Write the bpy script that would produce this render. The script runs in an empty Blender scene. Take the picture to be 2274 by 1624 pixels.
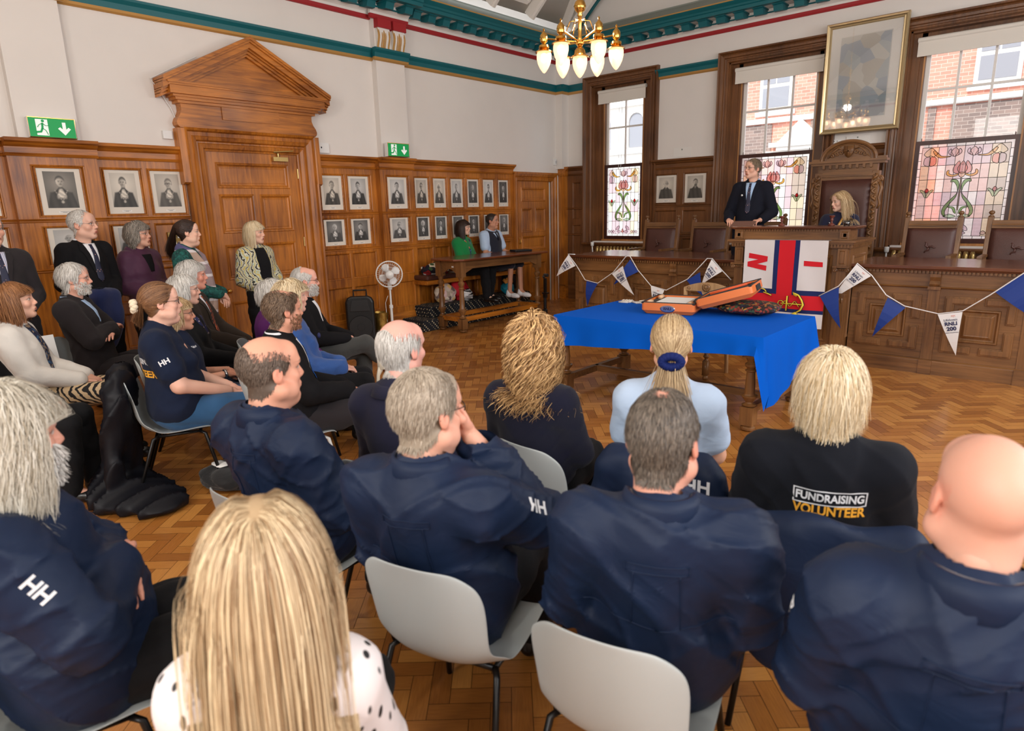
import bpy, bmesh, math, random
import numpy as np
from mathutils import Vector, Matrix
SC = bpy.context.scene
COL = SC.collection
PI = math.pi
def R(d): return math.radians(d)
random.seed(7)

# ---------------------------------------------------------------- camera, world, lights, exposure
cam_d = bpy.data.cameras.new('camera'); cam = bpy.data.objects.new('camera', cam_d); COL.objects.link(cam)
_yaw, _pitch, _roll = 0.7314, 0.2359, -0.02438
_f = Vector((-math.sin(_yaw)*math.cos(_pitch), math.cos(_yaw)*math.cos(_pitch), -math.sin(_pitch)))
_r = Vector((math.cos(_yaw), math.sin(_yaw), 0)); _u = _r.cross(_f)
_r2 = _r*math.cos(_roll)+_u*math.sin(_roll); _u2 = -_r*math.sin(_roll)+_u*math.cos(_roll)
_m = Matrix((_r2, _u2, -_f)).transposed().to_4x4(); _m.translation = Vector((7.971, -10.487, 1.75))
cam.matrix_world = _m
cam_d.sensor_width = 36; cam_d.lens = 1433.7/2274*36; cam_d.clip_start = .05; cam_d.clip_end = 200
cam_d.dof.use_dof = True; cam_d.dof.focus_distance = 6.5; cam_d.dof.aperture_fstop = 3.2
SC.camera = cam
SC.view_settings.view_transform = 'Standard'; SC.view_settings.look = 'None'
SC.view_settings.gamma = 1; SC.view_settings.exposure = 0.0
SC.view_settings.use_curve_mapping = False
w = bpy.data.worlds.new('world'); SC.world = w; w.use_nodes = True
w.node_tree.nodes['Background'].inputs[0].default_value = (.86, .92, 1, 1)
w.node_tree.nodes['Background'].inputs[1].default_value = 2.4
def area(name, loc, rot, sx, sy, power, col=(1, .97, .93)):
    d = bpy.data.lights.new(name, 'AREA'); d.shape = 'RECTANGLE'; d.size = sx; d.size_y = sy
    d.energy = power; d.color = col
    o = bpy.data.objects.new(name, d); COL.objects.link(o); o.location = loc; o.rotation_euler = rot
    return o
# daylight through the tall windows of the two walls behind the photographer
for k, y in enumerate((-3.2, -6.4, -9.6)):
    area('window_daylight', (10.7, y, 2.95), (0, R(78), 0), 2.3, 1.5, 120, (.95, .97, 1))
for k, x in enumerate((5.6, 8.6)):
    area('window_daylight', (x, -13.3, 2.9), (R(80), 0, 0), 1.5, 2.3, 110, (1, .97, .93))
for x, y in ((3.84, -4.75), (3.84, -10.2), (7.6, -11.5)):       # light of the chandelier; two unseen lamps without fittings added to brighten the ceiling
    d = bpy.data.lights.new('chandelier_and_fill_light', 'POINT'); d.energy = 62; d.color = (1, .93, .84); d.shadow_soft_size = .06
    o = bpy.data.objects.new('chandelier_and_fill_light', d); COL.objects.link(o); o.location = (x, y, 3.52)
sun_d = bpy.data.lights.new('sun', 'SUN'); sun_d.energy = 4.5; sun_d.angle = R(12); sun_d.color = (1, .97, .93)
sun = bpy.data.objects.new('sun', sun_d); COL.objects.link(sun); sun.rotation_euler = (R(38), 0, R(-20)); sun.location = (5, -4, 15)

# ---------------------------------------------------------------- mesh helpers
class MB:
    def __init__(s): s.v = []; s.f = []; s.fm = []; s.m = None; s.cur = 0
    def add(s, vs, fs):
        b = len(s.v)
        s.v += [tuple(s.m @ Vector(p)) for p in vs] if s.m else [tuple(p) for p in vs]
        s.f += [tuple(b+i for i in f) for f in fs]; s.fm += [s.cur]*len(fs)
        return s
    def box(s, a, b):
        x0, y0, z0 = [min(a[i], b[i]) for i in range(3)]; x1, y1, z1 = [max(a[i], b[i]) for i in range(3)]
        return s.add([(x0,y0,z0),(x1,y0,z0),(x1,y1,z0),(x0,y1,z0),(x0,y0,z1),(x1,y0,z1),(x1,y1,z1),(x0,y1,z1)],
            [(0,3,2,1),(4,5,6,7),(0,1,5,4),(1,2,6,5),(2,3,7,6),(3,0,4,7)])
    def prism(s, pts, ax, lo, hi):
        """polygon extruded along an axis: x -> (y,z), y -> (x,z), z -> (x,y)"""
        f = {'x': lambda p, t: (t, p[0], p[1]), 'y': lambda p, t: (p[0], t, p[1]), 'z': lambda p, t: (p[0], p[1], t)}[ax]
        n = len(pts)
        return s.add([f(p, lo) for p in pts]+[f(p, hi) for p in pts],
            [tuple(range(n))[::-1], tuple(range(n, 2*n))]+[(i, (i+1) % n, n+(i+1) % n, n+i) for i in range(n)])
    def lathe(s, prof, c=(0,0,0), n=16, ax='z'):
        vs = []; k = len(prof)
        for r, z in prof:
            for i in range(n):
                a = 2*PI*i/n
                p = (r*math.cos(a), r*math.sin(a), z)
                if ax == 'y': p = (p[0], p[2], p[1])
                if ax == 'x': p = (p[2], p[0], p[1])
                vs.append((c[0]+p[0], c[1]+p[1], c[2]+p[2]))
        fs = [(j*n+i, j*n+(i+1) % n, (j+1)*n+(i+1) % n, (j+1)*n+i) for j in range(k-1) for i in range(n)]
        fs += [tuple(range(n))[::-1], tuple((k-1)*n+i for i in range(n))]
        return s.add(vs, fs)
    def tube(s, pts, r, n=8, closed=False, flat=1.0):
        pts = [Vector(p) for p in pts]; k = len(pts)
        rs = r if isinstance(r, (list, tuple)) else [r]*k
        vs = []; up = None
        for i, p in enumerate(pts):
            t = (pts[(i+1) % k if closed else min(i+1, k-1)]-pts[(i-1) % k if closed else max(i-1, 0)])
            t = t.normalized() if t.length > 1e-9 else Vector((0, 0, 1))
            if up is None: up = Vector((0, 0, 1)) if abs(t.z) < .9 else Vector((1, 0, 0))
            a = t.cross(up)
            if a.length < 1e-6: a = t.cross(Vector((.3, 1, .2)))
            a.normalize(); up = a.cross(t).normalized()
            for j in range(n):
                q = 2*PI*j/n; vs.append(p+a*math.cos(q)*rs[i]+up*math.sin(q)*rs[i]*flat)
        m = k if closed else k-1
        fs = [(i*n+j, i*n+(j+1) % n, ((i+1) % k)*n+(j+1) % n, ((i+1) % k)*n+j) for i in range(m) for j in range(n)]
        if not closed: fs += [tuple(range(n))[::-1], tuple((k-1)*n+j for j in range(n))]
        return s.add(vs, fs)
    def ball(s, c, r, n=14, m=9):
        rx, ry, rz = r if isinstance(r, (list, tuple)) else (r, r, r)
        return s.lathe_e(c, rx, ry, rz, n, m)
    def lathe_e(s, c, rx, ry, rz, n, m):
        vs = [(c[0], c[1], c[2]-rz)]
        for j in range(1, m):
            t = -PI/2+PI*j/m
            for i in range(n):
                a = 2*PI*i/n; vs.append((c[0]+rx*math.cos(t)*math.cos(a), c[1]+ry*math.cos(t)*math.sin(a), c[2]+rz*math.sin(t)))
        vs.append((c[0], c[1], c[2]+rz)); L = len(vs)-1
        fs = [(0, 1+(i+1) % n, 1+i) for i in range(n)]
        for j in range(m-2): fs += [(1+j*n+i, 1+j*n+(i+1) % n, 1+(j+1)*n+(i+1) % n, 1+(j+1)*n+i) for i in range(n)]
        fs += [(L, 1+(m-2)*n+i, 1+(m-2)*n+(i+1) % n) for i in range(n)]
        return s.add(vs, fs)
    def rings(s, P, u0, v0, u1, v1, prof, cap=True):
        """nested rectangles on a plane: prof = (inset, height); P maps (u, v, h) to space"""
        vs = []
        for i, h in prof: vs += [P(u0+i, v0+i, h), P(u1-i, v0+i, h), P(u1-i, v1-i, h), P(u0+i, v1-i, h)]
        fs = [(4*k+j, 4*k+(j+1) % 4, 4*k+4+(j+1) % 4, 4*k+4+j) for k in range(len(prof)-1) for j in range(4)]
        if cap: q = 4*(len(prof)-1); fs.append((q, q+1, q+2, q+3))
        return s.add(vs, fs)
    def arch3(s, P, u0, v0, u1, v1, prof):
        """moulding round three sides of an opening (open at the bottom): prof = (outset, height)"""
        vs = []
        for i, h in prof: vs += [P(u0-i, v0, h), P(u0-i, v1+i, h), P(u1+i, v1+i, h), P(u1+i, v0, h)]
        fs = [(4*k+j, 4*k+j+1, 4*k+5+j, 4*k+4+j) for k in range(len(prof)-1) for j in range(3)]
        return s.add(vs, fs)
    def run(s, P, u0, u1, prof, ends=True):
        """moulding profile (v, h) run along u"""
        n = len(prof); vs = [P(u0, v, h) for v, h in prof]+[P(u1, v, h) for v, h in prof]
        fs = [(i, i+1, n+i+1, n+i) for i in range(n-1)]
        if ends: fs += [tuple(range(n)), tuple(range(n, 2*n))[::-1]]
        return s.add(vs, fs)
    def build(s, name, mat, parent=None, smooth=False, bevel=0, loc=None, solid=0, sub=0, auto=None):
        me = bpy.data.meshes.new(name); me.from_pydata(s.v, [], s.f)
        for m in (mat if isinstance(mat, (list, tuple)) else [mat]): me.materials.append(m)
        if any(s.fm): me.polygons.foreach_set('material_index', s.fm)
        bm = bmesh.new(); bm.from_mesh(me); bmesh.ops.recalc_face_normals(bm, faces=bm.faces); bm.to_mesh(me); bm.free()
        if smooth: me.polygons.foreach_set('use_smooth', [True]*len(me.polygons))
        o = bpy.data.objects.new(name, me); COL.objects.link(o)
        if parent: o.parent = parent
        if loc: o.location = loc
        if solid: md = o.modifiers.new('thick', 'SOLIDIFY'); md.thickness = solid; md.offset = 0
        if bevel:
            md = o.modifiers.new('bevel', 'BEVEL'); md.width = bevel; md.segments = 2; md.limit_method = 'ANGLE'; md.angle_limit = R(40)
        if sub: md = o.modifiers.new('sub', 'SUBSURF'); md.levels = sub; md.render_levels = sub
        if smooth and auto is not None:
            me.set_sharp_from_angle(angle=R(auto))
        return o
def PL(u, v, h): return (h, u, v)            # left wall plane: u = y
def PB(u, v, h): return (u, -h, v)           # window wall plane: u = x
def tag(o, label, cat, group=None, kind=None):
    o['label'] = label; o['category'] = cat
    if group: o['group'] = group
    if kind: o['kind'] = kind
    return o
def thing(name, label, cat, loc=(0,0,0), rz=0, group=None):
    o = bpy.data.objects.new(name, None); COL.objects.link(o); o.empty_display_size = .1
    o.location = loc; o.rotation_euler = (0, 0, rz)
    return tag(o, label, cat, group)
def struct(o, label, cat):
    return tag(o, label, cat, None, 'structure')
def copy_tree(o, parent=None):
    c = o.copy(); COL.objects.link(c)
    if parent: c.parent = parent
    for ch in list(o.children): copy_tree(ch, c)
    return c
def text(parent, name, body, mat, M, size, depth=.001, align='CENTER', bold=False, sx=1.0):
    """lettering as a flat raised mesh; M = matrix with x along the line and y up the letters"""
    cu = bpy.data.curves.new('t', 'FONT'); cu.body = body; cu.size = size; cu.align_x = align; cu.align_y = 'CENTER'
    cu.extrude = depth; cu.offset = size*.032 if bold else 0; cu.resolution_u = 3
    to = bpy.data.objects.new('t', cu); COL.objects.link(to)
    me = bpy.data.meshes.new_from_object(to.evaluated_get(bpy.context.evaluated_depsgraph_get()))
    bpy.data.objects.remove(to); bpy.data.curves.remove(cu)
    me.transform(M @ Matrix.Diagonal((sx, 1, 1, 1))); me.name = name; me.materials.clear(); me.materials.append(mat)
    o = bpy.data.objects.new(name, me); COL.objects.link(o)
    if parent: o.parent = parent
    return o
def frame_m(o, x, y):
    """matrix with origin o, x and y axes"""
    x = Vector(x).normalized(); z = x.cross(Vector(y)).normalized(); y = z.cross(x)
    m = Matrix((x, y, z)).transposed().to_4x4(); m.translation = Vector(o); return m

# ---------------------------------------------------------------- materials
def lin(c): return tuple(((v/255/12.92) if v/255 <= .04045 else ((v/255+.055)/1.055)**2.4) for v in c)
MATS = {}
def mat(name, col, rough=.6, metal=0, spec=.5, bump=0, bscale=200, var=0, vscale=8, sheen=0, coat=0, emit=0, alpha=1, attr=None, trans=0, sss=0):
    if name in MATS: return MATS[name]
    m = bpy.data.materials.new(name); m.use_nodes = True; nt = m.node_tree; b = nt.nodes['Principled BSDF']
    c = lin(col); b.inputs['Base Color'].default_value = (*c, 1); b.inputs['Roughness'].default_value = rough
    b.inputs['Metallic'].default_value = metal; b.inputs['Specular IOR Level'].default_value = spec
    if sheen: b.inputs['Sheen Weight'].default_value = sheen; b.inputs['Sheen Roughness'].default_value = .5
    if coat: b.inputs['Coat Weight'].default_value = coat; b.inputs['Coat Roughness'].default_value = .15
    if emit: b.inputs['Emission Color'].default_value = (*c, 1); b.inputs['Emission Strength'].default_value = emit
    if trans: b.inputs['Transmission Weight'].default_value = trans
    if sss:
        b.inputs['Subsurface Weight'].default_value = sss; b.inputs['Subsurface Radius'].default_value = (.012, .005, .003); b.inputs['Subsurface Scale'].default_value = 1
    L = nt.links; N = nt.nodes
    src = None
    if attr:
        a = N.new('ShaderNodeAttribute'); a.attribute_name = attr; src = a.outputs['Color']
    if var or bump:
        tc = N.new('ShaderNodeTexCoord')
    if var:
        n = N.new('ShaderNodeTexNoise'); n.inputs['Scale'].default_value = vscale; n.inputs['Detail'].default_value = 5
        L.new(tc.outputs['Object'], n.inputs['Vector'])
        mr = N.new('ShaderNodeMapRange'); mr.inputs['To Min'].default_value = 1-var; mr.inputs['To Max'].default_value = 1+var
        mr.inputs['From Min'].default_value = .3; mr.inputs['From Max'].default_value = .7
        L.new(n.outputs['Fac'], mr.inputs['Value'])
        vm = N.new('ShaderNodeVectorMath'); vm.operation = 'SCALE'; L.new(mr.outputs[0], vm.inputs['Scale'])
        if src: L.new(src, vm.inputs[0])
        else: vm.inputs[0].default_value = c
        src = vm.outputs[0]
    if src: L.new(src, b.inputs['Base Color'])
    if bump:
        n2 = N.new('ShaderNodeTexNoise'); n2.inputs['Scale'].default_value = bscale; n2.inputs['Detail'].default_value = 4
        L.new(tc.outputs['Object'], n2.inputs['Vector'])
        bp = N.new('ShaderNodeBump'); bp.inputs['Strength'].default_value = bump; bp.inputs['Distance'].default_value = .01
        L.new(n2.outputs['Fac'], bp.inputs['Height']); L.new(bp.outputs['Normal'], b.inputs['Normal'])
    MATS[name] = m
    return m
def wood(name, dark, light, axis='z', scale=1.0, rough=.4, coat=.12, attr=False):
    """oak: stretched noise along the grain axis"""
    if name in MATS: return MATS[name]
    m = bpy.data.materials.new(name); m.use_nodes = True; nt = m.node_tree; N = nt.nodes; L = nt.links; b = N['Principled BSDF']
    tc = N.new('ShaderNodeTexCoord'); mp = N.new('ShaderNodeMapping')
    s = {'x': (.9, 14, 14), 'y': (14, .9, 14), 'z': (14, 14, .9)}[axis]
    mp.inputs['Scale'].default_value = [v*scale for v in s]; L.new(tc.outputs['Object'], mp.inputs['Vector'])
    n = N.new('ShaderNodeTexNoise'); n.inputs['Scale'].default_value = 2.2; n.inputs['Detail'].default_value = 8; n.inputs['Roughness'].default_value = .62; n.inputs['Distortion'].default_value = .6
    L.new(mp.outputs[0], n.inputs['Vector'])
    n3 = N.new('ShaderNodeTexNoise'); n3.inputs['Scale'].default_value = 1.6; n3.inputs['Detail'].default_value = 2
    L.new(tc.outputs['Object'], n3.inputs['Vector'])
    ad = N.new('ShaderNodeMath'); ad.operation = 'MULTIPLY_ADD'; ad.inputs[1].default_value = .55; L.new(n3.outputs['Fac'], ad.inputs[0])
    ad2 = N.new('ShaderNodeMath'); ad2.operation = 'MULTIPLY'; ad2.inputs[1].default_value = .6; L.new(n.outputs['Fac'], ad2.inputs[0]); L.new(ad2.outputs[0], ad.inputs[2])
    cr = N.new('ShaderNodeValToRGB'); cr.color_ramp.elements[0].position = .4; cr.color_ramp.elements[1].position = .74
    cr.color_ramp.elements[0].color = (*lin(dark), 1); cr.color_ramp.elements[1].color = (*lin(light), 1)
    L.new(ad.outputs[0], cr.inputs[0])
    out = cr.outputs[0]
    L.new(out, b.inputs['Base Color'])
    b.inputs['Roughness'].default_value = rough; b.inputs['Coat Weight'].default_value = coat; b.inputs['Coat Roughness'].default_value = .2
    bp = N.new('ShaderNodeBump'); bp.inputs['Strength'].default_value = .12; bp.inputs['Distance'].default_value = .004
    L.new(n.outputs['Fac'], bp.inputs['Height']); L.new(bp.outputs[0], b.inputs['Normal'])
    MATS[name] = m
    return m
OAK = wood('oak_upright', (106, 52, 8), (202, 124, 38))
OAKX = wood('oak_along_x', (106, 52, 8), (202, 124, 38), 'x')
OAKY = wood('oak_along_y', (106, 52, 8), (202, 124, 38), 'y')
DOAK = wood('dark_oak_upright', (74, 43, 20), (126, 80, 42))
DOAKX = wood('dark_oak_along_x', (74, 43, 20), (126, 80, 42), 'x')
BOAK = wood('bench_oak_upright', (82, 50, 24), (142, 98, 56))
BOAKX = wood('bench_oak_along_x', (82, 50, 24), (142, 98, 56), 'x')
TOPW = wood('polished_top', (74, 38, 20), (112, 62, 34), 'x', rough=.22, coat=.6)
TOPY = wood('polished_top_y', (84, 40, 20), (124, 66, 36), 'y', rough=.22, coat=.6)
WALL = mat('wall_paint', (226, 220, 214), .8, var=.012, vscale=3, bump=.02, bscale=60)
CEIL = mat('ceiling_paint', (226, 221, 213), .8)
WHITE = mat('white_gloss', (228, 224, 218), .45)
TEAL = mat('teal_paint', (0, 94, 102), .5)
RED = mat('red_paint', (158, 26, 32), .55)
GOLD = mat('gold_paint', (196, 150, 84), .45, metal=.4)
GREY = mat('grey_green_paint', (128, 134, 126), .7)
BRASS = mat('brass', (222, 172, 88), .18, metal=1)
BLACK = mat('black_plastic', (18, 18, 19), .4)
BLACKM = mat('black_metal', (14, 14, 15), .3, metal=.3)
WPLAST = mat('white_plastic', (228, 228, 226), .4)
PAPER = mat('paper', (238, 236, 232), .8)
CHROME = mat('chrome', (200, 200, 202), .2, metal=1)
def glassy(name, tint=(1, 1, 1), rough=.02, gloss=.12):
    m = bpy.data.materials.new(name); m.use_nodes = True; N = m.node_tree.nodes; L = m.node_tree.links
    N.remove(N['Principled BSDF']); t = N.new('ShaderNodeBsdfTransparent'); t.inputs[0].default_value = (*tint, 1)
    g = N.new('ShaderNodeBsdfGlossy'); g.inputs['Roughness'].default_value = rough
    fr = N.new('ShaderNodeFresnel'); fr.inputs[0].default_value = 1.45
    ma = N.new('ShaderNodeMath'); ma.operation = 'ADD'; ma.inputs[1].default_value = gloss-.04; ma.use_clamp = True; L.new(fr.outputs[0], ma.inputs[0])
    mx = N.new('ShaderNodeMixShader'); L.new(ma.outputs[0], mx.inputs[0]); L.new(t.outputs[0], mx.inputs[1]); L.new(g.outputs[0], mx.inputs[2])
    L.new(mx.outputs[0], N['Material Output'].inputs[0])
    return m
GLASS = glassy('clear_glass', (.97, .98, .98), gloss=.05)
PGLASS = glassy('picture_glass', (1, 1, 1), gloss=.05)
MGLASS = glassy('reflective_picture_glass', (1, 1, 1), gloss=.24)
# ================================================================= the room
# ---- parquet: herringbone blocks as one mesh with a random tone per block
def parquet():
    Lp, Wd = .228, .076; n = 3; th = R(42)
    ca, sa = math.cos(th), math.sin(th)
    rng = np.random.RandomState(3)
    V = []; F = []; T = []; UV = []
    g = .0011
    N = 110
    for i in range(-N, N):
        for j in range(-N, N):
            # herringbone lattice: pairs of one lengthwise and one crosswise block
            ox = i*Wd+j*Lp; oy = i*Wd-j*Lp
            for kind in (0, 1):
                if kind == 0: a = (ox, oy, ox+Lp, oy+Wd)
                else: a = (ox+Lp-0, oy+Wd-Lp, ox+Lp+Wd, oy+Wd)
                cx = (a[0]+a[2])/2; cy = (a[1]+a[3])/2
                X = 5.3+cx*ca-cy*sa; Y = -6.2+cx*sa+cy*ca
                if not (-.15 < X < 11 and -13.7 < Y < .15): continue
                b = len(V)
                for (px, py) in ((a[0]+g, a[1]+g), (a[2]-g, a[1]+g), (a[2]-g, a[3]-g), (a[0]+g, a[3]-g)):
                    V.append((min(max(5.3+px*ca-py*sa, -.1), 10.9), min(max(-6.2+px*sa+py*ca, -13.6), .1), 0))
                F.append((b, b+1, b+2, b+3)); t = rng.rand(); T.append(t)
                o = rng.rand(2)*20
                if kind == 0: UV += [(o[0], o[1]), (o[0]+Lp, o[1]), (o[0]+Lp, o[1]+Wd), (o[0], o[1]+Wd)]
                else: UV += [(o[0], o[1]), (o[0], o[1]+Wd), (o[0]+Lp, o[1]+Wd), (o[0]+Lp, o[1])]
    me = bpy.data.meshes.new('floor'); me.from_pydata(V, [], F)
    uv = me.uv_layers.new(name='UVMap'); uv.data.foreach_set('uv', np.array(UV).ravel())
    at = me.attributes.new('tone', 'FLOAT', 'FACE'); at.data.foreach_set('value', np.array(T))
    o = bpy.data.objects.new('floor', me); COL.objects.link(o)
    m = bpy.data.materials.new('parquet'); m.use_nodes = True; nd = m.node_tree.nodes; L = m.node_tree.links; b = nd['Principled BSDF']
    u = nd.new('ShaderNodeUVMap'); mp = nd.new('ShaderNodeMapping'); mp.inputs['Scale'].default_value = (5, 60, 1); L.new(u.outputs[0], mp.inputs[0])
    nz = nd.new('ShaderNodeTexNoise'); nz.inputs['Scale'].default_value = 2.5; nz.inputs['Detail'].default_value = 7; L.new(mp.outputs[0], nz.inputs['Vector'])
    a = nd.new('ShaderNodeAttribute'); a.attribute_name = 'tone'
    cr = nd.new('ShaderNodeValToRGB'); e = cr.color_ramp.elements
    e[0].position = 0; e[0].color = (*lin((116, 64, 22)), 1); e[1].position = 1; e[1].color = (*lin((212, 150, 76)), 1)
    x = e.new(.45); x.color = (*lin((168, 106, 46)), 1)
    ma = nd.new('ShaderNodeMath'); ma.operation = 'MULTIPLY_ADD'; ma.inputs[1].default_value = .5; ma.inputs[2].default_value = -.02; L.new(nz.outputs['Fac'], ma.inputs[0])
    ma2 = nd.new('ShaderNodeMath'); ma2.operation = 'MULTIPLY_ADD'; ma2.inputs[1].default_value = .55; L.new(a.outputs['Fac'], ma2.inputs[0]); L.new(ma.outputs[0], ma2.inputs[2])
    L.new(ma2.outputs[0], cr.inputs[0]); L.new(cr.outputs[0], b.inputs['Base Color'])
    b.inputs['Roughness'].default_value = .34; b.inputs['Coat Weight'].default_value = .3; b.inputs['Coat Roughness'].default_value = .16
    bp = nd.new('ShaderNodeBump'); bp.inputs['Strength'].default_value = .1; bp.inputs['Distance'].default_value = .003; L.new(nz.outputs['Fac'], bp.inputs['Height']); L.new(bp.outputs[0], b.inputs['Normal'])
    me.materials.append(m)
    # dark joints and the slab under the blocks
    s = MB().box((-.3, -13.8, -.12), (11.1, .3, -.0015)).build('joint_bed', mat('joint', (46, 24, 10), .8), o)
    return o
struct(parquet(), 'polished herringbone parquet floor of the hall', 'floor')

# ---- walls
b = MB().box((-.3, -13.8, 0), (0, .35, 8.5))
WL = b.build('wall_left', WALL); struct(WL, 'white painted long wall with the pedimented door', 'wall')
b = MB(); WT = [(.70, 1.92, 1.14, 3.94), (3.30, 4.78, 1.14, 3.94), (5.78, 7.26, 1.14, 3.94)]
xs = [0]+[v for w_ in WT for v in w_[:2]]+[11.1]
for k in range(0, len(xs), 2): b.box((xs[k], 0, 0), (xs[k+1], .35, 8.5))
for x0, x1, z0, z1 in WT:
    b.box((x0, 0, 0), (x1, .35, z0)); b.box((x0, 0, z1), (x1, .35, 8.5))
WB = b.build('wall_back', WALL); struct(WB, 'white painted gable wall with the tall stained glass windows', 'wall')
b = MB()
b.box((10.9, -13.8, 0), (11.1, 0, 8.5)); o = b.build('wall_right', WALL); struct(o, 'white painted wall opposite the pedimented door', 'wall')
o = MB().box((0, -13.8, 0), (10.9, -13.6, 8.5)).build('wall_front', WALL); struct(o, 'white painted wall behind the audience', 'wall')

# ---- white pilasters and corner pier above the panelling
PA = (-4.41, -3.90); PBY = (-8.73, -8.21)
b = MB()
for y0, y1 in (PA, PBY, (-13, -12.5)): b.box((-.01, y0, 2.5), (.1, y1, 4.55))
b.box((-.01, -.2, 2.5), (.15, .01, 4.55))
o = b.build('trim_1', WALL); struct(o, 'white pilasters above the panelling', 'pilaster')
# ---- teal picture rail with a gold lower edge, broken round the pilasters
def rail_teal(b, P, u0, u1, h0):
    b.cur = 0; b.run(P, u0, u1, [(3.875, h0), (3.875, h0+.045), (3.93, h0+.055), (3.965, h0+.085), (3.985, h0+.09), (3.995, h0+.07), (3.995, h0)])
    b.cur = 1; b.run(P, u0, u1, [(3.835, h0), (3.835, h0+.02), (3.85, h0+.035), (3.875, h0+.045), (3.875, h0)])
b = MB()
for u0, u1, h in ((-13.6, PBY[0], 0), (PBY[0]-.05, PBY[1]+.05, .1), (PBY[1], PA[0], 0), (PA[0]-.05, PA[1]+.05, .1), (PA[1], -.2, 0), (-.25, 0, .15)): rail_teal(b, PL, u0, u1, h)
for u0, u1, h in ((0, .2, .2), (.15, .54, 0), (2.03, 3.14, 0), (7.43, 10.9, 0)): rail_teal(b, PB, u0, u1, h)
o = b.build('trim_2', [TEAL, GOLD]); struct(o, 'teal picture rail with gold lower edge', 'trim')
# ---- cornice: red fillet, white cove, teal dentils, teal cyma, gold line, grey cove
def cornice(b, P, u0, u1, h0, dent=True):
    for c, pr in ((2, [(4.365, h0), (4.365, h0+.03), (4.385, h0+.04), (4.42, h0+.045), (4.42, h0)]),
                  (3, [(4.42, h0), (4.42, h0+.04), (4.45, h0+.05), (4.485, h0+.1), (4.485, h0)]),
                  (0, [(4.485, h0), (4.485, h0+.11), (4.505, h0+.11), (4.505, h0)]),
                  (3, [(4.505, h0), (4.505, h0+.08), (4.56, h0+.08), (4.56, h0)]),
                  (3, [(4.55, h0), (4.55, h0+.3), (4.56, h0+.3), (4.56, h0)]),
                  (0, [(4.553, h0+.28), (4.545, h0+.29), (4.545, h0+.38), (4.59, h0+.385), (4.60, h0+.40), (4.625, h0+.41), (4.665, h0+.455), (4.672, h0+.455), (4.672, h0)]),
                  (1, [(4.672, h0), (4.672, h0+.46), (4.688, h0+.46), (4.688, h0)]),
                  (4, [(4.688, h0), (4.688, h0+.45), (4.74, h0+.40), (4.80, h0+.34), (4.82, h0+.34), (4.82, h0)])):
        b.cur = c; b.run(P, u0, u1, pr)
    if dent:
        n = max(1, round((u1-u0)/.29)); st = (u1-u0)/n; b.cur = 0
        for k in range(n):
            c = u0+(k+.5)*st; w_ = .068
            pr = [(4.55, h0+.06), (4.55, h0+.31), (4.535, h0+.31), (4.525, h0+.29), (4.515, h0+.285), (4.45, h0+.26), (4.45, h0+.2), (4.47, h0+.13), (4.49, h0+.06)]
            b.run(P, c-w_, c+w_, pr)
            b.run(P, c-w_-.012, c+w_+.012, [(4.55, h0+.06), (4.55, h0+.32), (4.535, h0+.32), (4.528, h0+.06)])
b = MB()
for u0, u1, h, d in ((-13.6, PBY[0], 0, 1), (PBY[0]-.08, PBY[1]+.08, .1, 1), (PBY[1], PA[0], 0, 1), (PA[0]-.08, PA[1]+.08, .1, 1), (PA[1], -.2, 0, 1), (-.3, 0, .15, 0)): cornice(b, PL, u0, u1, h, d)
cornice(b, PB, 0, .3, .15, 0); cornice(b, PB, .2, 10.9, 0)
o = b.build('trim_3', [TEAL, GOLD, RED, WHITE, GREY]); struct(o, 'teal dentil cornice with red fillet and gold line', 'cornice')
cb = MB(); cb.cur = 0
cornice(cb, lambda u, v, h: (u, -13.6+h, v), 0, 10.9, 0); cornice(cb, lambda u, v, h: (10.9-h, u, v), -13.6, 0, 0)
struct(cb.build('trim_4', [TEAL, GOLD, RED, WHITE, GREY]), 'teal dentil cornice behind the audience', 'cornice')
# ---- fluted consoles between rail and cornice on the pilasters
for y0, y1 in (PA, PBY):
    t = MB()
    for c in (y0+.12, y1-.12):
        t.cur = 0; t.run(PL, c-.115, c+.115, [(4.25, .1), (4.25, .19), (4.365, .19), (4.365, .1)])
        for k in range(-3, 4):
            u = c+k*.03; t.cur = 1 if k % 2 == 0 else 2; rr = .012 if k % 2 == 0 else .006
            if k in (-3, 3, 0): t.cur = 2; rr = .011
            t.tube([PL(u, z, .1+.03+.04*math.sin((z-3.99)/.26*PI*.8)**2) for z in np.linspace(3.99, 4.25, 9)], rr*1.35, 6)
        t.cur = 1; t.run(PL, c-.1, c+.1, [(3.99, .1), (3.99, .12), (4.05, .14), (4.12, .165), (4.2, .17), (4.25, .165), (4.25, .1)])
    struct(t.build('trim_5', [RED, WHITE, GOLD]), 'pair of white and gold fluted consoles topped red on the pilaster', 'console')

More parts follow.
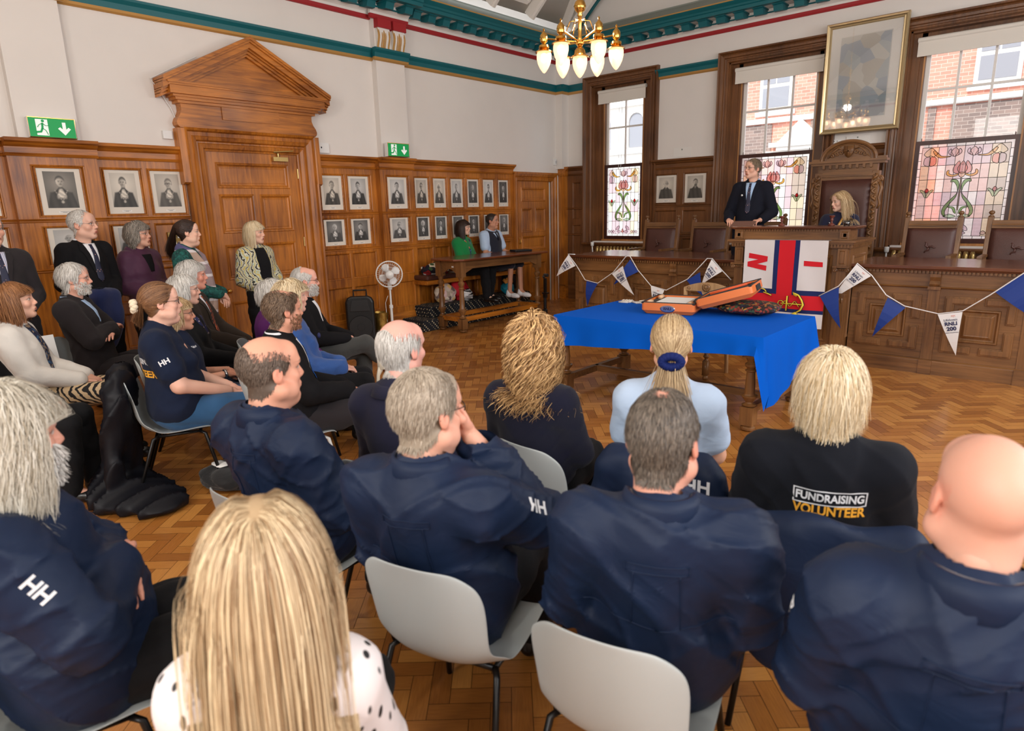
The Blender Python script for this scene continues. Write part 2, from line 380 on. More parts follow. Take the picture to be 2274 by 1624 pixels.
# ---- vaulted ceiling with white ribs and coffers
def vault(t): return (.42+t, 4.80+.95*t-.097*t*t)
b = MB(); ts = np.linspace(0, 9.8, 29); n = len(ts)
vs = [(vault(t)[0], y, vault(t)[1]+.1) for t in ts for y in (-13.6, 0)]
b.add(vs, [(2*i, 2*i+1, 2*i+3, 2*i+2) for i in range(n-1)])
o = b.build('ceiling', CEIL, smooth=True, solid=.02); struct(o, 'white vaulted plaster ceiling', 'ceiling')
def on_v(t, y, h):
    x, z = vault(t); d = .95-.194*t; L = math.hypot(1, d); return (x+h*d/L, y, z+.09-h/L)
def vbar(b, pts, w_, h0, h1):
    """a bar lying on the vault through (t, y) points"""
    for (t0, y0), (t1, y1) in zip(pts[:-1], pts[1:]):
        L = math.hypot(t1-t0, y1-y0); px, py = -(y1-y0)/L*w_/2, (t1-t0)/L*w_/2
        q = [(t0+px, y0+py), (t1+px, y1+py), (t1-px, y1-py), (t0-px, y0-py)]
        q2 = [(t0+px*.7, y0+py*.7), (t1+px*.7, y1+py*.7), (t1-px*.7, y1-py*.7), (t0-px*.7, y0-py*.7)]
        b.add([on_v(t, y, h0) for t, y in q]+[on_v(t, y, h1) for t, y in q2], [(0, 1, 2, 3), (4, 5, 6, 7)]+[(i, (i+1) % 4, 4+(i+1) % 4, 4+i) for i in range(4)])
ribs = MB()
tt = list(np.linspace(0.02, 4.9, 12))
for k in range(9):
    y = -1.50-k*.94
    vbar(ribs, [(t, y) for t in tt], .15, 0, .14); vbar(ribs, [(t, y) for t in tt], .07, .13, .17)
    yc = y-.47
    for t0 in (.15, 1.15, 2.15, 3.15):
        s_ = .30
        vbar(ribs, [(t0, yc-s_), (t0+.8, yc-s_), (t0+.8, yc+s_), (t0, yc+s_), (t0, yc-s_)], .06, 0, .05)
        vbar(ribs, [(t0+.42+.2*math.cos(a), yc+.2*math.sin(a)) for a in np.linspace(0, 2*PI, 13)], .05, 0, .06)
        vbar(ribs, [(t0, yc), (t0+.22, yc)], .05, 0, .05)
vbar(ribs, [(.05, -.55), (.7, -.9), (1.25, -.62)], .1, 0, .1); vbar(ribs, [(.7, -.9), (.9, -1.4)], .1, 0, .1)
vbar(ribs, [(t, -.33) for t in tt], .13, 0, .12)
o = ribs.build('trim_6', CEIL); struct(o, 'white plaster ribs and coffers on the vault', 'ceiling rib')
rb = MB(); vbar(rb, [(t, -.20) for t in tt+list(np.linspace(5, 9.7, 12))], .1, 0, .1)
struct(rb.build('trim_7', TEAL), 'teal rib along the gable end of the vault', 'ceiling rib')
bs = MB(); vs = [(1.15, -.62), (.72, -.95), (1.1, -1.38), (1.6, -1.0)]
bs.add([on_v(t, y, .05) for t, y in vs]+[on_v(t, y, .1) for t, y in vs], [(0, 1, 2, 3), (4, 5, 6, 7)]+[(i, (i+1) % 4, 4+(i+1) % 4, 4+i) for i in range(4)])
bs.cur = 1
for r_, h_ in ((.17, .11), (.11, .13), (.05, .15)): bs.tube([on_v(1.14+r_*math.cos(a), -.99+r_*math.sin(a), h_) for a in np.linspace(0, 2*PI, 20)], .025, 6)
bs.cur = 2
for i in range(4): vbar(bs, [vs[i], vs[(i+1) % 4]], .09, 0, .13)
struct(bs.build('trim_8', [mat('dark_red', (112, 22, 24), .6), GOLD, CEIL]), 'red coffer with gilded rosette on the vault', 'ceiling boss')

# ---- oak panelling
ROWS = [(.346, .737), (.845, 1.216), (1.305, 1.705), (1.79, 2.295)]
PROF = [(0, .034), (.004, .04), (.014, .036), (.02, .024), (.026, .012), (.03, .012)]
FIELD = PROF
def panelling(b, P, u0, u1, cols, h0=0, rows=ROWS, cap=True, zt=2.37):
    us = sorted({u0, u1, *[c for cc in cols for c in cc]}); vs = sorted({.26, zt, *[r for rr in rows for r in rr]})
    P0 = lambda u, v, h: P(u, v, h+h0)
    b.cur = 0
    for i in range(len(us)-1):
        for j in range(len(vs)-1):
            cu, cv = (us[i]+us[i+1])/2, (vs[j]+vs[j+1])/2
            if any(c[0] < cu < c[1] for c in cols) and any(r[0] < cv < r[1] for r in rows):
                b.rings(P0, us[i], vs[j], us[i+1], vs[j+1], PROF)
            else: b.add([P0(us[i], vs[j], .034), P0(us[i+1], vs[j], .034), P0(us[i+1], vs[j+1], .034), P0(us[i], vs[j+1], .034)], [(0, 1, 2, 3)])
    b.add([P0(u0, .26, .034), P0(u0, zt, .034), P0(u0, zt, -h0), P0(u0, .26, -h0)], [(0, 1, 2, 3)])
    b.add([P0(u1, .26, .034), P0(u1, zt, .034), P0(u1, zt, -h0), P0(u1, .26, -h0)], [(0, 1, 2, 3)])
    b.cur = 1
    b.run(P0, u0-.0, u1+.0, [(0, -h0), (0, .06), (.2, .06), (.23, .05), (.26, .04), (.27, .034), (.27, -h0)])
    for rz in [q for q in (1.263, 1.757) if q < zt]: b.run(P0, u0, u1, [(rz-.018, .034), (rz-.01, .045), (rz, .042), (rz+.012, .05), (rz+.02, .034)])
    if cap: b.run(P0, u0-.012, u1+.012, [(zt, -h0), (zt, .05), (zt+.02, .06), (zt+.03, .048), (zt+.085, .05), (zt+.10, .075), (zt+.12, .09), (zt+.135, .12), (zt+.16, .125), (zt+.165, .12), (zt+.165, -h0)])
CB = [(-3.815, -3.465), (-3.435, -3.095), (-3.06, -2.705), (-2.68, -2.335), (-2.305, -1.96), (-1.925, -1.58)]
b = MB()
panelling(b, PL, -13.6, -8.86, [(-9.33, -8.93), (-9.8, -9.4)])
panelling(b, PL, -8.10, -7.20, [(-8.06, -7.645), (-7.605, -7.21)])
panelling(b, PL, -5.52, -4.50, [(-5.465, -5.04), (-5.015, -4.59)])
panelling(b, PL, -3.88, -1.51, CB)
o = b.build('trim_9', [OAK, OAKY]); struct(o, 'oak wall panelling along the long wall', 'panelling')
b = MB()
panelling(b, PL, -8.86, -8.10, [(-8.69, -8.225)], .1); panelling(b, PL, -4.50, -3.88, [(-4.415, -3.965)], .1)
b.cur = 0; panelling(b, PL, -.13, 0, [], .12)
o = b.build('trim_10', [OAK, OAKY]); struct(o, 'oak pilasters of the panelling', 'panelling')
b = MB(); R2 = [(.346, .737), (.845, 1.216), (1.305, 1.69), (1.78, 2.30)]
panelling(b, PB, 0, .535, [(.27, .47)], rows=[(.346, .7), (.8, 1.45), (1.55, 2.25)])
panelling(b, PB, 2.03, 3.13, [(2.06, 2.49), (2.60, 3.03)], rows=R2)
panelling(b, PB, 4.95, 5.61, [(5.0, 5.25), (5.3, 5.56)], rows=[(.346, 1.216), (1.305, 2.1), (2.2, 2.34)])
panelling(b, PB, 7.43, 10.9, [(7.5, 7.9), (7.95, 8.35), (8.4, 8.8), (8.85, 9.25)], rows=R2)
o = b.build('trim_11', [DOAK, DOAKX]); struct(o, 'oak wall panelling under and between the windows', 'panelling')
b = MB()
for x0, x1, z0, z1 in WT: panelling(b, PB, x0-.16, x1+.16, [(x0, x0+.58), (x0+.64, x1)], rows=[(.346, 1.0)], cap=False, zt=1.08)
struct(b.build('trim_12', [DOAK, DOAKX]), 'oak panelling below the window sills', 'panelling')

# ---- big pedimented door
def door_leaf(name, P, u0, u1, z1, panels, parent=None):
    b = MB(); us = sorted({u0, u1, *[p[0] for p in panels], *[p[2] for p in panels]}); vs = sorted({.01, z1, *[p[1] for p in panels], *[p[3] for p in panels]})
    for i in range(len(us)-1):
        for j in range(len(vs)-1):
            cu, cv = (us[i]+us[i+1])/2, (vs[j]+vs[j+1])/2
            if not any(p[0] < cu < p[2] and p[1] < cv < p[3] for p in panels):
                b.add([P(us[i], vs[j], .03), P(us[i+1], vs[j], .03), P(us[i+1], vs[j+1], .03), P(us[i], vs[j+1], .03)], [(0, 1, 2, 3)])
    for p in panels: b.rings(P, *p, [(0, .03), (.008, .04), (.025, .036), (.035, .016), (.05, .012), (.06, .012), (.065, .016)])
    return b.build(name, OAK, parent)
D1 = thing('door_1', 'tall oak panelled door under a triangular pediment', 'door', (0, 0, 0)); D1['kind'] = 'structure'
door_leaf('door_leaf', PL, -6.93, -5.75, 2.51, [(-6.83, 2.09, -5.88, 2.39), (-6.83, 1.555, -6.385, 2.02), (-6.315, 1.555, -5.88, 2.02), (-6.83, .99, -6.385, 1.42), (-6.315, .99, -5.88, 1.42), (-6.83, .2, -6.385, .72), (-6.315, .2, -5.88, .72)], D1)
b = MB()
ap = [(0, .02), (0, .05), (.02, .055), (.03, .075), (.075, .085), (.085, .07), (.10, .07), (.115, .10), (.15, .11), (.16, .095), (.2, .1), (.215, .13), (.235, .14), (.25, .12), (.25, 0)]
b.arch3(PL, -6.93, 0, -5.75, 2.51, ap)
for u in (-7.235, -5.465):       # ears
    u0, u1 = sorted((u, u+(.06 if u < -6 else -.06)))
    b.run(lambda h, v, q: PL(h, v, q), u0-.01, u1+.01, [(2.13, 0), (2.13, .1), (2.15, .135), (2.74, .13), (2.74, 0)])
b.build('architrave', OAK, D1)
b = MB()
fz = [(-7.21, 2.745), (-7.235, 2.77), (-7.24, 2.80), (-7.225, 2.84), (-7.195, 2.88), (-7.175, 2.93), (-7.175, 2.98), (-7.19, 3.03)]
b.prism(fz+[(-12.71-y, z) for y, z in fz[::-1]], 'x', 0, .13)
b.prism([(-6.72, 2.86), (-6.0, 2.86), (-6.0, 3.03), (-6.72, 3.03)], 'x', 0, .145)
b.build('frieze', OAKY, D1)
b = MB(); yc = -6.355
for z0, z1, h, e in ((3.0, 3.03, .16, .86), (3.03, 3.06, .19, .89), (3.06, 3.085, .21, .92), (3.085, 3.17, .25, .96), (3.17, 3.19, .265, .975), (3.19, 3.21, .275, .985)):
    b.box((0, yc-e, z0), (h, yc+e, z1))
b.prism([(yc-.93, 3.2), (yc+.93, 3.2), (yc, 3.68)], 'x', 0, .12)
b.prism([(yc-.55, 3.235), (yc+.55, 3.235), (yc+.5, 3.255), (yc-.5, 3.255)], 'x', .12, .135)
def rake(lo, hi, h0):   # raking mouldings, both slopes; lo / hi = offsets below the outer edge
    for s in (-1, 1):
        sl = (3.79-3.25)/1.03
        f = lambda t, d: (yc+s*(1.03-t), 3.25+t*sl-d)
        b.prism([f(-.0, lo), f(1.03, lo), f(1.03, hi), f(0, hi)], 'x', 0, h0)
rake(0, .035, .30); rake(.03, .06, .285); rake(.055, .12, .26); rake(.115, .14, .22); rake(.135, .17, .19); rake(.165, .2, .16)
b.build('pediment', OAKY, D1)
b = MB().lathe([(.028, 0), (.028, .006), (.01, .012), (.01, .03), (.024, .04), (.03, .052), (.024, .064), (.004, .07)], (.03, -6.86, .86), 14, 'x')
b.build('door_knob', BRASS, D1, True)
b = MB(); b.box((.035, -6.1, 2.425), (.085, -5.9, 2.475)); b.tube([(.06, -6.02, 2.475), (.06, -6.02, 2.52), (.07, -6.08, 2.535), (.16, -5.86, 2.55)], .009, 8); b.lathe([(.014, -.01), (.014, .02)], (.06, -6.02, 2.5), 10)
b.build('door_closer', mat('old_brass', (186, 160, 104), .3, metal=.9), D1)
b = MB()
for z in (2.22, 1.35, .4): b.lathe([(.011, 0), (.011, .12)], (.035, -5.752, z), 8)
b.build('hinge', mat('old_brass', (186, 160, 104), .3), D1)
# ---- plain door by the corner
D2 = thing('door_2', 'narrow oak panelled door in the corner behind the long table', 'door'); D2['kind'] = 'structure'
door_leaf('door_leaf', PL, -1.39, -.46, 2.26, [(-1.28, 1.90, -.575, 2.15), (-1.28, 1.345, -.97, 1.785), (-.89, 1.345, -.575, 1.785), (-1.28, 1.02, -.575, 1.28), (-1.28, .2, -.97, .79), (-.89, .2, -.575, .79)], D2)
b = MB(); b.arch3(PL, -1.39, 0, -.40, 2.26, [(0, .02), (0, .04), (.015, .06), (.05, .07), (.06, .055), (.075, .06), (.09, .08), (.13, .085), (.13, 0)]); b.box((0, -1.52, 2.38), (.1, -.26, 2.42)); b.build('architrave', OAK, D2)
b = MB().box((.03, -1.365, 1.14), (.04, -1.325, 1.26)); b.tube([(.04, -1.345, 1.22), (.07, -1.345, 1.22), (.07, -1.345, 1.17)], .007, 6); b.build('door_handle', BRASS, D2)
b = MB().box((.02, -.46, .02), (.03, -.452, 2.25)); b.build('draught_strip', WPLAST, D2)

# ---- windows
STG = {}
def stained(n, c, tr=.62):
    m = bpy.data.materials.new('stained_'+n); m.use_nodes = True; N = m.node_tree.nodes; L = m.node_tree.links
    N.remove(N['Principled BSDF']); c = lin(c)
    t = N.new('ShaderNodeBsdfTransparent'); t.inputs[0].default_value = (*c, 1)
    d = N.new('ShaderNodeBsdfTranslucent'); d.inputs[0].default_value = (*c, 1)
    g = N.new('ShaderNodeBsdfGlossy'); g.inputs['Roughness'].default_value = .15
    tc = N.new('ShaderNodeTexCoord'); nz = N.new('ShaderNodeTexNoise'); nz.inputs['Scale'].default_value = 90; L.new(tc.outputs['Object'], nz.inputs['Vector'])
    bp = N.new('ShaderNodeBump'); bp.inputs['Strength'].default_value = .5; L.new(nz.outputs['Fac'], bp.inputs['Height']); L.new(bp.outputs[0], g.inputs['Normal']); L.new(bp.outputs[0], d.inputs['Normal'])
    m1 = N.new('ShaderNodeMixShader'); m1.inputs[0].default_value = 1-tr; L.new(t.outputs[0], m1.inputs[1]); L.new(d.outputs[0], m1.inputs[2])
    m2 = N.new('ShaderNodeMixShader'); m2.inputs[0].default_value = .06; L.new(m1.outputs[0], m2.inputs[1]); L.new(g.outputs[0], m2.inputs[2])
    L.new(m2.outputs[0], N['Material Output'].inputs[0]); STG[n] = m; return m
GC = {'clear': (240, 240, 240), 'pink': (236, 206, 200), 'peach': (240, 200, 170), 'sand': (226, 212, 186), 'lilac': (218, 200, 208), 'rose': (222, 156, 150), 'amber': (226, 178, 84), 'green': (120, 158, 88), 'ltgreen': (186, 210, 180), 'ruby': (200, 24, 30), 'cream': (242, 228, 200), 'smoke': (196, 184, 172)}
for k, v in GC.items(): stained(k, v)
GN = list(GC)
LEAD = mat('lead_came', (42, 36, 32), .5, metal=.3)
MAHOG = wood('mahogany_sash', (46, 18, 14), (78, 34, 26))
def bez(pts, n=8):
    """closed smooth outline through control points (Catmull-Rom)"""
    out = []; k = len(pts)
    for i in range(k):
        p0, p1, p2, p3 = [np.array(pts[(i+j-1) % k], float) for j in range(4)]
        for s in np.linspace(0, 1, n, endpoint=False):
            out.append(tuple(.5*((2*p1)+(-p0+p2)*s+(2*p0-5*p1+4*p2-p3)*s*s+(-p0+3*p1-3*p2+p3)*s**3)))
    return out
def stained_panel(parent, x0, z0, x1, z1, y, ncol, small, rnd):
    W_, H_ = x1-x0, z1-z0; g = MB(); ld = MB(); sc = MB()
    P = lambda u, v, h=0: (x0+u, y-h, z0+v)
    bd = .035
    rw = [0, .205, .36, .505, .655, .80, 1]; rw = [H_-bd-(H_-2*bd)*r for r in rw][::-1]
    cw = [bd+(W_-2*bd)*i/ncol for i in range(ncol+1)]
    rr = random.Random(rnd)
    edge = 2 if not small else 2
    for i in range(ncol):
        for j in range(6):
            side = i < edge or i >= ncol-edge
            g.cur = GN.index(rr.choice(['peach', 'peach', 'pink'] if i < edge else ['sand', 'smoke', 'sand'])) if side and not small else GN.index(rr.choice(['clear', 'clear', 'cream', 'lilac'] if small else ['clear', 'pink', 'lilac']))
            g.add([P(cw[i], rw[j]), P(cw[i+1], rw[j]), P(cw[i+1], rw[j+1]), P(cw[i], rw[j+1])], [(0, 1, 2, 3)])
    g.cur = 0
    for a in ((0, 0, W_, bd), (0, H_-bd, W_, H_), (0, bd, bd, H_-bd), (W_-bd, bd, W_, H_-bd)):
        g.add([P(a[0], a[1]), P(a[2], a[1]), P(a[2], a[3]), P(a[0], a[3])], [(0, 1, 2, 3)])
    lt = .0034
    def line(p, q, r=lt): ld.tube([P(*p, .003), P(*q, .003)], r, 5)
    for v in rw: line((bd, v), (W_-bd, v))
    c = W_/2
    for i, u in enumerate(cw): line((u, bd), (u, H_-bd))
    nb = 12 if not small else 10
    for k in range(1, nb):
        v = H_*k/nb; line((0, v), (bd, v)); line((W_-bd, v), (W_, v))
    for k in range(1, 10 if not small else 6):
        u = W_*k/(10 if not small else 6); line((u, 0), (u, bd)); line((u, H_-bd), (u, H_))
    lev = [.006]
    def shape(col, pts, n=6):
        o = bez(pts, n) if n else pts
        lev[0] += .0002; h = lev[0]
        sc.cur = GN.index(col); sc.add([P(u, v, h) for u, v in o], [tuple(range(len(o)))])
        ld.tube([P(u, v, h) for u, v in o], lt, 5, True)
    s = H_
    def sym(col, pts, n=6):
        shape(col, [(c+u*s, v*s) for u, v in pts], n); shape(col, [(c-u*s, v*s) for u, v in pts], n)
    # central flower, stem and leaves (offsets in panel heights)
    shape('peach', [(c-.006*s, .30*s), (c+.006*s, .30*s), (c+.006*s, .64*s), (c-.006*s, .64*s)], 0)
    sym('green', [(.012, .57), (.035, .62), (.085, .625), (.09, .60), (.06, .60), (.028, .55), (.018, .50)])
    sym('green', [(.014, .52), (.03, .47), (.09, .40), (.135, .33), (.14, .27), (.11, .235), (.105, .25), (.11, .30), (.07, .38), (.03, .44)])
    sym('ltgreen', [(.01, .235), (.03, .25), (.07, .262), (.11, .25), (.12, .235), (.06, .222)])
    sym('green', [(.01, .27), (.03, .33), (.08, .345), (.09, .335), (.05, .32), (.03, .28)])
    sym('rose', [(.03, .69), (.075, .70), (.085, .74), (.06, .79), (.035, .815), (.025, .77)])
    shape('rose', [(c-.02*s, .69*s), (c-.045*s, .74*s), (c-.02*s, .79*s), (c, .815*s), (c+.02*s, .79*s), (c+.045*s, .74*s), (c+.02*s, .69*s)])
    shape('peach', [(c-.028*s, .695*s), (c+.028*s, .695*s), (c+.025*s, .665*s), (c, .645*s), (c-.025*s, .665*s)])
    sym('amber', [(.03, .685), (.08, .675), (.115, .69), (.12, .725), (.14, .71), (.135, .675), (.09, .655), (.04, .668)])
    # buds along the top
    bx = [0] if small else [-.085, .085]
    for q in bx:
        f = lambda pts: [(c+(q+u)*s, v*s) for u, v in pts]
        for m_ in (-1, 1): shape('lilac', f([(m_*.01, .87), (m_*.05, .89), (m_*.06, .92), (m_*.04, .945), (m_*.03, .91)]))
        shape('pink', f([(0, .865), (-.035, .885), (-.03, .925), (0, .955), (.03, .925), (.035, .885)]))
    w2 = .115 if small else .2
    sym('amber', [(w2-.06 if small else .115, .868), (w2, .875), (w2+.03, .90), (w2+.07, .935), (w2+.085, .925), (w2+.06, .885), (w2+.01, .856)])
    e = W_/2/s-bd/s-.085 if not small else W_/2/s-bd/s-.06
    k = 1 if not small else .72
    sym('cream', [(e, .885), (e-.03*k, .875), (e-.062*k, .90), (e-.04*k, .935), (e, .965), (e+.04*k, .935), (e+.062*k, .90), (e+.03*k, .875)])
    for m_, cc in ((1, 'lilac'), (-1, 'rose' if not small else 'lilac')):
        sym(cc, [(e+m_*.004, .868), (e+m_*.05*k, .862), (e+m_*.058*k, .82), (e+m_*.05*k, .79), (e+m_*.004, .775)], 4)
    for sx in (-1, 1):
        f = lambda pts: [(c+(sx*e+u)*s, v*s) for u, v in pts]
        for m_ in (-1, 1): shape('ltgreen', f([(0, .46), (m_*.015, .5), (m_*.05, .525), (m_*.062, .515), (m_*.04, .49), (m_*.01, .44)]))
        shape('ruby', f([(0, .49), (-.018, .515), (0, .54), (.018, .515)]))
        for m_ in (-.05, 0, .05): shape('lilac', f([(m_*k-.025*k, .06), (m_*k, .042), (m_*k+.025*k, .06), (m_*k, .085)]), 5)
    sym('lilac', [(.02, .06), (.06, .045), (.1, .06), (.06, .085)]); sym('lilac', [(.05, .12), (.08, .09), (.115, .09), (.1, .13), (.06, .15)])
    shape('rose', [(c-.02*s, .06*s), (c, .045*s), (c+.02*s, .06*s), (c, .11*s)])
    gl = g.build('stained_glass', [STG[n] for n in GN], parent)
    sc.build('coloured_pieces', [STG[n] for n in GN], gl); ld.build('lead_came', LEAD, gl)
def window(n, x0, x1, z0, z1, label, sx0, sx1, ncol, small, upper):
    T = thing('window_%d' % n, label, 'window'); T['kind'] = 'structure'
    ar = [(.0, -.12), (0, .03), (.012, .05), (.03, .05), (.04, .036), (.06, .04), (.068, .06), (.1, .066), (.108, .05), (.118, .055), (.135, .085), (.155, .09), (.16, .07), (.16, 0)]
    b = MB(); b.arch3(PB, x0, 1.08, x1, z1-.03, ar)
    b.run(PB, x0-.16, x1+.16, [(1.06, -.2), (1.06, .1), (1.09, .12), (1.115, .12), (1.12, -.2)])
    b.build('architrave', DOAK, T)
    # oak lining of the reveal
    b = MB(); zt = z1-.03
    b.box((x0, 0, 1.1), (x0+.02, .14, zt)); b.box((x1-.02, 0, 1.1), (x1, .14, zt)); b.box((x0, 0, zt-.02), (x1, .14, zt))
    b.box((x0+.02, .10, 1.1), (sx0-.06, .14, zt)); b.box((sx1+.06, .10, 1.1), (x1-.02, .14, zt))
    b.box((sx0-.06, .13, 1.1), (sx0-.0, .2, zt)); b.box((sx1, .13, 1.1), (sx1+.06, .2, zt)); b.box((sx0-.06, .13, 3.80), (sx1+.06, .2, zt)); b.box((sx0-.06, .13, 1.1), (sx1+.06, .2, 1.175))
    b.build('lining', DOAK, T)
    f = MB(); f.box((sx0-.018, .125, 1.175), (sx0, .135, 3.8)); f.box((sx1, .125, 1.175), (sx1+.018, .135, 3.8)); f.box((sx0-.05, .12, 1.12), (sx1+.05, .13, 1.172)); f.build('stop_bead', wood('pale_oak', (150, 96, 48), (196, 140, 82)), T)
    # lower sash with stained glass
    s = MB(); q = .05; y0, y1 = .145, .185
    s.box((sx0, y0, 1.175), (sx1, y1, 1.235)); s.box((sx0, y0, 2.475), (sx1, y1, 2.53)); s.box((sx0, y0, 1.235), (sx0+q, y1, 2.475)); s.box((sx1-q, y0, 1.235), (sx1, y1, 2.475))
    for x in (sx0+.06, sx1-.06): s.lathe([(.005, 0), (.005, .03), (.002, .04)], (x, .165, 2.53), 6)
    s.build('lower_sash', MAHOG, T)
    stained_panel(T, sx0+q, 1.235, sx1-q, 2.475, .165, ncol, small, n)
    # upper white sash
    s = MB(); y0, y1 = .195, .235
    s.box((sx0, y0, 2.49), (sx1, y1, 2.535)); s.box((sx0, y0, 3.74), (sx1, y1, 3.8)); s.box((sx0, y0+.001, 2.535), (sx0+.05, y1-.001, 3.74)); s.box((sx1-.05, y0+.001, 2.535), (sx1, y1-.001, 3.74))
    for k in range(1, upper): x = sx0+(sx1-sx0)*k/upper; s.box((x-.014, y0+.004, 2.53), (x+.014, y1-.004, 3.75))
    s.box((sx0+.04, y0+.007, 3.165), (sx1-.04, y1-.007, 3.195))
    us = s.build('upper_sash', WHITE, T)
    MB().add([(sx0+.03, .215, 2.5), (sx1-.03, .215, 2.5), (sx1-.03, .215, 3.78), (sx0+.03, .215, 3.78)], [(0, 1, 2, 3)]).build('pane', GLASS, us)
    # cream roller blind, almost fully up
    r = MB(); r.lathe([(.032, sx0-.09), (.032, sx1+.09)], (0, .055, 3.80), 14, 'x')
    bl = r.build('roller_blind', mat('blind_cloth', (224, 218, 208), .8), T, True, auto=40)
    MB().box((sx0-.085, .04, 3.60), (sx1+.085, .044, 3.81)).box((sx0-.085, .035, 3.595), (sx1+.085, .05, 3.615)).build('blind_cloth', mat('blind_cloth', (224, 218, 208), .8), bl)
    if small: MB().tube([(sx0+.36, .05, 3.6), (sx0+.36, .06, 2.35), (sx0+.39, .06, 2.33), (sx0+.42, .05, 2.6), (sx0+.42, .05, 3.6)], .003, 5).build('pull_cord', WPLAST, bl)
window(1, .70, 1.92, 1.14, 3.94, 'narrow sash window with stained glass tulip beside the corner', .89, 1.70, 8, True, 2)
window(2, 3.30, 4.78, 1.14, 3.94, 'sash window with stained glass behind the standing speaker', 3.47, 4.61, 10, False, 3)
window(3, 5.78, 7.26, 1.14, 3.94, 'wide sash window with pink stained glass right of the high carved chair', 5.95, 7.09, 10, False, 3)

# ---- the street outside
def brick(name, c1, c2, mortar, s=1.0):
    m = bpy.data.materials.new(name); m.use_nodes = True; N = m.node_tree.nodes; L = m.node_tree.links; b_ = N['Principled BSDF']
    tc = N.new('ShaderNodeTexCoord'); sp = N.new('ShaderNodeSeparateXYZ'); cb_ = N.new('ShaderNodeCombineXYZ'); L.new(tc.outputs['Object'], sp.inputs[0]); L.new(sp.outputs[0], cb_.inputs[0]); L.new(sp.outputs[2], cb_.inputs[1])
    t = N.new('ShaderNodeTexBrick'); t.inputs['Scale'].default_value = 1; t.inputs['Brick Width'].default_value = .23*s; t.inputs['Row Height'].default_value = .085*s; t.inputs['Mortar Size'].default_value = .006
    for k, c in (('Color1', c1), ('Color2', c2), ('Mortar', mortar)): t.inputs[k].default_value = (*lin(c), 1)
    L.new(cb_.outputs[0], t.inputs['Vector']); L.new(t.outputs[0], b_.inputs['Base Color']); b_.inputs['Roughness'].default_value = .9
    return m
RBR = brick('red_brick', (218, 152, 132), (204, 134, 116), (216, 186, 172)); GBR = brick('grey_brick', (150, 128, 118), (122, 106, 100), (176, 160, 150)); STONE = mat('pale_stone', (236, 230, 222), .8)
H1 = thing('town_building', 'red brick building with white sash windows across the street', 'building', (3, 9, 0))
MB().box((-4.7, 0, 0), (6.5, .5, 11)).build('wall', RBR, H1)
b = MB()
for x0, x1 in ((-3.6, -2.35), (-1.3, .8), (1.45, 1.62), (1.95, 3.6)): b.box((x0, -.03, 0), (x1, 0, 3.95))
b.build('grey_brick_storey', GBR, H1)
b = MB(); b.box((-4.7, -.08, 3.98), (6.5, 0, 4.12)); b.box((1.2, -.1, 4.0), (3.9, 0, 4.05)); b.build('string_course', STONE, H1)
for x, z in ((-2.3, 4.3), (2.75, 4.35), (.4, 4.3), (5.0, 4.35)):
    f = MB(); f.box((x-.55, -.06, z-.12), (x+.55, .02, z)); f.box((x-.45, -.05, z), (x+.45, 0, z+1.35)); fo = f.build('window', WHITE, H1)
    p = MB()
    for a in ((x-.36, z+.1, x+.36, z+.62), (x-.36, z+.72, x-.02, z+1.0), (x+.02, z+.72, x+.36, z+1.0), (x-.36, z+1.03, x-.02, z+1.28), (x+.02, z+1.03, x+.36, z+1.28)): p.box((a[0], -.06, a[1]), (a[2], -.04, a[3]))
    p.build('pane', mat('street_pane', (150, 150, 156), .1), fo)
b = MB(); b.prism([(-2.1, 3.2), (-.9, 3.2), (-.9, 3.4), (-1.5, 3.98), (-2.1, 3.4)], 'y', -.3, 0); b.box((-2.5, -.2, 0), (-.6, 0, 3.2)); b.box((-2.3, -.34, 3.3), (-.7, 0, 3.42)); b.build('porch_gable', STONE, H1)
H2 = thing('stone_building', 'white stone building seen through the narrow corner window', 'building', (-5.5, 9.2, 0))
MB().box((-4, 0, 0), (3.6, .5, 11)).build('wall', STONE, H2)
b = MB(); b.box((-4, -.12, 5.0), (3.6, 0, 5.14)); b.box((-4, -.08, 3.5), (3.6, 0, 3.6)); b.build('string_course', STONE, H2)
for x in (-1.2, .35, 1.6):
    f = MB(); f.prism([(x-.26, 3.7)]+[(x+.26*math.cos(a), 4.5+.26*math.sin(a)) for a in np.linspace(PI, 0, 9)]+[(x+.26, 3.7)], 'y', -.02, .0); fo = f.build('arched_window', mat('street_pane', (150, 150, 156), .1), H2)
    f = MB(); f.tube([(x-.32, -.03, 3.7)]+[(x+.32*math.cos(a), -.03, 4.5+.32*math.sin(a)) for a in np.linspace(PI, 0, 9)]+[(x+.32, -.03, 3.7)], .05, 6); f.build('arch_moulding', STONE, fo)
o = MB().box((-12, .6, -.6), (14, 9, -.5)).build('street', mat('asphalt', (120, 120, 122), .9)); struct(o, 'grey street outside the windows', 'street')
# ================================================================= furniture and fittings
LEATH = mat('brown_leather', (78, 44, 36), .42, bump=.25, bscale=120, var=.08, vscale=5)
BLUE = mat('blue_cloth', (4, 90, 200), .95, spec=.1, bump=.05, bscale=260)
# ---- raised platform behind the bench
DZ = .42
struct(MB().box((2.2, -2.5, 0), (10.8, -.1, DZ)).build('dais', DOAKX), 'raised oak platform under the high seats', 'dais')

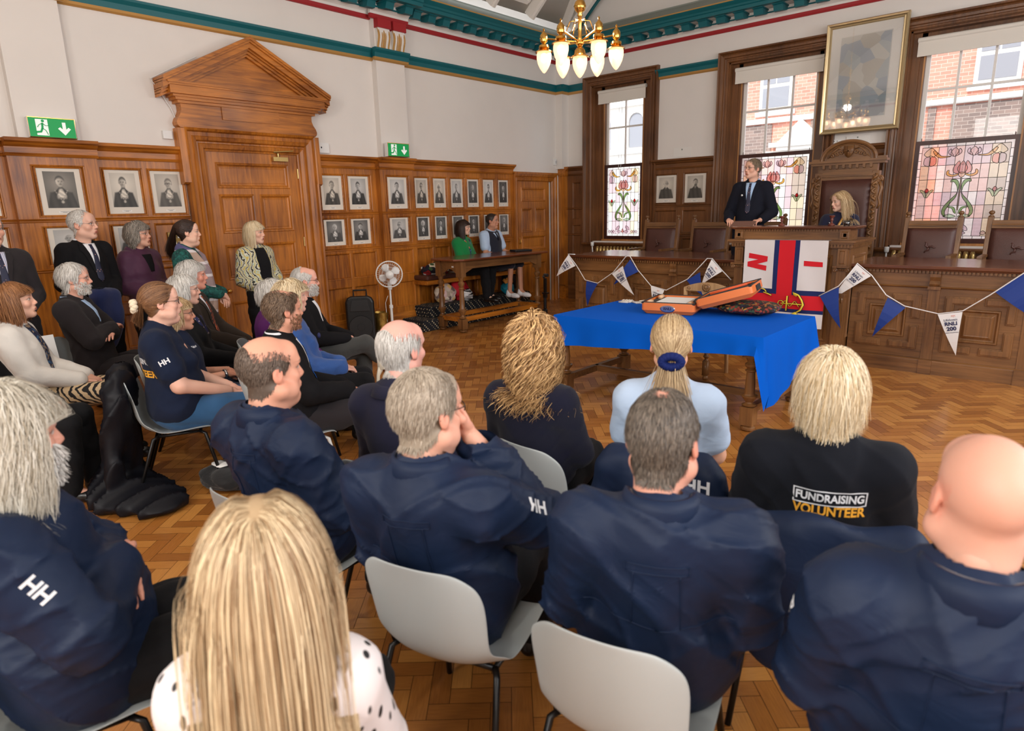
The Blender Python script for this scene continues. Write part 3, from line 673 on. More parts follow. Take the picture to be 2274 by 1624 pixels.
# ---- the council bench: two wings and the central rostrum
YB = -2.80
def PF(u, v, h): return (u, YB-h, v)
def bench_wing(label, x0, x1, strips, group=None):
    T = thing('council_bench', label, 'bench', (0, 0, 0), 0, 'panelled wings of the council bench')
    b = MB(); b.box((x0-.06, YB-.07, 1.075), (x1+.04, -1.75, 1.11)); b.box((x0-.045, YB-.055, 1.06), (x1+.03, -1.77, 1.075))
    b.build('worktop', TOPW, T, bevel=.006)
    b = MB(); n = int((x1-x0)/.034)
    b.box((x0-.02, YB-.02, 1.03), (x1+.02, YB+.05, 1.06))
    for k in range(n): x = x0-.02+(k+.2)*(x1-x0+.04)/n; b.box((x, YB-.045, 1.033), (x+.02, YB-.02, 1.058))
    b.build('dentil_moulding', BOAKX, T)
    b = MB(); b.box((x0, YB, .15), (x1, YB+.05, 1.029)); b.box((x0+.001, YB+.051, .15), (x0+.05, -1.8, 1.03)); b.box((x1-.05, YB+.051, .15), (x1-.001, -1.8, 1.03))
    b.run(PF, x0, x1, [(.885, 0), (.885, .02), (.895, .032), (.905, .02), (.905, 0)]); b.build('front_board', BOAKX, T)
    b = MB(); b.box((x0-.01, YB-.03, 0), (x1, YB+.06, .135)); b.run(PF, x0-.01, x1, [(.13, 0), (.13, .03), (.145, .028), (.155, .012), (.155, 0)])
    for u in strips: b.box((u-.058, YB-.045, 0), (u+.058, YB, .15))
    b.build('plinth', BOAKX, T)
    for u in strips:
        s = MB(); s.box((u-.05, YB-.012, .15), (u+.05, YB, .89)); s.rings(PF, u-.03, .2, u+.03, .86, [(0, .012), (.006, .004), (.01, .004)])
        s.run(PF, u-.045, u+.045, [(.905, 0), (.905, .035), (.93, .05), (.96, .03), (1.0, .045), (1.03, .045), (1.03, 0)]); s.box((u-.055, YB-.05, .875), (u+.055, YB, .905))
        s.build('pilaster', BOAK, T)
    ed = [x0+.02]+[v for u in strips for v in (u-.055, u+.055)]+[x1-.02]
    for k in range(0, len(ed), 2):
        a, c = ed[k]+.045, ed[k+1]-.045
        if c-a < .3: continue
        m = MB(); z0, z1 = .245, .815; cx, cz = (a+c)/2, (z0+z1)/2; w_ = (c-a); h_ = z1-z0
        # fielded square in the middle and eight mitred pieces round it
        iw, ih = w_*.27, h_*.27
        m.rings(PF, cx-iw, cz-ih, cx+iw, cz+ih, [(-.014, 0), (-.010, .03), (.004, .034), (.016, .012), (.03, .012), (.055, .030), (.065, .028)])
        ow, oh = w_*.36, h_*.36; g_ = .035
        for sx in (-1, 1):
            for sz in (-1, 1):
                L_ = [(ow, g_), (w_/2, g_), (w_/2, h_/2), (g_, h_/2), (g_, oh), (ow, oh)]
                q = [(cx+sx*p, cz+sz*r) for p, r in L_]
                m.prism(q, 'y', YB-.02, YB); c0 = np.mean(q, 0)
                qi = [(cx+sx*p, cz+sz*r) for p, r in [(ow+.012, g_+.015), (w_/2-.015, g_+.015), (w_/2-.015, h_/2-.015), (g_+.015, h_/2-.015), (g_+.015, oh+.012), (ow+.012, oh+.012)]]
                m.prism(qi, 'y', YB-.034, YB-.02)
        m.build('geometric_panel', BOAK, T, bevel=.005)
    return T
bench_wing('left wing of the oak council bench, below the narrow window', 2.36, 4.74, [3.15, 3.94])
bench_wing('right wing of the oak council bench with nested square panels', 6.065, 9.7, [6.825, 7.615, 8.405, 9.2])
T = thing('rostrum', 'raised oak rostrum in the middle of the bench, flag hung on its front', 'rostrum')
b = MB(); b.box((4.76, -3.02, 1.482), (6.10, -2.62, 1.505)); b.box((4.78, -3.0, 1.472), (6.08, -2.63, 1.482)); b.build('top_board', TOPW, T, bevel=.004)
b = MB(); b.box((4.82, -2.97, 1.36), (6.03, -2.66, 1.475))
for x in (4.80, 5.94): b.box((x, -2.99, 1.36), (x+.1, -2.9, 1.475)); b.rings(lambda u, v, h: (u, -2.99-h, v), x+.015, 1.375, x+.085, 1.45, [(0, 0), (.006, .004), (.016, -.004), (.02, .0)])
for k in range(36): x = 4.90+k*.0295; b.box((x, -2.985, 1.452), (x+.018, -2.97, 1.471))
b.build('upper_box', BOAKX, T)
b = MB(); b.box((4.73, -3.03, 1.335), (6.11, -2.2, 1.358)); b.box((4.75, -3.01, 1.315), (6.09, -2.22, 1.335)); b.box((4.77, -2.99, 1.275), (6.07, -2.24, 1.315))
for k in range(40): x = 4.775+k*.033; b.box((x, -3.005, 1.285), (x+.02, -2.99, 1.313))
for k in range(22): y = -2.97+k*.033; b.box((6.07, y, 1.285), (6.085, y+.02, 1.313))
b.build('ledge', BOAKX, T)
b = MB(); b.box((4.80, -2.94, 0), (6.05, -2.25, 1.28)); b.box((4.78, -2.97, 0), (6.07, -2.25, .15))
b.rings(lambda u, v, h: (u, -2.94-h, v), 4.98, .25, 5.88, 1.2, [(0, .0), (.01, .015), (.03, .01), (.045, -.005), (.06, -.005)])
b.rings(lambda u, v, h: (6.05+h, u, v), -2.85, .3, -2.35, 1.2, [(0, .0), (.01, .015), (.03, .01), (.045, -.005), (.06, -.005)])
b.build('body', BOAK, T)
for x in (4.86, 5.985):
    b = MB(); b.box((x-.052, -2.985, .15), (x+.052, -2.94, .78)); b.box((x-.05, -2.985, 1.09), (x+.05, -2.94, 1.27)); b.rings(lambda u, v, h: (u, -2.985-h, v), x-.03, 1.11, x+.03, 1.25, [(0, 0), (.005, .006), (.012, -.004), (.016, -.004)])
    b.box((x-.085, -3.01, 1.07), (x+.085, -2.94, 1.09)); b.box((x-.05, -2.98, .8), (x+.05, -2.94, 1.05)); b.box((x-.075, -3.0, .78), (x+.075, -2.94, .80)); b.box((x-.065, -2.995, .765), (x+.065, -2.94, .78))
    for s in (-1, 1): b.tube([(x+s*(.06-.022*math.cos(a)*(1-a/9)), -3.0, 1.043+.022*math.sin(a)*(1-a/9)) for a in np.linspace(0, 8, 18)], .009, 6); b.lathe([(.02, -3.005), (.02, -2.96)], (x+s*.06, 0, 1.043), 12, 'y')
    for k in range(-2, 3): b.ball((x+k*.018, -2.995, 1.05), (.008, .012, .014), 8, 5)
    for k in range(-1, 2): b.ball((x+k*.03, -2.985, .72), (.014, .008, .03), 8, 5)
    b.build('ionic_pilaster', BOAK, T)

# ---- flag with letters and an anchor, hung over the front
FLW = mat('flag_white', (226, 222, 224), .85, var=.02, vscale=3); FLR = mat('flag_red', (214, 20, 38), .85); FLB = mat('flag_blue', (16, 36, 96), .85); FLY = mat('flag_yellow', (236, 214, 70), .85)
T = thing('flag', 'white flag with red and blue cross, letters and yellow anchor on the rostrum front', 'flag')
def fl_y(x, z): return -3.045-.012*math.sin((x-4.95)*9+z*3)*min(1, (1.36-z)*1.6)-.006*math.sin(x*23+z*5)*min(1, 1.36-z)
def fl_patch(b, pts, h, ns=1):
    b.add([(x, fl_y(x, z)-h, z) for x, z in pts], [tuple(range(len(pts)))])
def fl_rect(b, x0, z0, x1, z1, h=0, nx=24, nz=24):
    xs_ = np.linspace(x0, x1, nx); zs_ = np.linspace(z0, z1, nz)
    b.add([(x, fl_y(x, z)-h, z) for z in zs_ for x in xs_], [(j*nx+i, j*nx+i+1, (j+1)*nx+i+1, (j+1)*nx+i) for j in range(nz-1) for i in range(nx-1)])
fx0, fx1, fz0, fz1 = 4.95, 5.855, .40, 1.357
b = MB(); fl_rect(b, fx0, fz0, fx1, fz1, 0, 48, 40); b.add([(x, y, 1.359) for x in (4.96, 5.87) for y in (-2.99, -3.05)], [(0, 1, 3, 2)])
cl = b.build('cloth', FLW, T, True)
b = MB(); fl_rect(b, 5.29, .80, 5.565, fz1, .001); fl_rect(b, fx0, .755, fx1, .812, .0011, 40, 6); fl_rect(b, fx0, .56, fx1, .6, .0011, 40, 6); b.build('blue_bands', FLB, T, True)
b = MB(); fl_rect(b, 5.343, .70, 5.515, fz1, .002); fl_rect(b, fx0, .60, fx1, .757, .0021, 40, 12); b.build('red_cross', FLR, T, True)
b = MB()
cz = lambda *p: [(5.007+(x-365)*.00098, 1.207-(y-550)*.00092) for x, y in p]
fl_patch(b, cz((365, 548), (585, 585), (582, 640), (362, 610)), .003); fl_patch(b, cz((352, 660), (352, 715), (572, 762), (575, 700)), .003); fl_patch(b, cz((582, 598), (582, 646), (355, 715), (352, 657)), .0034)
b.build('letter', FLR, T); b = MB(); fl_patch(b, [(5.618, 1.138), (5.812, 1.128), (5.815, 1.076), (5.62, 1.082)], .003); b.build('letter', FLR, T)
def tubef(b, pts, r, h=.008, n=6): b.tube([(x, fl_y(x, z)-h, z) for x, z in pts], r, n, flat=.5)
b = MB(); o_ = MB()
for B, g, hh in ((o_, .006, .003), (b, 0, .016)):
    tubef(B, [(5.41, .66), (5.66, .66)], .012+g, hh)                                   # shank
    tubef(B, [(5.475, .745), (5.47, .58)], .016+g, hh)                                 # stock
    tubef(B, [(5.405+.03*math.cos(a), .66+.03*math.sin(a)) for a in np.linspace(0, 2*PI, 14)], .007+g, hh)
    tubef(B, [(5.56, .775), (5.60, .76), (5.635, .71), (5.655, .66), (5.63, .60), (5.58, .565), (5.54, .55)], [.012+g, .016+g, .02+g, .022+g, .02+g, .016+g, .01+g], hh)
    for s in (1, -1): B.prism([(5.535, .66+s*.135), (5.60, .66+s*.11), (5.575, .66+s*.085), (5.545, .66+s*.1)], 'y', -3.066-hh, -3.06-hh)
    tubef(B, [(5.43+.15*t, .66+.03*math.sin(t*9)) for t in np.linspace(0, 1.2, 16)], .006+g, hh)
    tubef(B, [(5.17+.06*math.cos(a), .765+.045*math.sin(a)) for a in np.linspace(0.2, 2.9, 12)], .009+g, hh); tubef(B, [(5.2, .77), (5.25, .755), (5.29, .74)], .012+g, hh)
o_.build('anchor_outline', mat('dark_outline', (30, 26, 22), .8), T, True); b.build('anchor', FLY, T, True)

# ---- bunting
NAVY = mat('print_navy', (34, 40, 84), .7); OR = mat('print_orange', (226, 104, 60), .7); PENW = mat('pennant_white', (234, 232, 232), .6); PENB = mat('pennant_blue', (10, 54, 140), .55)
SL = [(2.45, 1.115), (2.33, 1.116), (2.346, 1.108), (2.473, .958), (2.631, .761), (2.854, .728), (3.096, .89), (3.292, 1.105), (3.326, 1.117), (3.354, 1.111), (3.483, .936), (3.691, .739), (3.903, .693), (4.199, .853), (4.372, 1.029), (4.444, 1.117), (4.513, 1.117), (4.635, .995), (4.76, .87)]
SR = [(5.803, .761), (5.995, .881), (6.09, 1.016), (6.122, 1.115), (6.273, .996), (6.427, .803), (6.601, .699), (6.902, .646), (7.102, .694), (7.296, .861), (7.519, 1.075), (7.6, 1.115)]
PEN = [[('w', [(2.346, 1.108), (2.473, .958), (2.131, .794)]), ('b', [(2.654, .749), (2.846, .728), (2.672, .39)]), ('w', [(3.089, .871), (3.259, .988), (3.443, .603)]), ('b', [(3.362, 1.075), (3.49, .919), (3.106, .724)]), ('w', [(3.691, .745), (3.889, .698), (3.79, .358)]), ('b', [(4.187, .841), (4.363, .951), (4.438, .642)]), ('w', [(4.513, 1.115), (4.653, .974), (4.398, .80)])],
       [('b', [(5.812, .767), (5.996, .872), (6.048, .433)]), ('w', [(6.129, 1.113), (6.273, .996), (5.913, .724)]), ('b', [(6.441, .78), (6.611, .686), (6.335, .354)]), ('w', [(6.902, .646), (7.102, .69), (7.097, .256)]), ('b', [(7.327, .893), (7.52, 1.071), (7.604, .694)])]]
for si, (S_, PN) in enumerate(zip((SL, SR), PEN)):
    T = thing('bunting', ['string of blue and white pennants along the left wing of the bench', 'string of blue and white pennants along the right wing of the bench'][si], 'bunting', group='strings of pennants on the bench')
    cord = MB().tube([(x, (-2.93 if x > 6.1 or si == 0 else -3.05)-.01*(k % 3), z+.004) for k, (x, z) in enumerate(S_)], .006, 6).build('cord', PENW, T, True)
    for k, (c, p) in enumerate(PN):
        yy = (-2.925 if si == 0 or k > 0 else -3.05)-.012*(k % 2)-(.03 if c == 'w' else 0)
        ce = np.mean(p, 0); n_ = 6; bb = MB(); rows = []
        for i in range(n_+1):       # curled triangle
            f = i/n_; a_ = np.array(p[0])*(1-f)+np.array(p[2])*f; c_ = np.array(p[1])*(1-f)+np.array(p[2])*f; cv = -.03*math.sin(f*PI)
            rows += [(a_[0], yy+cv, a_[1]), (c_[0], yy+cv, c_[1])]
        bb.add(rows, [(2*i, 2*i+1, 2*i+3, 2*i+2) for i in range(n_)])
        po = bb.build('pennant', PENW if c == 'w' else PENB, T, solid=.002)
        if c == 'w':
            po['label'] = 'white pennant with printed lettering'
            X_ = (np.array(p[1])-np.array(p[0])); X_ /= np.linalg.norm(X_); Yd = np.array([-X_[1], X_[0]])
            top = (np.array(p[0])+np.array(p[1]))/2; dn = -Yd if np.dot(np.array(p[2])-top, -Yd) > 0 else Yd
            w0 = np.linalg.norm(np.array(p[1])-np.array(p[0]))
            for tx, d_, sz, mt in (('Lifeboats', .31, .17, NAVY), ('RNLI', .50, .27, NAVY), ('200', .74, .29, NAVY), ('AND COUNTING', .92, .075, NAVY)):
                q = top+dn*w0*d_; q = q+(np.array(p[2])-top)*0.0+(np.array(p[2])-top-dn*np.dot(np.array(p[2])-top, dn))*d_*w0/max(np.dot(np.array(p[2])-top, dn), .01)
                text(po, 'lettering', tx, mt, frame_m((q[0], yy-.006-.03*math.sin(min(1, d_*w0/.35)*PI), q[1]), (X_[0], 0, X_[1]), (-dn[0], 0, -dn[1])), sz*w0*.9, .0008, bold=tx in ('RNLI', '200'))
            q = top+dn*w0*.14; text(po, 'printed_mark', '>|<', OR, frame_m((q[0]+X_[0]*w0*.12, yy-.012, q[1]+X_[1]*w0*.12), (X_[0], 0, X_[1]), (-dn[0], 0, -dn[1])), .13*w0, .0008)

# ---- high-backed council chairs
def council_chair(T):
    for s in (-1, 1):
        MB().prism([(-.035, 0), (.035, 0), (.035, .48), (.115, 1.13), (.06, 1.13), (-.035, .48)], 'x', s*.27-.029, s*.27+.029).build('rear_post', BOAK, T, bevel=.005)
        f = MB().lathe([(.012, 1.12), (.03, 1.135), (.012, 1.15), (.026, 1.165), (.03, 1.18), (.02, 1.195), (.004, 1.2)], (s*.27, .087, 0), 10); f.build('finial', BOAK, T, True)
    r = MB(); r.prism([(.03, 1.0), (.085, 1.0), (.095, 1.09), (.05, 1.09)], 'x', -.25, .25); r.prism([(.02, 1.03), (.05, 1.03), (.055, 1.05), (.03, 1.05)], 'x', -.25, .25); r.build('back_rail', BOAKX, T, bevel=.004); MB().prism([(-.02, .5), (.03, .5), (.03, .56), (-.02, .56)], 'x', -.25, .25).build('lower_rail', BOAKX, T)
    p = MB(); n = 9; vs = []
    for j in range(n):
        for i in range(n):
            u, v = i/(n-1), j/(n-1); z = .55+v*.46; bul = .03*math.sin(u*PI)**.6*math.sin(v*PI)**.6
            vs.append((-.25+.5*u, -.0+v*.065-bul-.01, z))
    p.add(vs, [(j*n+i, j*n+i+1, (j+1)*n+i+1, (j+1)*n+i) for j in range(n-1) for i in range(n-1)])
    bk = p.build('leather_back', LEATH, T, True, solid=.03)
    em = MB()
    for k in range(3):
        a = k*2*PI/3+.5; q = [(0, 0), (.035*math.cos(a), .035*math.sin(a)), (.035*math.cos(a)+.03*math.cos(a-1.2), .035*math.sin(a)+.03*math.sin(a-1.2)), (.075*math.cos(a-.5), .075*math.sin(a-.5))]
        em.tube([(x, -.055+.0*x, .78+z) for x, z in q], [.013, .012, .009, .006], 6)
    em.build('embossed_emblem', LEATH, bk, True)
    st = MB().box((-.27, -.5, .4), (.27, 0, .49)); st.build('seat', LEATH, T, bevel=.03)
    for s in (-1, 1):
        MB().lathe([(.02, 0), (.03, .05), (.025, .2), (.035, .25), (.03, .4)], (s*.24, -.46, 0), 10).build('front_leg', BOAK, T, True)
        a = MB().box((s*.27-.025, -.46, .68), (s*.27+.025, .03, .71)); a.lathe([(.02, .4), (.028, .55), (.02, .68)], (s*.27, -.43, 0), 8); a.build('arm', BOAK, T)
CCH = [(2.85, 'leather backed council chair beneath the narrow window, farthest left'), (3.66, 'second leather backed council chair, between narrow window and speaker'), (4.46, 'council chair mostly hidden behind the standing speaker'), (6.48, 'leather backed council chair just right of the high carved chair'), (7.31, 'rightmost leather backed council chair, at the photo edge')]
c0 = thing('council_chair', CCH[0][1], 'chair', (CCH[0][0], -1.25, DZ), 0, 'leather council chairs on the platform'); council_chair(c0)
for x, lb in CCH[1:]:
    c = copy_tree(c0); c.location = (x, -1.25, DZ); c['label'] = lb
# ---- the mayoral high chair
T = thing('carved_throne', 'high carved oak chair with arched crest, brown leather back, behind the rostrum', 'chair', (5.385, -.85, DZ))
for s in (-1, 1):
    MB().box((s*.35-.045, -.04, 0), (s*.35+.045, .05, 1.72)).build('post', BOAK, T, bevel=.004)
    b = MB()
    for k in range(11):
        z = .72+k*.088; b.tube([(s*.35+.022*math.sin(t*6+k), -.05-.012*math.sin(t*PI), z+t*.085) for t in np.linspace(0, 1, 7)], [.006, .014, .018, .018, .016, .012, .005], 6)
        b.ball((s*.35-.018*(-1)**k, -.052, z+.05), (.016, .012, .022), 8, 5)
    b.tube([(s*(.40+.035*math.cos(a)*(1-a/12)), -.03, 1.62+.035*math.sin(a)*(1-a/12)) for a in np.linspace(-1, 8, 20)], .014, 6)
    b.tube([(s*.40, -.03, 1.58), (s*.43, -.03, 1.5), (s*.405, -.03, 1.38), (s*.425, -.03, 1.3), (s*.4, -.03, 1.24)], [.02, .022, .014, .02, .008], 6)
    b.build('carved_foliage', BOAK, T, True)
b = MB(); b.box((-.36, -.03, 1.62), (.36, .05, 1.84)); b.box((-.37, -.045, 1.66), (.37, -.02, 1.69)); b.box((-.47, -.09, 1.84), (.47, .06, 1.87)); b.box((-.45, -.07, 1.81), (.45, .06, 1.84))
for k in range(8): x = -.3+k*.082; b.prism([(x, 1.77), (x+.03, 1.77), (x+.03, 1.81), (x, 1.81)], 'y', -.07, -.02); b.ball((x+.015, -.05, 1.77), (.015, .02, .012), 8, 5)
b.build('cornice_rail', BOAKX, T)
b = MB(); ar = [(.33*math.cos(a), 1.87+.235*math.sin(a)) for a in np.linspace(0, PI, 25)]
b.prism(ar, 'y', -.02, .03)
b.tube([(x, -.03, z) for x, z in ar], .025, 8); b.tube([(x*.85, -.03, 1.87+(z-1.87)*.85) for x, z in ar], .008, 6)
for s in (-1, 1): b.box((s*.40-.05, -.05, 1.87), (s*.40+.05, .05, 1.90))
b.build('arched_crest', BOAKX, T)
b = MB(); b.prism([(-.06, 2.05), (.06, 2.05), (.06, 1.97), (.03, 1.92), (0, 1.90), (-.03, 1.92), (-.06, 1.97)], 'y', -.055, -.02)
b.box((-.008, -.065, 1.91), (.008, -.05, 2.05)); b.box((-.055, -.065, 1.975), (.055, -.05, 1.99))
for s in (-1, 1):
    for k in range(3): b.tube([(s*(.09+k*.055+.025*math.cos(a)*(1-a/10)), -.035, 1.93+.03*(2-k)*.6+.025*math.sin(a)*(1-a/10)) for a in np.linspace(0, 7, 16)], .009, 6)
    b.tube([(s*.07, -.04, 2.0), (s*.12, -.045, 2.03), (s*.19, -.04, 1.98), (s*.25, -.035, 1.9)], [.006, .012, .01, .004], 6)
b.build('carved_shield', BOAK, T, True)
b = MB(); n = 9; vs = [(-.305+.61*i/(n-1), -.02-.03*math.sin(PI*i/(n-1))**.7*math.sin(PI*j/(n-1))**.7, .5+1.12*j/(n-1)) for j in range(n) for i in range(n)]
b.add(vs, [(j*n+i, j*n+i+1, (j+1)*n+i+1, (j+1)*n+i) for j in range(n-1) for i in range(n-1)]); b.build('leather_back', LEATH, T, True, solid=.03)
MB().box((-.36, -.58, .36), (.36, -.04, .48)).build('seat', LEATH, T, bevel=.03)
for s in (-1, 1):
    MB().lathe([(.03, 0), (.045, .08), (.03, .2), (.04, .36)], (s*.3, -.53, 0), 10).build('front_leg', BOAK, T, True)
    a = MB().box((s*.35-.04, -.55, .66), (s*.35+.04, -.04, .7)); a.lathe([(.03, .36), (.04, .5), (.03, .66)], (s*.35, -.5, 0), 8); a.build('arm', BOAK, T)
# things on the rostrum
for k, x in enumerate((5.28, 5.81)):
    c = MB().lathe([(.035, 0), (.035, .012), (.012, .03), (.01, .05), (.02, .065), (.012, .075), (.028, .1), (.03, .108), (.018, .11)], (0, 0, 0), 14).build('wooden_candlestick', wood('red_turned_wood', (70, 24, 14), (120, 50, 30)), None, True, loc=(x, -2.85, 1.505))
    tag(c, ['turned wooden stand on the rostrum in front of the speaker', 'turned wooden stand on the rostrum in front of the seated woman'][k], 'stand', 'turned wooden stands on the rostrum')
c = MB().lathe([(.03, 0), (.034, .055), (.032, .055), (.028, .006)], (0, 0, 0), 16).build('water_glass', glassy('tumbler', (.9, .92, .95), gloss=.2), None, True, loc=(5.97, -2.88, 1.505)); tag(c, 'small clear water glass at the right end of the rostrum', 'glass')

# ---- radiators under the windows
for k, (x0, lb) in enumerate(((.95, 'cast radiator under the narrow window'), (5.85, 'cast radiator under the right window'))):
    T = thing('radiator', lb, 'radiator', (x0, -.26, 0), 0, 'radiators below the windows')
    z0 = 0 if k == 0 else DZ
    b = MB()
    for i in range(13): b.lathe([(.02, z0), (.034, z0+.04), (.03, z0+.1), (.03, 1.0-.04), (.034, 1.04), (.02, 1.09)] if k else [(.02, 0), (.034, .04), (.03, .1), (.03, .95), (.034, 1.0), (.02, 1.06)], (.06+i*.075, 0, 0), 8)
    b.tube([(.03, 0, .9), (1.0, 0, .9)], .02, 6); b.build('columns', mat('old_brass', (186, 160, 104), .3), T, True)
    b = MB(); b.tube([(-.02, -.03, .9), (-.02, -.05, 1.06)], .012, 6); b.lathe([(.02, 1.06), (.03, 1.075), (.032, 1.13), (.026, 1.14)], (-.02, -.05, 0), 12); b.build('valve', WPLAST, T, True)

# ---- blue-covered oak table
TZ = .772
T = thing('oak_table', 'long oak table on turned legs under a blue cloth', 'table', (5.2, -5.06, 0))
tl = [(.052, .05), (.055, .02), (.045, .0)]
def turned_leg(b, x, y, h, k=1.0):
    s = .055*k
    b.lathe([(.035*k, 0), (.058*k, .012), (.06*k, .03), (.045*k, .045), (.03*k, .05)], (x, y, 0), 14)
    b.box((x-s, y-s, .05), (x+s, y+s, .2)); z = .2; H = h-.2
    pr = [(.035, 0), (.055, .02), (.058, .04), (.032, .07), (.03, .09), (.045, .14), (.058, .18), (.066, .21), (.066, .225), (.05, .235), (.042, .26), (.04, .45), (.034, .70), (.046, .72), (.046, .74), (.03, .76), (.05, .82), (.052, .86), (.03, .9), (.05, 1.0)]
    b.lathe([(r*k, z+t*H) for r, t in pr], (x, y, 0), 16)
for x, y in ((.9, -.55), (-.9, -.55), (-.88, .46), (.9, .46)):
    b = MB(); turned_leg(b, x, y, .6, .95); b.box((x-.055, y-.055, .6), (x+.055, y+.055, .735)); b.build('leg', BOAK, T, True, auto=30)
b = MB(); b.box((-.92, -.57, .63), (.92, -.53, .735)); b.box((-.92, .44, .63), (.92, .48, .735)); b.box((-.92, -.55, .63), (-.88, .46, .735)); b.box((.88, -.55, .63), (.92, .46, .735)); b.build('apron', BOAKX, T)
b = MB()
for x in (-.89, .9): b.box((x-.025, -.55, .13), (x+.025, .46, .19))
b.box((-.9, -.075, .13), (.9, -.025, .19)); b.build('stretcher', BOAKX, T)
MB().box((-.99, -.6, .735), (.99, .58, .762)).build('tabletop', TOPW, T, bevel=.005)
# cloth: top sheet with draped skirts
def cloth():
    x0, x1, y0, y1 = -1.0, 1.0, -.61, .59; z = TZ; r_ = .02
    nx, ny = 60, 40; per = []
    def edge(n, a, b): return [(a[0]+(b[0]-a[0])*i/n, a[1]+(b[1]-a[1])*i/n) for i in range(n)]
    per = edge(nx, (x0, y0), (x1, y0))+edge(ny, (x1, y0), (x1, y1))+edge(nx, (x1, y1), (x0, y1))+edge(ny, (x0, y1), (x0, y0))
    N_ = len(per); V = [(x, y, z) for x, y in per]; F = []
    def drop(i):
        if i < nx: f = i/nx; d = .285-.15*f
        elif i < nx+ny: f = (i-nx)/ny; d = .60-.25*f if f > .04 else .2+.4*f/.04
        elif i < 2*nx+ny: f = (i-nx-ny)/nx; d = .34-.1*f
        else: f = (i-2*nx-ny)/ny; d = .26
        if i == nx: d = .56
        return d
    K = 9
    for k in range(1, K+1):
        t = k/K
        for i, (x, y) in enumerate(per):
            d = drop(i)*t
            nx_, ny_ = (0, -1) if i < nx else (1, 0) if i < nx+ny else (0, 1) if i < 2*nx+ny else (-1, 0)
            if i in (0, nx, nx+ny, 2*nx+ny):
                p = per[i-1]; n2 = {0: (-1, -1), nx: (1, -1), nx+ny: (1, 1), 2*nx+ny: (-1, 1)}[i]; nx_, ny_ = n2[0]*.7, n2[1]*.7
            s = i*.37; o = .012+.02*t*math.sin(s*1.3)*math.sin(s*.31+1)+.03*t*t
            if abs(i-nx) < 7: o += (.035*math.cos((i-nx)*.9)+.02)*t*(1-abs(i-nx)/7)
            if abs(i-nx-ny) < 6: o += .04*t*math.cos((i-nx-ny)*.9)*(1-abs(i-nx-ny)/6)
            rr = 1-math.exp(-t*9)
            V.append((x+nx_*o*rr, y+ny_*o*rr, z-d-.0))
    F = [((k)*N_+i, (k)*N_+(i+1) % N_, (k+1)*N_+(i+1) % N_, (k+1)*N_+i) for k in range(K) for i in range(N_)]
    F.append(tuple(range(N_)))
    b = MB(); b.add(V, F); o = b.build('tablecloth', BLUE, None, True, loc=(5.2, -5.06, 0), auto=50); tag(o, 'bright blue cloth spread over the long table, hanging low at its right end', 'tablecloth')
cloth()
# ---- carved chair behind the table
PALE = wood('pale_carved_wood', (168, 128, 84), (214, 178, 134))
T = thing('carved_chair', 'pale carved wooden chair behind the blue-covered table', 'chair', (4.95, -3.98, 0))
def arch_top(x): return .955-.10*(x/.26)**2*.6
b = MB(); xs_ = np.linspace(-.26, .26, 13)
b.prism([(x, arch_top(x)) for x in xs_]+[(x, .86-.0*x) for x in xs_[::-1]], 'y', -.02, .015); b.prism([(-.06, .86), (.06, .86), (.03, .80), (.045, .62), (-.045, .62), (-.03, .80)], 'y', -.015, .012); b.build('back_top', PALE, T)
b = MB(); b.lathe([(.045, -.035), (.045, -.02)], (0, 0, .905), 18, 'y')
for k in range(12): a = k*PI/6; b.ball((.03*math.cos(a), -.037, .905+.03*math.sin(a)), (.009, .006, .009), 6, 4)
for s in (-1, 1): b.tube([(s*(.2+.022*math.cos(a)*(1-a/9)), -.022, .885+.022*math.sin(a)*(1-a/9)) for a in np.linspace(0, 7, 16)], .004, 5)
b.ball((0, -.04, .905), (.013, .008, .013), 8, 5); b.build('carved_rosette', wood('darker_carved_wood', (120, 84, 50), (176, 136, 92)), T, True)  # rosette and scrolls in a darker wood tone than the chair back
for s in (-1, 1):
    MB().tube([(s*.25, .02, 0), (s*.24, .0, .45), (s*.25, 0, .88)], .022, 8).build('back_post', PALE, T, True)
    b = MB(); turned_leg(b, s*.2, -.38, .43, .5); b.build('front_leg', BOAK, T, True)
MB().box((-.25, -.42, .43), (.25, .03, .48)).build('seat', LEATH, T, bevel=.02)
# ---- orange case, open, with its lid resting on a cushion
ORG = mat('orange_plastic', (240, 128, 62), .4); FOAM = mat('grey_foam', (52, 52, 54), .9, bump=.4, bscale=300)
T = thing('equipment_case', 'open orange hard case with papers on the blue table', 'case', (5.03, -4.83, TZ+.003), R(13))
def shell(b, w_, d_, h_, t=.012):
    def rr(i, z): 
        return [(sx*(w_/2-i-.03+.03*math.cos(a)), sy*(d_/2-i-.03+.03*math.sin(a)), z) for sx, sy, a in [(1, 1, PI/2*k/3) for k in range(4)]+[(-1, 1, PI/2-PI/2*k/3) for k in range(4)]+[(-1, -1, PI/2*k/3) for k in range(4)]+[(1, -1, PI/2-PI/2*k/3) for k in range(4)]]
    L_ = [rr(.035, 0), rr(.03, .0), rr(.0, .035), rr(0, h_), rr(t, h_), rr(t, .03)]
    n = 16; vs = [p for l in L_ for p in l]
    b.add(vs, [(k*n+i, k*n+(i+1) % n, (k+1)*n+(i+1) % n, (k+1)*n+i) for k in range(5) for i in range(n)]+[tuple(range(n)), tuple(5*n+i for i in range(n))])
cw_, cd_, ch_ = .50, .58, .105
b = MB(); shell(b, cw_, cd_, ch_); b.build('case_base', ORG, T, True, auto=35)
b = MB(); b.tube([(sx*(cw_/2-.006), sy*(cd_/2-.006), ch_) for sx, sy in ((-1, -1), (1, -1), (1, 1), (-1, 1))], .009, 6, True); b.build('rim', BLACK, T)
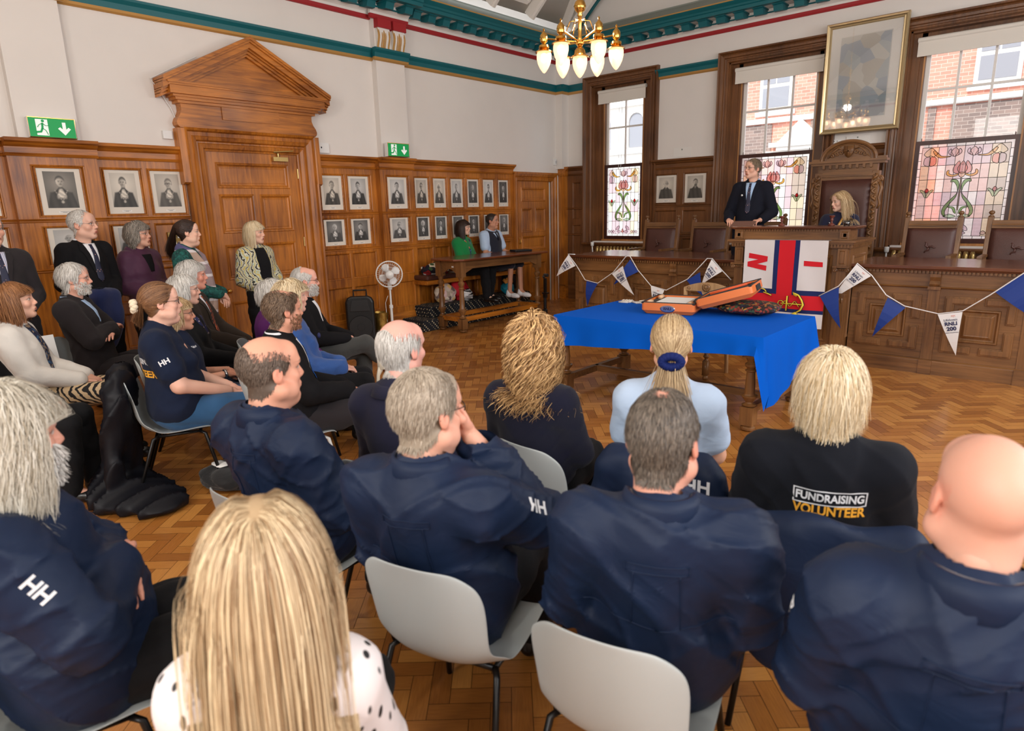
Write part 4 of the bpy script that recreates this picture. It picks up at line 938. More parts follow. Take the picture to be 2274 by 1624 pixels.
MB().box((-.23, -.27, .03), (.23, .27, .085)).build('foam', FOAM, T)
b = MB()
for k in range(3): b.box((-.15+k*.006, -.22, .088+k*.004), (.15-k*.004, .2, .091+k*.004))
b.build('papers', PAPER, T)
for x in (-.19, .19):
    for y in (-.2, .18): MB().lathe([(.02, -.05), (.02, .05)], (x, y, .1), 10, 'y').build('wooden_roller', mat('pale_dowel', (226, 184, 146), .6), T, True)
b = MB(); b.lathe([(.001, -cd_/2-.006), (.045, -cd_/2-.006), (.055, -cd_/2+.002)], (0, 0, .055), 20, 'y')
bd = b.build('badge', CHROME, T); bd.scale = (1.35, 1, .62); bd.location = (0, 0, .02)
text(T, 'badge_lettering', 'RNLI', NAVY, frame_m((0, -cd_/2-.008, .054), (1, 0, 0), (0, 0, 1)), .034, .0006, bold=True)
lid = MB(); lid.m = Matrix.Translation((.262, 0, .095)) @ Matrix.Rotation(R(-17), 4, 'Y') @ Matrix.Translation((cw_/2, 0, -.045))
shell(lid, cw_, cd_, .10); lo = lid.build('lid', ORG, T, True, auto=35)
q = MB(); q.m = lid.m; q.tube([(sx*(cw_/2-.006), sy*(cd_/2-.006), .10) for sx, sy in ((-1, -1), (1, -1), (1, 1), (-1, 1))], .009, 6, True); q.box((-.23, -.27, .03), (.23, .27, .09)); q.box((-.2, -.2, .09), (.2, -.05, .098)); q.box((cw_/2-.005, -.1, .03), (cw_/2+.01, .1, .08)); q.build('lid_foam', FOAM, T)
q = MB(); q.m = lid.m; q.tube([(-.15, -.1, .105), (.17, .0, .105)], .014, 8); q.tube([(.0, .1, .1), (.18, .15, .1)], .01, 8); q.build('orange_tool', mat('orange_tool', (226, 92, 44), .4), T, True)
# ---- patterned cushion
def blob(name, mt, loc, rx, ry, rz, pw=3.0, noise=0, seed=0, n=28, m=14, rot=0):
    rng = random.Random(seed); ph = [rng.random()*6 for _ in range(6)]
    b = MB(); b.lathe_e((0, 0, 0), 1, 1, 1, n, m); vs = []
    for x, y, z in b.v:
        k = (abs(x)**pw+abs(y)**pw+1e-9)**(1/pw); r = math.hypot(x, y)+1e-9; f = r/k if k > 1e-6 else 1
        d = 1+noise*(math.sin(5*x+ph[0]+3*z)*math.sin(4*y+ph[1])+.6*math.sin(9*z+ph[2]+7*x)*math.sin(8*y+ph[3]))
        vs.append((x*f*rx*d, y*f*ry*d, z*rz*d))
    b.v = vs; o = b.build(name, mt, None, True, loc=loc); o.rotation_euler = (0, 0, rot); return o
def patch_mat(name, cols, scale, rough=.85, stretch=(1, 1, 1), metric='EUCLIDEAN', base=None, hi=1.0):
    """cloth with coloured patches: voronoi cells through a constant ramp"""
    m = bpy.data.materials.new(name); m.use_nodes = True; N = m.node_tree.nodes; L = m.node_tree.links; b_ = N['Principled BSDF']
    tc = N.new('ShaderNodeTexCoord'); mp = N.new('ShaderNodeMapping'); mp.inputs['Scale'].default_value = stretch; L.new(tc.outputs['Object'], mp.inputs[0])
    v = N.new('ShaderNodeTexVoronoi'); v.inputs['Scale'].default_value = scale; v.distance = metric; L.new(mp.outputs[0], v.inputs['Vector'])
    sp = N.new('ShaderNodeSeparateColor'); L.new(v.outputs['Color'], sp.inputs[0])
    cr = N.new('ShaderNodeValToRGB'); cr.color_ramp.interpolation = 'CONSTANT'; e = cr.color_ramp.elements
    for k, c in enumerate(cols):
        if k < 2: e[k].position = k/len(cols); e[k].color = (*lin(c), 1)
        else: x = e.new(k/len(cols)); x.color = (*lin(c), 1)
    L.new(sp.outputs[0], cr.inputs[0]); L.new(cr.outputs[0], b_.inputs['Base Color']); b_.inputs['Roughness'].default_value = rough
    return m
CUSH = patch_mat('tapestry', [(30, 24, 20), (34, 26, 22), (120, 40, 30), (40, 30, 24), (170, 120, 50), (60, 84, 60), (36, 28, 24), (150, 60, 44), (44, 40, 70)], 46)
o = blob('cushion', CUSH, (5.68, -4.66, TZ+.065), .27, .23, .06, 3.5, .01, 3, rot=R(10)); tag(o, 'dark tapestry cushion propping up the orange case lid', 'cushion')
for k, (x, y, a) in enumerate(((4.33, -4.62, .2), (4.47, -4.58, -.5))):
    b = MB(); b.box((-.05, -.04, 0), (.05, .05, .012))
    for j in range(4): b.tube([(-.04+j*.026, .04, .008), (-.045+j*.03, .12-.008*abs(j-1.5), .009)], .011, 6)
    b.tube([(.05, -.01, .008), (.085, .04, .008)], .012, 6); b.tube([(-.05, -.04, .008), (.05, -.04, .008)], .01, 6)
    o = b.build('glove', mat('glove_white', (224, 216, 204), .9), None, True, loc=(x, y, TZ+.002)); o.rotation_euler = (0, 0, a)
    tag(o, ['white cotton glove at the far left corner of the blue table', 'white cotton glove lying nearer the orange case'][k], 'glove', 'white gloves on the blue table')

# ---- long side table, carpeted steps, bench seat
T = thing('side_table', 'long oak side table on turned legs by the left wall', 'table', (.90, -3.02, 0))
for x, y in ((.22, -.9), (-.22, -.9), (.20, .87), (-.22, .87)):
    b = MB(); turned_leg(b, x, y, .82, .95); b.box((x-.052, y-.052, .82), (x+.052, y+.052, 1.05)); b.build('leg', BOAK, T, True, auto=30)
b = MB(); b.prism([(-.36, -.96), (-.24, -1.06), (.24, -1.06), (.36, -.96), (.36, .96), (.24, 1.06), (-.24, 1.06), (-.36, .96)], 'z', 1.055, 1.085); b.build('tabletop', TOPY, T, bevel=.008)
b = MB(); b.box((-.2, -.925, .93), (.2, -.885, 1.055)); b.box((-.2, .85, .93), (.2, .89, 1.055)); b.box((.195, -.9, .93), (.235, .87, 1.055)); b.box((-.235, -.9, .93), (-.195, .87, 1.055))
for k in range(3): b.box((.235, -.85, .95+k*.022), (.24, .83, .962+k*.022))
for s in (-1, 1): b.prism([(s*.17, .93), (s*.17, .85), (s*.1, .885), (s*.04, .93)], 'y', -.915, -.895); b.prism([(s*.84, .93), (s*.84, .86), (s*.74, .9), (s*.66, .93)], 'x', .2, .23)
b.build('apron', wood('bench_oak_along_y', (82, 50, 24), (142, 98, 56), 'y'), T)
b = MB()
for x in (-.22, .21): b.box((x-.03, -.9, .16), (x+.03, .87, .225))
for y in (-.9, .87): b.box((-.22, y-.03, .16), (.22, y+.03, .225))
b.build('stretcher', OAKY, T)
MB().box((.06, -.930, .955), (.10, -.926, .975)).build('label_plate', PAPER, T)
o = MB().box((-.16, -.1, 0), (.16, .1, .03)).build('document_case', BLACK, None, False, .008, loc=(.84, -2.25, 1.086)); o.rotation_euler = (0, 0, R(72)); tag(o, 'black leather document case on the long side table', 'document case')
CARP = bpy.data.materials.new('dotted_carpet'); CARP.use_nodes = True
_N = CARP.node_tree.nodes; _L = CARP.node_tree.links; _b = _N['Principled BSDF']; _t = _N.new('ShaderNodeTexCoord'); _m2 = _N.new('ShaderNodeMapping'); _m2.inputs['Rotation'].default_value = (R(45), R(35), 0)
_v = _N.new('ShaderNodeTexVoronoi'); _v.inputs['Scale'].default_value = 26; _v.inputs['Randomness'].default_value = 0; _L.new(_t.outputs['Object'], _m2.inputs[0]); _L.new(_m2.outputs[0], _v.inputs['Vector'])
_r = _N.new('ShaderNodeValToRGB'); _r.color_ramp.elements[0].position = .26; _r.color_ramp.elements[0].color = (*lin((176, 160, 128)), 1); _r.color_ramp.elements[1].position = .33; _r.color_ramp.elements[1].color = (*lin((20, 21, 28)), 1)
_L.new(_v.outputs['Distance'], _r.inputs[0]); _L.new(_r.outputs[0], _b.inputs['Base Color']); _b.inputs['Roughness'].default_value = .95
T = thing('carpeted_steps', 'two low steps covered in black dotted carpet along the left wall', 'steps')
MB().box((.07, -4.28, 0), (.64, -1.6, .17)).build('lower_step', CARP, T, bevel=.02)
MB().box((.07, -4.0, .17), (.5, -1.62, .335)).build('upper_step', CARP, T, bevel=.02)
T = thing('bench_seat', 'long wooden bench with brown leather cushion behind the side table', 'bench', (.27, -2.9, .335))
MB().box((-.19, -1.08, .395), (.17, 1.15, .47)).build('leather_cushion', LEATH, T, bevel=.025)
MB().box((-.19, -1.08, .33), (.17, 1.15, .395)).build('seat_rail', OAKY, T, bevel=.004)
for x in (-.13, .12):
    for y in (-.72, .3, 1.05): MB().lathe([(.018, 0), (.022, .06), (.028, .12), (.02, .2), (.026, .22), (.02, .24), (.025, .33)], (x, y, 0), 10).build('leg', OAK, T, True)
# clothes and bags
CL1 = patch_mat('mixed_clothes', [(20, 24, 40), (16, 18, 30), (226, 214, 190), (24, 26, 44), (150, 30, 30), (60, 90, 50), (18, 20, 34), (230, 226, 220)], 11)
CL2 = patch_mat('pale_clothes', [(206, 190, 172), (190, 168, 150), (222, 206, 188), (120, 100, 96), (228, 190, 120), (214, 180, 176)], 14)
o = blob('folded_clothes', CL1, (.26, -3.62, .805+.075), .15, .26, .09, 2.5, .16, 4, 40, 22); tag(o, 'heap of dark and cream clothes on the end of the bench', 'clothes')
o = MB().box((-.1, -.07, 0), (.1, .07, .004)).build('envelope', PAPER, None, loc=(.36, -3.30, .808)); tag(o, 'white sheet of paper on the bench cushion', 'paper')
o = blob('clothes_bag', CL2, (.30, -3.5, .335+.15), .13, .19, .16, 2.6, .12, 8, 40, 22); tag(o, 'bulging clear bag of pale clothes under the bench', 'bag')
o = blob('red_bag', mat('red_cloth', (190, 20, 34), .7), (.22, -3.12, .335+.17), .14, .16, .18, 2.4, .14, 9, 40, 22); tag(o, 'red fabric bag under the bench', 'bag')
STR = mat('striped_cloth', (30, 28, 30), .8)
o = blob('striped_bag', patch_mat('black_white_stripe', [(24, 22, 24), (226, 222, 220), (24, 22, 24), (230, 226, 222)], 30, stretch=(.2, .2, 2)), (.42, -3.12, .335+.09), .07, .1, .1, 2.4, .1, 10, 36, 20); tag(o, 'black and white striped bag in front of the red one', 'bag')
o = blob('turquoise_bag', mat('turquoise_cloth', (20, 140, 164), .6), (.4, -2.12, .335+.095), .1, .13, .1, 2.3, .1, 11, 36, 20); tag(o, 'turquoise bag on the step beside white trainers', 'bag')
o = blob('orange_scarf', mat('orange_cloth', (226, 150, 66), .7), (.4, -2.1, .335+.22), .06, .1, .05, 2.2, .3, 12, 36, 20); tag(o, 'orange scarf spilling out of the turquoise bag', 'scarf')
o = blob('rucksack', mat('black_nylon', (20, 20, 22), .6, bump=.2, bscale=60), (.22, -1.86, .335+.2), .12, .16, .21, 3, .05, 13, 36, 20); tag(o, 'black rucksack on the step under the bench', 'bag')

# ---- pedestal fan, loudspeaker, gold bag, clamp stand
T = thing('pedestal_fan', 'white pedestal fan standing by the panelled pilaster', 'fan', (.50, -4.74, 0))
b = MB()
for a in (R(20), R(110)): b.tube([(-.3*math.cos(a), -.3*math.sin(a), .015), (.3*math.cos(a), .3*math.sin(a), .015)], .018, 8)
b.build('cross_base', WPLAST, T, True)
b = MB(); b.lathe([(.035, .01), (.03, .06), (.019, .07), (.019, .42), (.028, .42), (.028, .46), (.014, .47), (.014, .68), (.03, .69), (.034, .78), (.02, .8)], (0, 0, 0), 14); b.build('pole', WPLAST, T, True, auto=30)
FD = Vector((.80, -.56, .1)).normalized(); FM = frame_m((.05, -.035, .91), FD.cross(Vector((0, 0, 1))), (0, 0, 1)); 
FR = .182; b = MB(); b.m = FM; b.lathe([(.05, -.14), (.06, -.1), (.055, -.03), (.03, -.02)], (0, 0, 0), 16); b.build('motor', WPLAST, T, True)
b = MB(); b.m = FM
b.tube([(FR*math.cos(a), FR*math.sin(a), .0) for a in np.linspace(0, 2*PI, 40, endpoint=False)], .009, 6, True)
for z_, s in ((.055, 1), (-.055, -1)):
    for k in range(36):
        a = k*2*PI/36; b.tube([(.03*math.cos(a), .03*math.sin(a), z_), (.10*math.cos(a+.12), .10*math.sin(a+.12), z_*.95), (.155*math.cos(a+.2), .155*math.sin(a+.2), z_*.6), (FR*math.cos(a+.22), FR*math.sin(a+.22), 0)], .0009, 4)
    for r_ in (.06, .10, .14): b.tube([(r_*math.cos(a), r_*math.sin(a), z_*.95) for a in np.linspace(0, 2*PI, 32, endpoint=False)], .0015, 4, True)
b.lathe([(.032, .05), (.03, .062), (.01, .066)], (0, 0, 0), 14); b.build('guard', WPLAST, T)
b = MB(); b.m = FM
for k in range(4):
    a0 = k*PI/2+.9; pts = []
    for r_, w0, w1 in ((.02, -.3, .3), (.07, -.36, .62), (.11, -.34, .70), (.14, -.22, .62), (.158, .05, .35)): pts.append((r_, a0+w0, a0+w1))
    vs = []
    for r_, p0, p1 in pts:
        for j in range(5): f = j/4; a = p0+(p1-p0)*f; vs.append((r_*math.cos(a), r_*math.sin(a), .015-.03*f))
    b.add(vs, [(i*5+j, i*5+j+1, (i+1)*5+j+1, (i+1)*5+j) for i in range(4) for j in range(4)])
b.lathe([(.028, -.02), (.028, .02), (.015, .03)], (0, 0, 0), 14); b.build('blades', mat('blade_white', (236, 236, 236), .3), T, True, solid=.002)
MB().tube([(-.02, -.03, .6), (-.06, -.05, .5), (-.05, -.05, .2), (-.04, -.06, .02), (-.25, .1, .008)], .004, 5).build('power_cord', WPLAST, T)
T = thing('loudspeaker', 'black portable loudspeaker on the floor by the door surround', 'loudspeaker', (.26, -5.10, 0), R(52))
b = MB(); prof = [(-.2, .03), (-.2, .55), (-.17, .61), (-.12, .635), (.12, .635), (.17, .61), (.2, .55), (.2, .03), (.16, 0), (-.16, 0)]
n = len(prof); vs = [(x*.93, -.17, z*.985+.004) for x, z in prof]+[(x, -.13, z) for x, z in prof]+[(x*.8, .15, z*.95) for x, z in prof]
b.add(vs, [tuple(range(n)), tuple(range(2*n, 3*n))]+[(k*n+i, k*n+(i+1) % n, (k+1)*n+(i+1) % n, (k+1)*n+i) for k in range(2) for i in range(n)]); b.build('cabinet', BLACK, T, False, .02)
b = MB(); b.lathe([(.16, -.195), (.165, -.17), (.165, -.15)], (0, 0, .2), 32, 'y'); b.lathe([(.05, -.2), (.055, -.19)], (0, 0, .2), 24, 'y'); b.build('woofer_grille', mat('grille', (24, 23, 24), .55), T, True, auto=30)
b = MB(); b.prism([(-.14, .42), (.14, .42), (.11, .58), (-.11, .58)], 'y', -.178, -.165); b.build('horn', mat('grille', (24, 23, 24), .5), T, False, .01)
b = MB(); b.tube([(-.09, .1, .6), (-.09, .1, .69), (.09, .1, .69), (.09, .1, .6)], .014, 8); b.build('handle', BLACK, T)
text(T, 'lettering', 'PROEL', WPLAST, frame_m((.06, -.176, .03), (1, 0, 0), (0, 0, 1)), .022, .0006)
b = MB(); b.prism([(-.07, -.07), (.07, -.07), (.07, .07), (-.07, .07)], 'z', 0, .01)
vs = []; 
for z in np.linspace(0, .36, 8):
    for k in range(24): a = 2*PI*k/24; r_ = .075+.03*z/.36+.006*math.sin(5*a+z*30)+.004*math.sin(9*a-z*50); vs.append((r_*1.1*math.cos(a), r_*math.sin(a), z))
b.add(vs, [(j*24+i, j*24+(i+1) % 24, (j+1)*24+(i+1) % 24, (j+1)*24+i) for j in range(7) for i in range(24)])
o = b.build('gift_bag', mat('gold_foil', (176, 140, 70), .32, metal=.85, bump=.5, bscale=25), None, True, loc=(.42, -4.97+.0, 0)); o.location = (.36, -4.83, 0); tag(o, 'crumpled gold foil bag between loudspeaker and fan', 'bag')
T = thing('clamp_stand', 'black clamp stand with gimbal head left of the council bench', 'stand', (2.55, -3.75, 0))
b = MB()
for k in range(3): a = k*2.1; b.tube([(0, 0, .25), (.25*math.cos(a), .25*math.sin(a), .01)], .009, 6)
b.build('tripod_legs', BLACKM, T)
b = MB(); b.lathe([(.012, .2), (.012, .34), (.02, .34), (.026, .36), (.026, .38), (.034, .40), (.034, .44), (.018, .45), (.022, .46), (.022, .60), (.017, .61)], (0, 0, 0), 12); b.box((-.02, -.02, .6), (.025, .02, .67)); b.box((-.03, -.03, .655), (.05, .03, .67)); b.box((-.012, -.015, .67), (.02, .015, .86)); b.build('pole', BLACKM, T)
b = MB(); b.tube([(-.0, 0, .85), (0, -.03, .89)], .016, 8); b.lathe([(.022, -.03), (.022, .03)], (.02, 0, .9), 12, 'x'); b.build('gimbal_head', BLACK, T)

# ---- wall fittings
def exit_sign(label, y, x, z0, w_=.40, h_=.19):
    T = thing('exit_sign', label, 'sign', (x, y, z0), 0, 'green exit signs on the panelling')
    G = mat('sign_green', (0, 150, 76), .5, emit=.25); Wm = mat('sign_white', (236, 240, 236), .5, emit=.3)
    MB().box((-.05, -w_/2, 0), (.02, w_/2, h_)).build('housing', WPLAST, T, bevel=.004)
    P = lambda u, v, h=0: (.021+h, u, v)
    b = MB(); b.add([P(-w_/2+.008, .008), P(w_/2-.008, .008), P(w_/2-.008, h_-.008), P(-w_/2+.008, h_-.008)], [(0, 1, 2, 3)]); b.build('green_face', G, T)
    b = MB(); b.tube([P(u, v) for u, v in ((-w_/2+.004, .004), (w_/2-.004, .004), (w_/2-.004, h_-.004), (-w_/2+.004, h_-.004))], .005, 5, True); b.build('brass_edge', BRASS, T)
    b = MB(); s = w_/.4
    def poly(pts, h=.001): b.add([P(u*s, v*s+.002, h) for u, v in pts], [tuple(range(len(pts)))])
    poly([(-.135, .02), (-.035, .02), (-.035, .168), (-.135, .168)]); b.build('doorway_symbol', Wm, T); b = MB()
    poly([(.085, .15), (.115, .15), (.115, .085), (.135, .105), (.155, .09), (.10, .03), (.045, .09), (.065, .105), (.085, .085)])
    b.build('arrow_symbol', Wm, T)
    b = MB(); b.lathe([(.013, 0), (.013, .003)], (.0225, -.075*s, .155*s), 12, 'x')
    for q in ([(-.08, .138), (-.085, .085)], [(-.083, .133), (-.11, .118), (-.125, .095)], [(-.08, .133), (-.055, .112), (-.03, .115)], [(-.085, .088), (-.06, .07), (-.045, .03)], [(-.085, .088), (-.10, .055), (-.14, .05)]):
        b.tube([P(u*s, v*s, .003) for u, v in q], .009*s, 6, flat=.3)
    b.build('running_figure', G, T)
exit_sign('green exit sign on the panelling left of the pedimented door', -8.455, .16, 2.545)
exit_sign('green exit sign on the panelling right of the pedimented door', -4.20, .2, 2.545)
def wallbox(name, label, cat, P, u0, v0, u1, v1, d, m, group=None, extra=None):
    T = thing(name, label, cat, (0, 0, 0), 0, group); b = MB()
    b.add([P(u, v, h) for h in (0.002, d) for u, v in ((u0, v0), (u1, v0), (u1, v1), (u0, v1))], [(0, 3, 2, 1), (4, 5, 6, 7), (0, 1, 5, 4), (1, 2, 6, 5), (2, 3, 7, 6), (3, 0, 4, 7)])
    b.build('body', m, T, bevel=.004)
    if extra: extra(T)
    return T
def cable(T):
    MB().tube([(.03, -7.20, 2.62), (.02, -7.19, 2.8), (.02, -7.24, 2.95), (.03, -7.33, 3.1), (.03, -7.42, 3.24), (.05, -6.9, 3.53)], .006, 6).build('cable', WPLAST, T)
wallbox('junction_box', 'white square box with cable at the left edge of the pediment', 'box', PL, -7.37, 2.62, -7.27, 2.71, .04, WPLAST, None, cable)
wallbox('control_box', 'white wall box right of the pedimented door', 'box', PL, -5.40, 2.56, -5.24, 2.69, .035, WPLAST, None, lambda T: MB().box((.036, -5.37, 2.62), (.04, -5.355, 2.64)).build('indicator', BLACK, T))
wallbox('motion_sensor', 'small white sensor high in the corner', 'sensor', PL, -.29, 2.57, -.24, 2.69, .05, WPLAST, None, lambda T: MB().box((.05, -.28, 2.6), (.056, -.25, 2.65)).build('lens', mat('sensor_lens', (200, 200, 200), .2), T))
def sw(T):
    b = MB()
    for i in range(3):
        for j in range(2): b.box((.042, -7.455+i*.04, 1.46+j*.07), (.055, -7.437+i*.04, 1.49+j*.07))
    b.build('switches', WPLAST, T)
wallbox('light_switch_plate', 'brass light switch plate on the panelling', 'switch', PL, -7.478, 1.435, -7.345, 1.60, .04, mat('antique_brass', (128, 104, 60), .3, metal=.9), None, sw)
def plate(T): MB().lathe([(.012, -.012), (.012, -.006)], (2.54, -.0, 2.68), 10, 'y').build('screw', GREY, T)
wallbox('access_plate', 'white access plate above the framed portraits between two windows', 'plate', PB, 2.38, 2.56, 2.70, 2.715, .008, WHITE, None, plate)
def sock(T):
    b = MB()
    for c in (4.945, 4.985): b.box((c-.004, -.024, 2.60), (c+.004, -.02, 2.615)); b.box((c-.012, -.024, 2.57), (c-.006, -.02, 2.585)); b.box((c+.006, -.024, 2.57), (c+.012, -.02, 2.585))
    b.build('pin_holes', BLACK, T)
wallbox('wall_socket', 'white wall socket below the big framed picture', 'socket', PB, 4.91, 2.545, 5.03, 2.63, .02, WPLAST, None, sock)
wallbox('blank_plate', 'white blank plate beside the wall socket', 'plate', PB, 5.10, 2.54, 5.40, 2.66, .01, WHITE, None, lambda T: MB().lathe([(.01, -.014), (.01, -.008)], (5.25, 0, 2.64), 10, 'y').build('keyhole', GREY, T))

# ---- the big framed picture between the windows
T = thing('framed_picture', 'large gilt framed picture behind glass hung above the high chair', 'picture', (5.27, -.12, 2.70))
T.rotation_euler = (R(.6), 0, 0)
P_ = lambda u, v, h: (u, -h, v)
hw, ht = .505, 1.45
SIL = mat('champagne_gilt', (206, 184, 142), .32, metal=.8)
MB().rings(P_, -hw, 0, hw, ht, [(0, -.02), (0, .03), (.012, .045), (.03, .04), (.045, .028), (.06, .032), (.068, .02), (.068, .005)], cap=False).build('frame', SIL, T)
MB().rings(P_, -hw+.066, .066, hw-.066, ht-.066, [(0, .006), (.12, .006), (.124, .003), (.13, .003)]).build('mount', mat('mount_card', (244, 241, 236), .8), T)
pc = patch_mat('pale_painting', [(200, 206, 208), (188, 196, 204), (210, 206, 198), (176, 184, 190), (222, 220, 214)], 5)
MB().add([P_(u, v, .0045) for u, v in ((-hw+.195, .195), (hw-.195, .195), (hw-.195, ht-.195), (-hw+.195, ht-.195))], [(0, 1, 2, 3)]).build('picture', pc, T)
MB().add([P_(u, v, .012) for u, v in ((-hw+.066, .066), (hw-.066, .066), (hw-.066, ht-.066), (-hw+.066, ht-.066))], [(0, 1, 2, 3)]).build('glass', MGLASS, T)

# ---- chandelier
BULB = mat('lit_bulb', (255, 226, 186), .5, emit=14)
def shade_mat():
    m = bpy.data.materials.new('frosted_shade'); m.use_nodes = True; N = m.node_tree.nodes; L = m.node_tree.links
    b_ = N['Principled BSDF']; b_.inputs['Base Color'].default_value = (.95, .84, .74, 1); b_.inputs['Roughness'].default_value = .45; b_.inputs['Emission Color'].default_value = (1, .74, .5, 1); b_.inputs['Emission Strength'].default_value = .28
    t = N.new('ShaderNodeBsdfTransparent'); t.inputs[0].default_value = (1, .93, .85, 1); mx = N.new('ShaderNodeMixShader'); mx.inputs[0].default_value = .72
    L.new(t.outputs[0], mx.inputs[1]); L.new(b_.outputs[0], mx.inputs[2]); L.new(mx.outputs[0], N['Material Output'].inputs[0]); return m
SHADE = shade_mat()
def chandelier(label, x, y, z):
    T = thing('chandelier', label, 'chandelier', (x, y, z), 0, 'brass chandeliers of the hall')
    b = MB(); b.lathe([(.012, .02), (.03, .04), (.05, .06), (.025, .09), (.02, .12), (.02, .3), (.03, .31), (.02, .33), (.048, .355), (.062, .395), (.048, .435), (.02, .455), (.008, .47)], (0, 0, 0), 16); b.build('stem', BRASS, T, True)
    zt = 7.0-z; b = MB(); k = 0; zz = .47
    while zz < zt: 
        b.tube([(.012*math.cos(a)*(1 if k % 2 else .2), .012*math.cos(a)*(.2 if k % 2 else 1), zz+.022+.026*math.sin(a)) for a in np.linspace(0, 2*PI, 9)[:-1]], .0028, 4, True); zz += .04; k += 1
    b.build('chain', BRASS, T)
    for k in range(6):
        a = k*PI/3+.62; ca, sa = math.cos(a), math.sin(a); low = 0 if k % 2 == 0 else -.0; r_ = .36
        ar = MB(); ar.tube([(.02*ca, .02*sa, .07), (r_*ca, r_*sa, .12)], .009, 8); ar.tube([(.02*ca, .02*sa, .27), (.10*ca, .10*sa, .26), (.14*ca, .14*sa, .16), (.2*ca, .2*sa, .11)], .005, 6); ar.lathe([(.004, .215), (.012, .2), (.006, .185), (.036, .15), (.042, .12), (.036, .09), (.014, .07), (.05, .055), (.055, .035), (.045, .03), (.06, .012), (.088, -.002), (.09, -.01), (.05, -.004)], (r_*ca, r_*sa, 0), 16)
        ar.build('arm', BRASS, T, True, auto=35)
        lamp(T, r_*ca, r_*sa, 0)
    lamp(T, 0, 0, -.06, True)
    return T
def lamp(T, x, y, z, cap=False):
    if cap: MB().lathe([(.02, .09), (.05, .055), (.055, .035), (.06, .012), (.088, -.002), (.09, -.01), (.05, -.004)], (x, y, z), 16).build('lamp_gallery', BRASS, T, True)
    s = MB().lathe([(.066, .0), (.074, -.03), (.074, -.07), (.062, -.12), (.04, -.165), (.018, -.195), (.003, -.205)], (x, y, z), 20).build('lamp_shade', SHADE, T, True)
    MB().ball((x, y, z-.06), (.034, .034, .045), 12, 8).build('bulb', BULB, s, True)
chandelier('brass chandelier with seven frosted acorn shades, all lit', 3.84, -4.75, 3.30)

# ---- framed mayoral portraits
def portrait_img(seed, sepia, hair, glasses, female, dark, plain=False):
    rng = np.random.RandomState(seed); nx, ny = 54, 72
    u, v = np.meshgrid(np.linspace(-.5, .5, nx), np.linspace(0, 1.35, ny)); cx = rng.uniform(-.04, .04); hy = .95+rng.uniform(-.02, .03); tn = rng.choice((-1, 1))*rng.uniform(.01, .03)
    ss = lambda d, w=.02: np.clip(.5-d/w/2, 0, 1)
    bg = (.20 if dark else .60)+rng.uniform(-.05, .1)
    im = bg+.2*np.exp(-((u-cx)**2+(v-.9)**2)/.2)
    def put(mask, val):
        nonlocal im; im = im*(1-mask)+val*mask
    x, rb = u-cx, .15+rng.uniform(0, .12); sh = .30+rng.uniform(0, .05)
    fw, fh = .135+rng.uniform(-.01, .015), .19
    hr = np.hypot(x/(fw+(.055 if female else .012)), (v-hy-.02)/(fh+.02)); put(ss(hr-1, .15)*ss(hy-(.12 if female else -.02)-v, .08), hair)
    put(ss(np.abs(x)-.075, .03)*ss(v-hy+.1)*ss(.6-v), .46)
    put(ss(np.maximum(v-.76+1.1*np.maximum(np.abs(x)-.06, 0)-.9*np.maximum(np.abs(x)-.2, 0), np.abs(x)-sh-.25*(.7-v)), .03), rb+.025*np.sin(x*22+v*4)+.06*x*tn*30)
    if not plain:
        put(ss(np.abs(x)-.05-.10*np.clip((.7-v)/.25, 0, 1), .03)*ss(v-.72)*ss(.36-v, .05), .80+.12*np.sin(v*34+x*26))
        put(ss(np.abs(np.abs(x)-(v-.24)*.48)-.013)*ss(.24-v)*ss(v-.66), .58+.2*np.sin(v*80)); put(ss(np.hypot(x, v-.22)-.05), .66)
    else: put(ss(np.abs(x)-.3*(v-.52))*ss(v-.72)*ss(.5-v), .82); put(ss(np.abs(x)-.016)*ss(v-.70)*ss(.5-v), .12)
    f = np.hypot(x/(fw*(1-.25*np.clip((hy-v)/fh, 0, 1))), (v-hy)/fh)-1
    put(ss(f, .10)*ss(v-hy-(.20 if hair > .7 else .10+.05*np.cos(x*14)), .05), .68+.16*np.clip(-x/fw*np.sign(tn), -1, 1)-.1*np.clip((hy-v)/fh, 0, 1))
    e = x-tn
    for s in (-1, 1):
        put(ss(np.hypot((e-s*.05)/.026, (v-hy-.01)/.012)-1, .5)*.8, .22); put(ss(np.hypot((e-s*.05)/.036, (v-hy-.042)/.010)-1, .5)*.8, .3); put(ss(np.hypot((x-s*fw*1.02)/.018, (v-hy+.01)/.04)-1, .4), .5)
        if glasses: put(ss(np.abs(np.hypot((e-s*.055)/.048, (v-hy-.005)/.036)-1)-.16, .2), .15)
    put(ss(np.hypot((e-.012)/.018, (v-hy+.03)/.045)-1, .6)*.4, .4); put(ss(np.hypot(e/.035, (v-hy+.062)/.008)-1, .6)*.6, .32); put(ss(np.hypot(e/.05, (v-hy+.098)/.009)-1, .5)*.85, .30)
    if plain: put(ss(np.hypot(e/.085, (v-hy+.14)/.10)-1, .3)*ss(v-hy+.07), .78 if hair > .6 else .35)
    if seed in (1, 20, 25): put(ss(np.hypot(e/.05, (v-hy+.082)/.010)-1, .4), .3)
    im = np.clip(im, .03, .97); t = np.array((1.0, .91, .78)) if sepia else np.array((1, .98, .94))
    return nx, ny, (im[..., None]**1.7)*t*.9
PHOTO = mat('photographic_print', (255, 255, 255), .5, attr='shade')
MOUNT = mat('mount_cream', (222, 214, 202), .8)
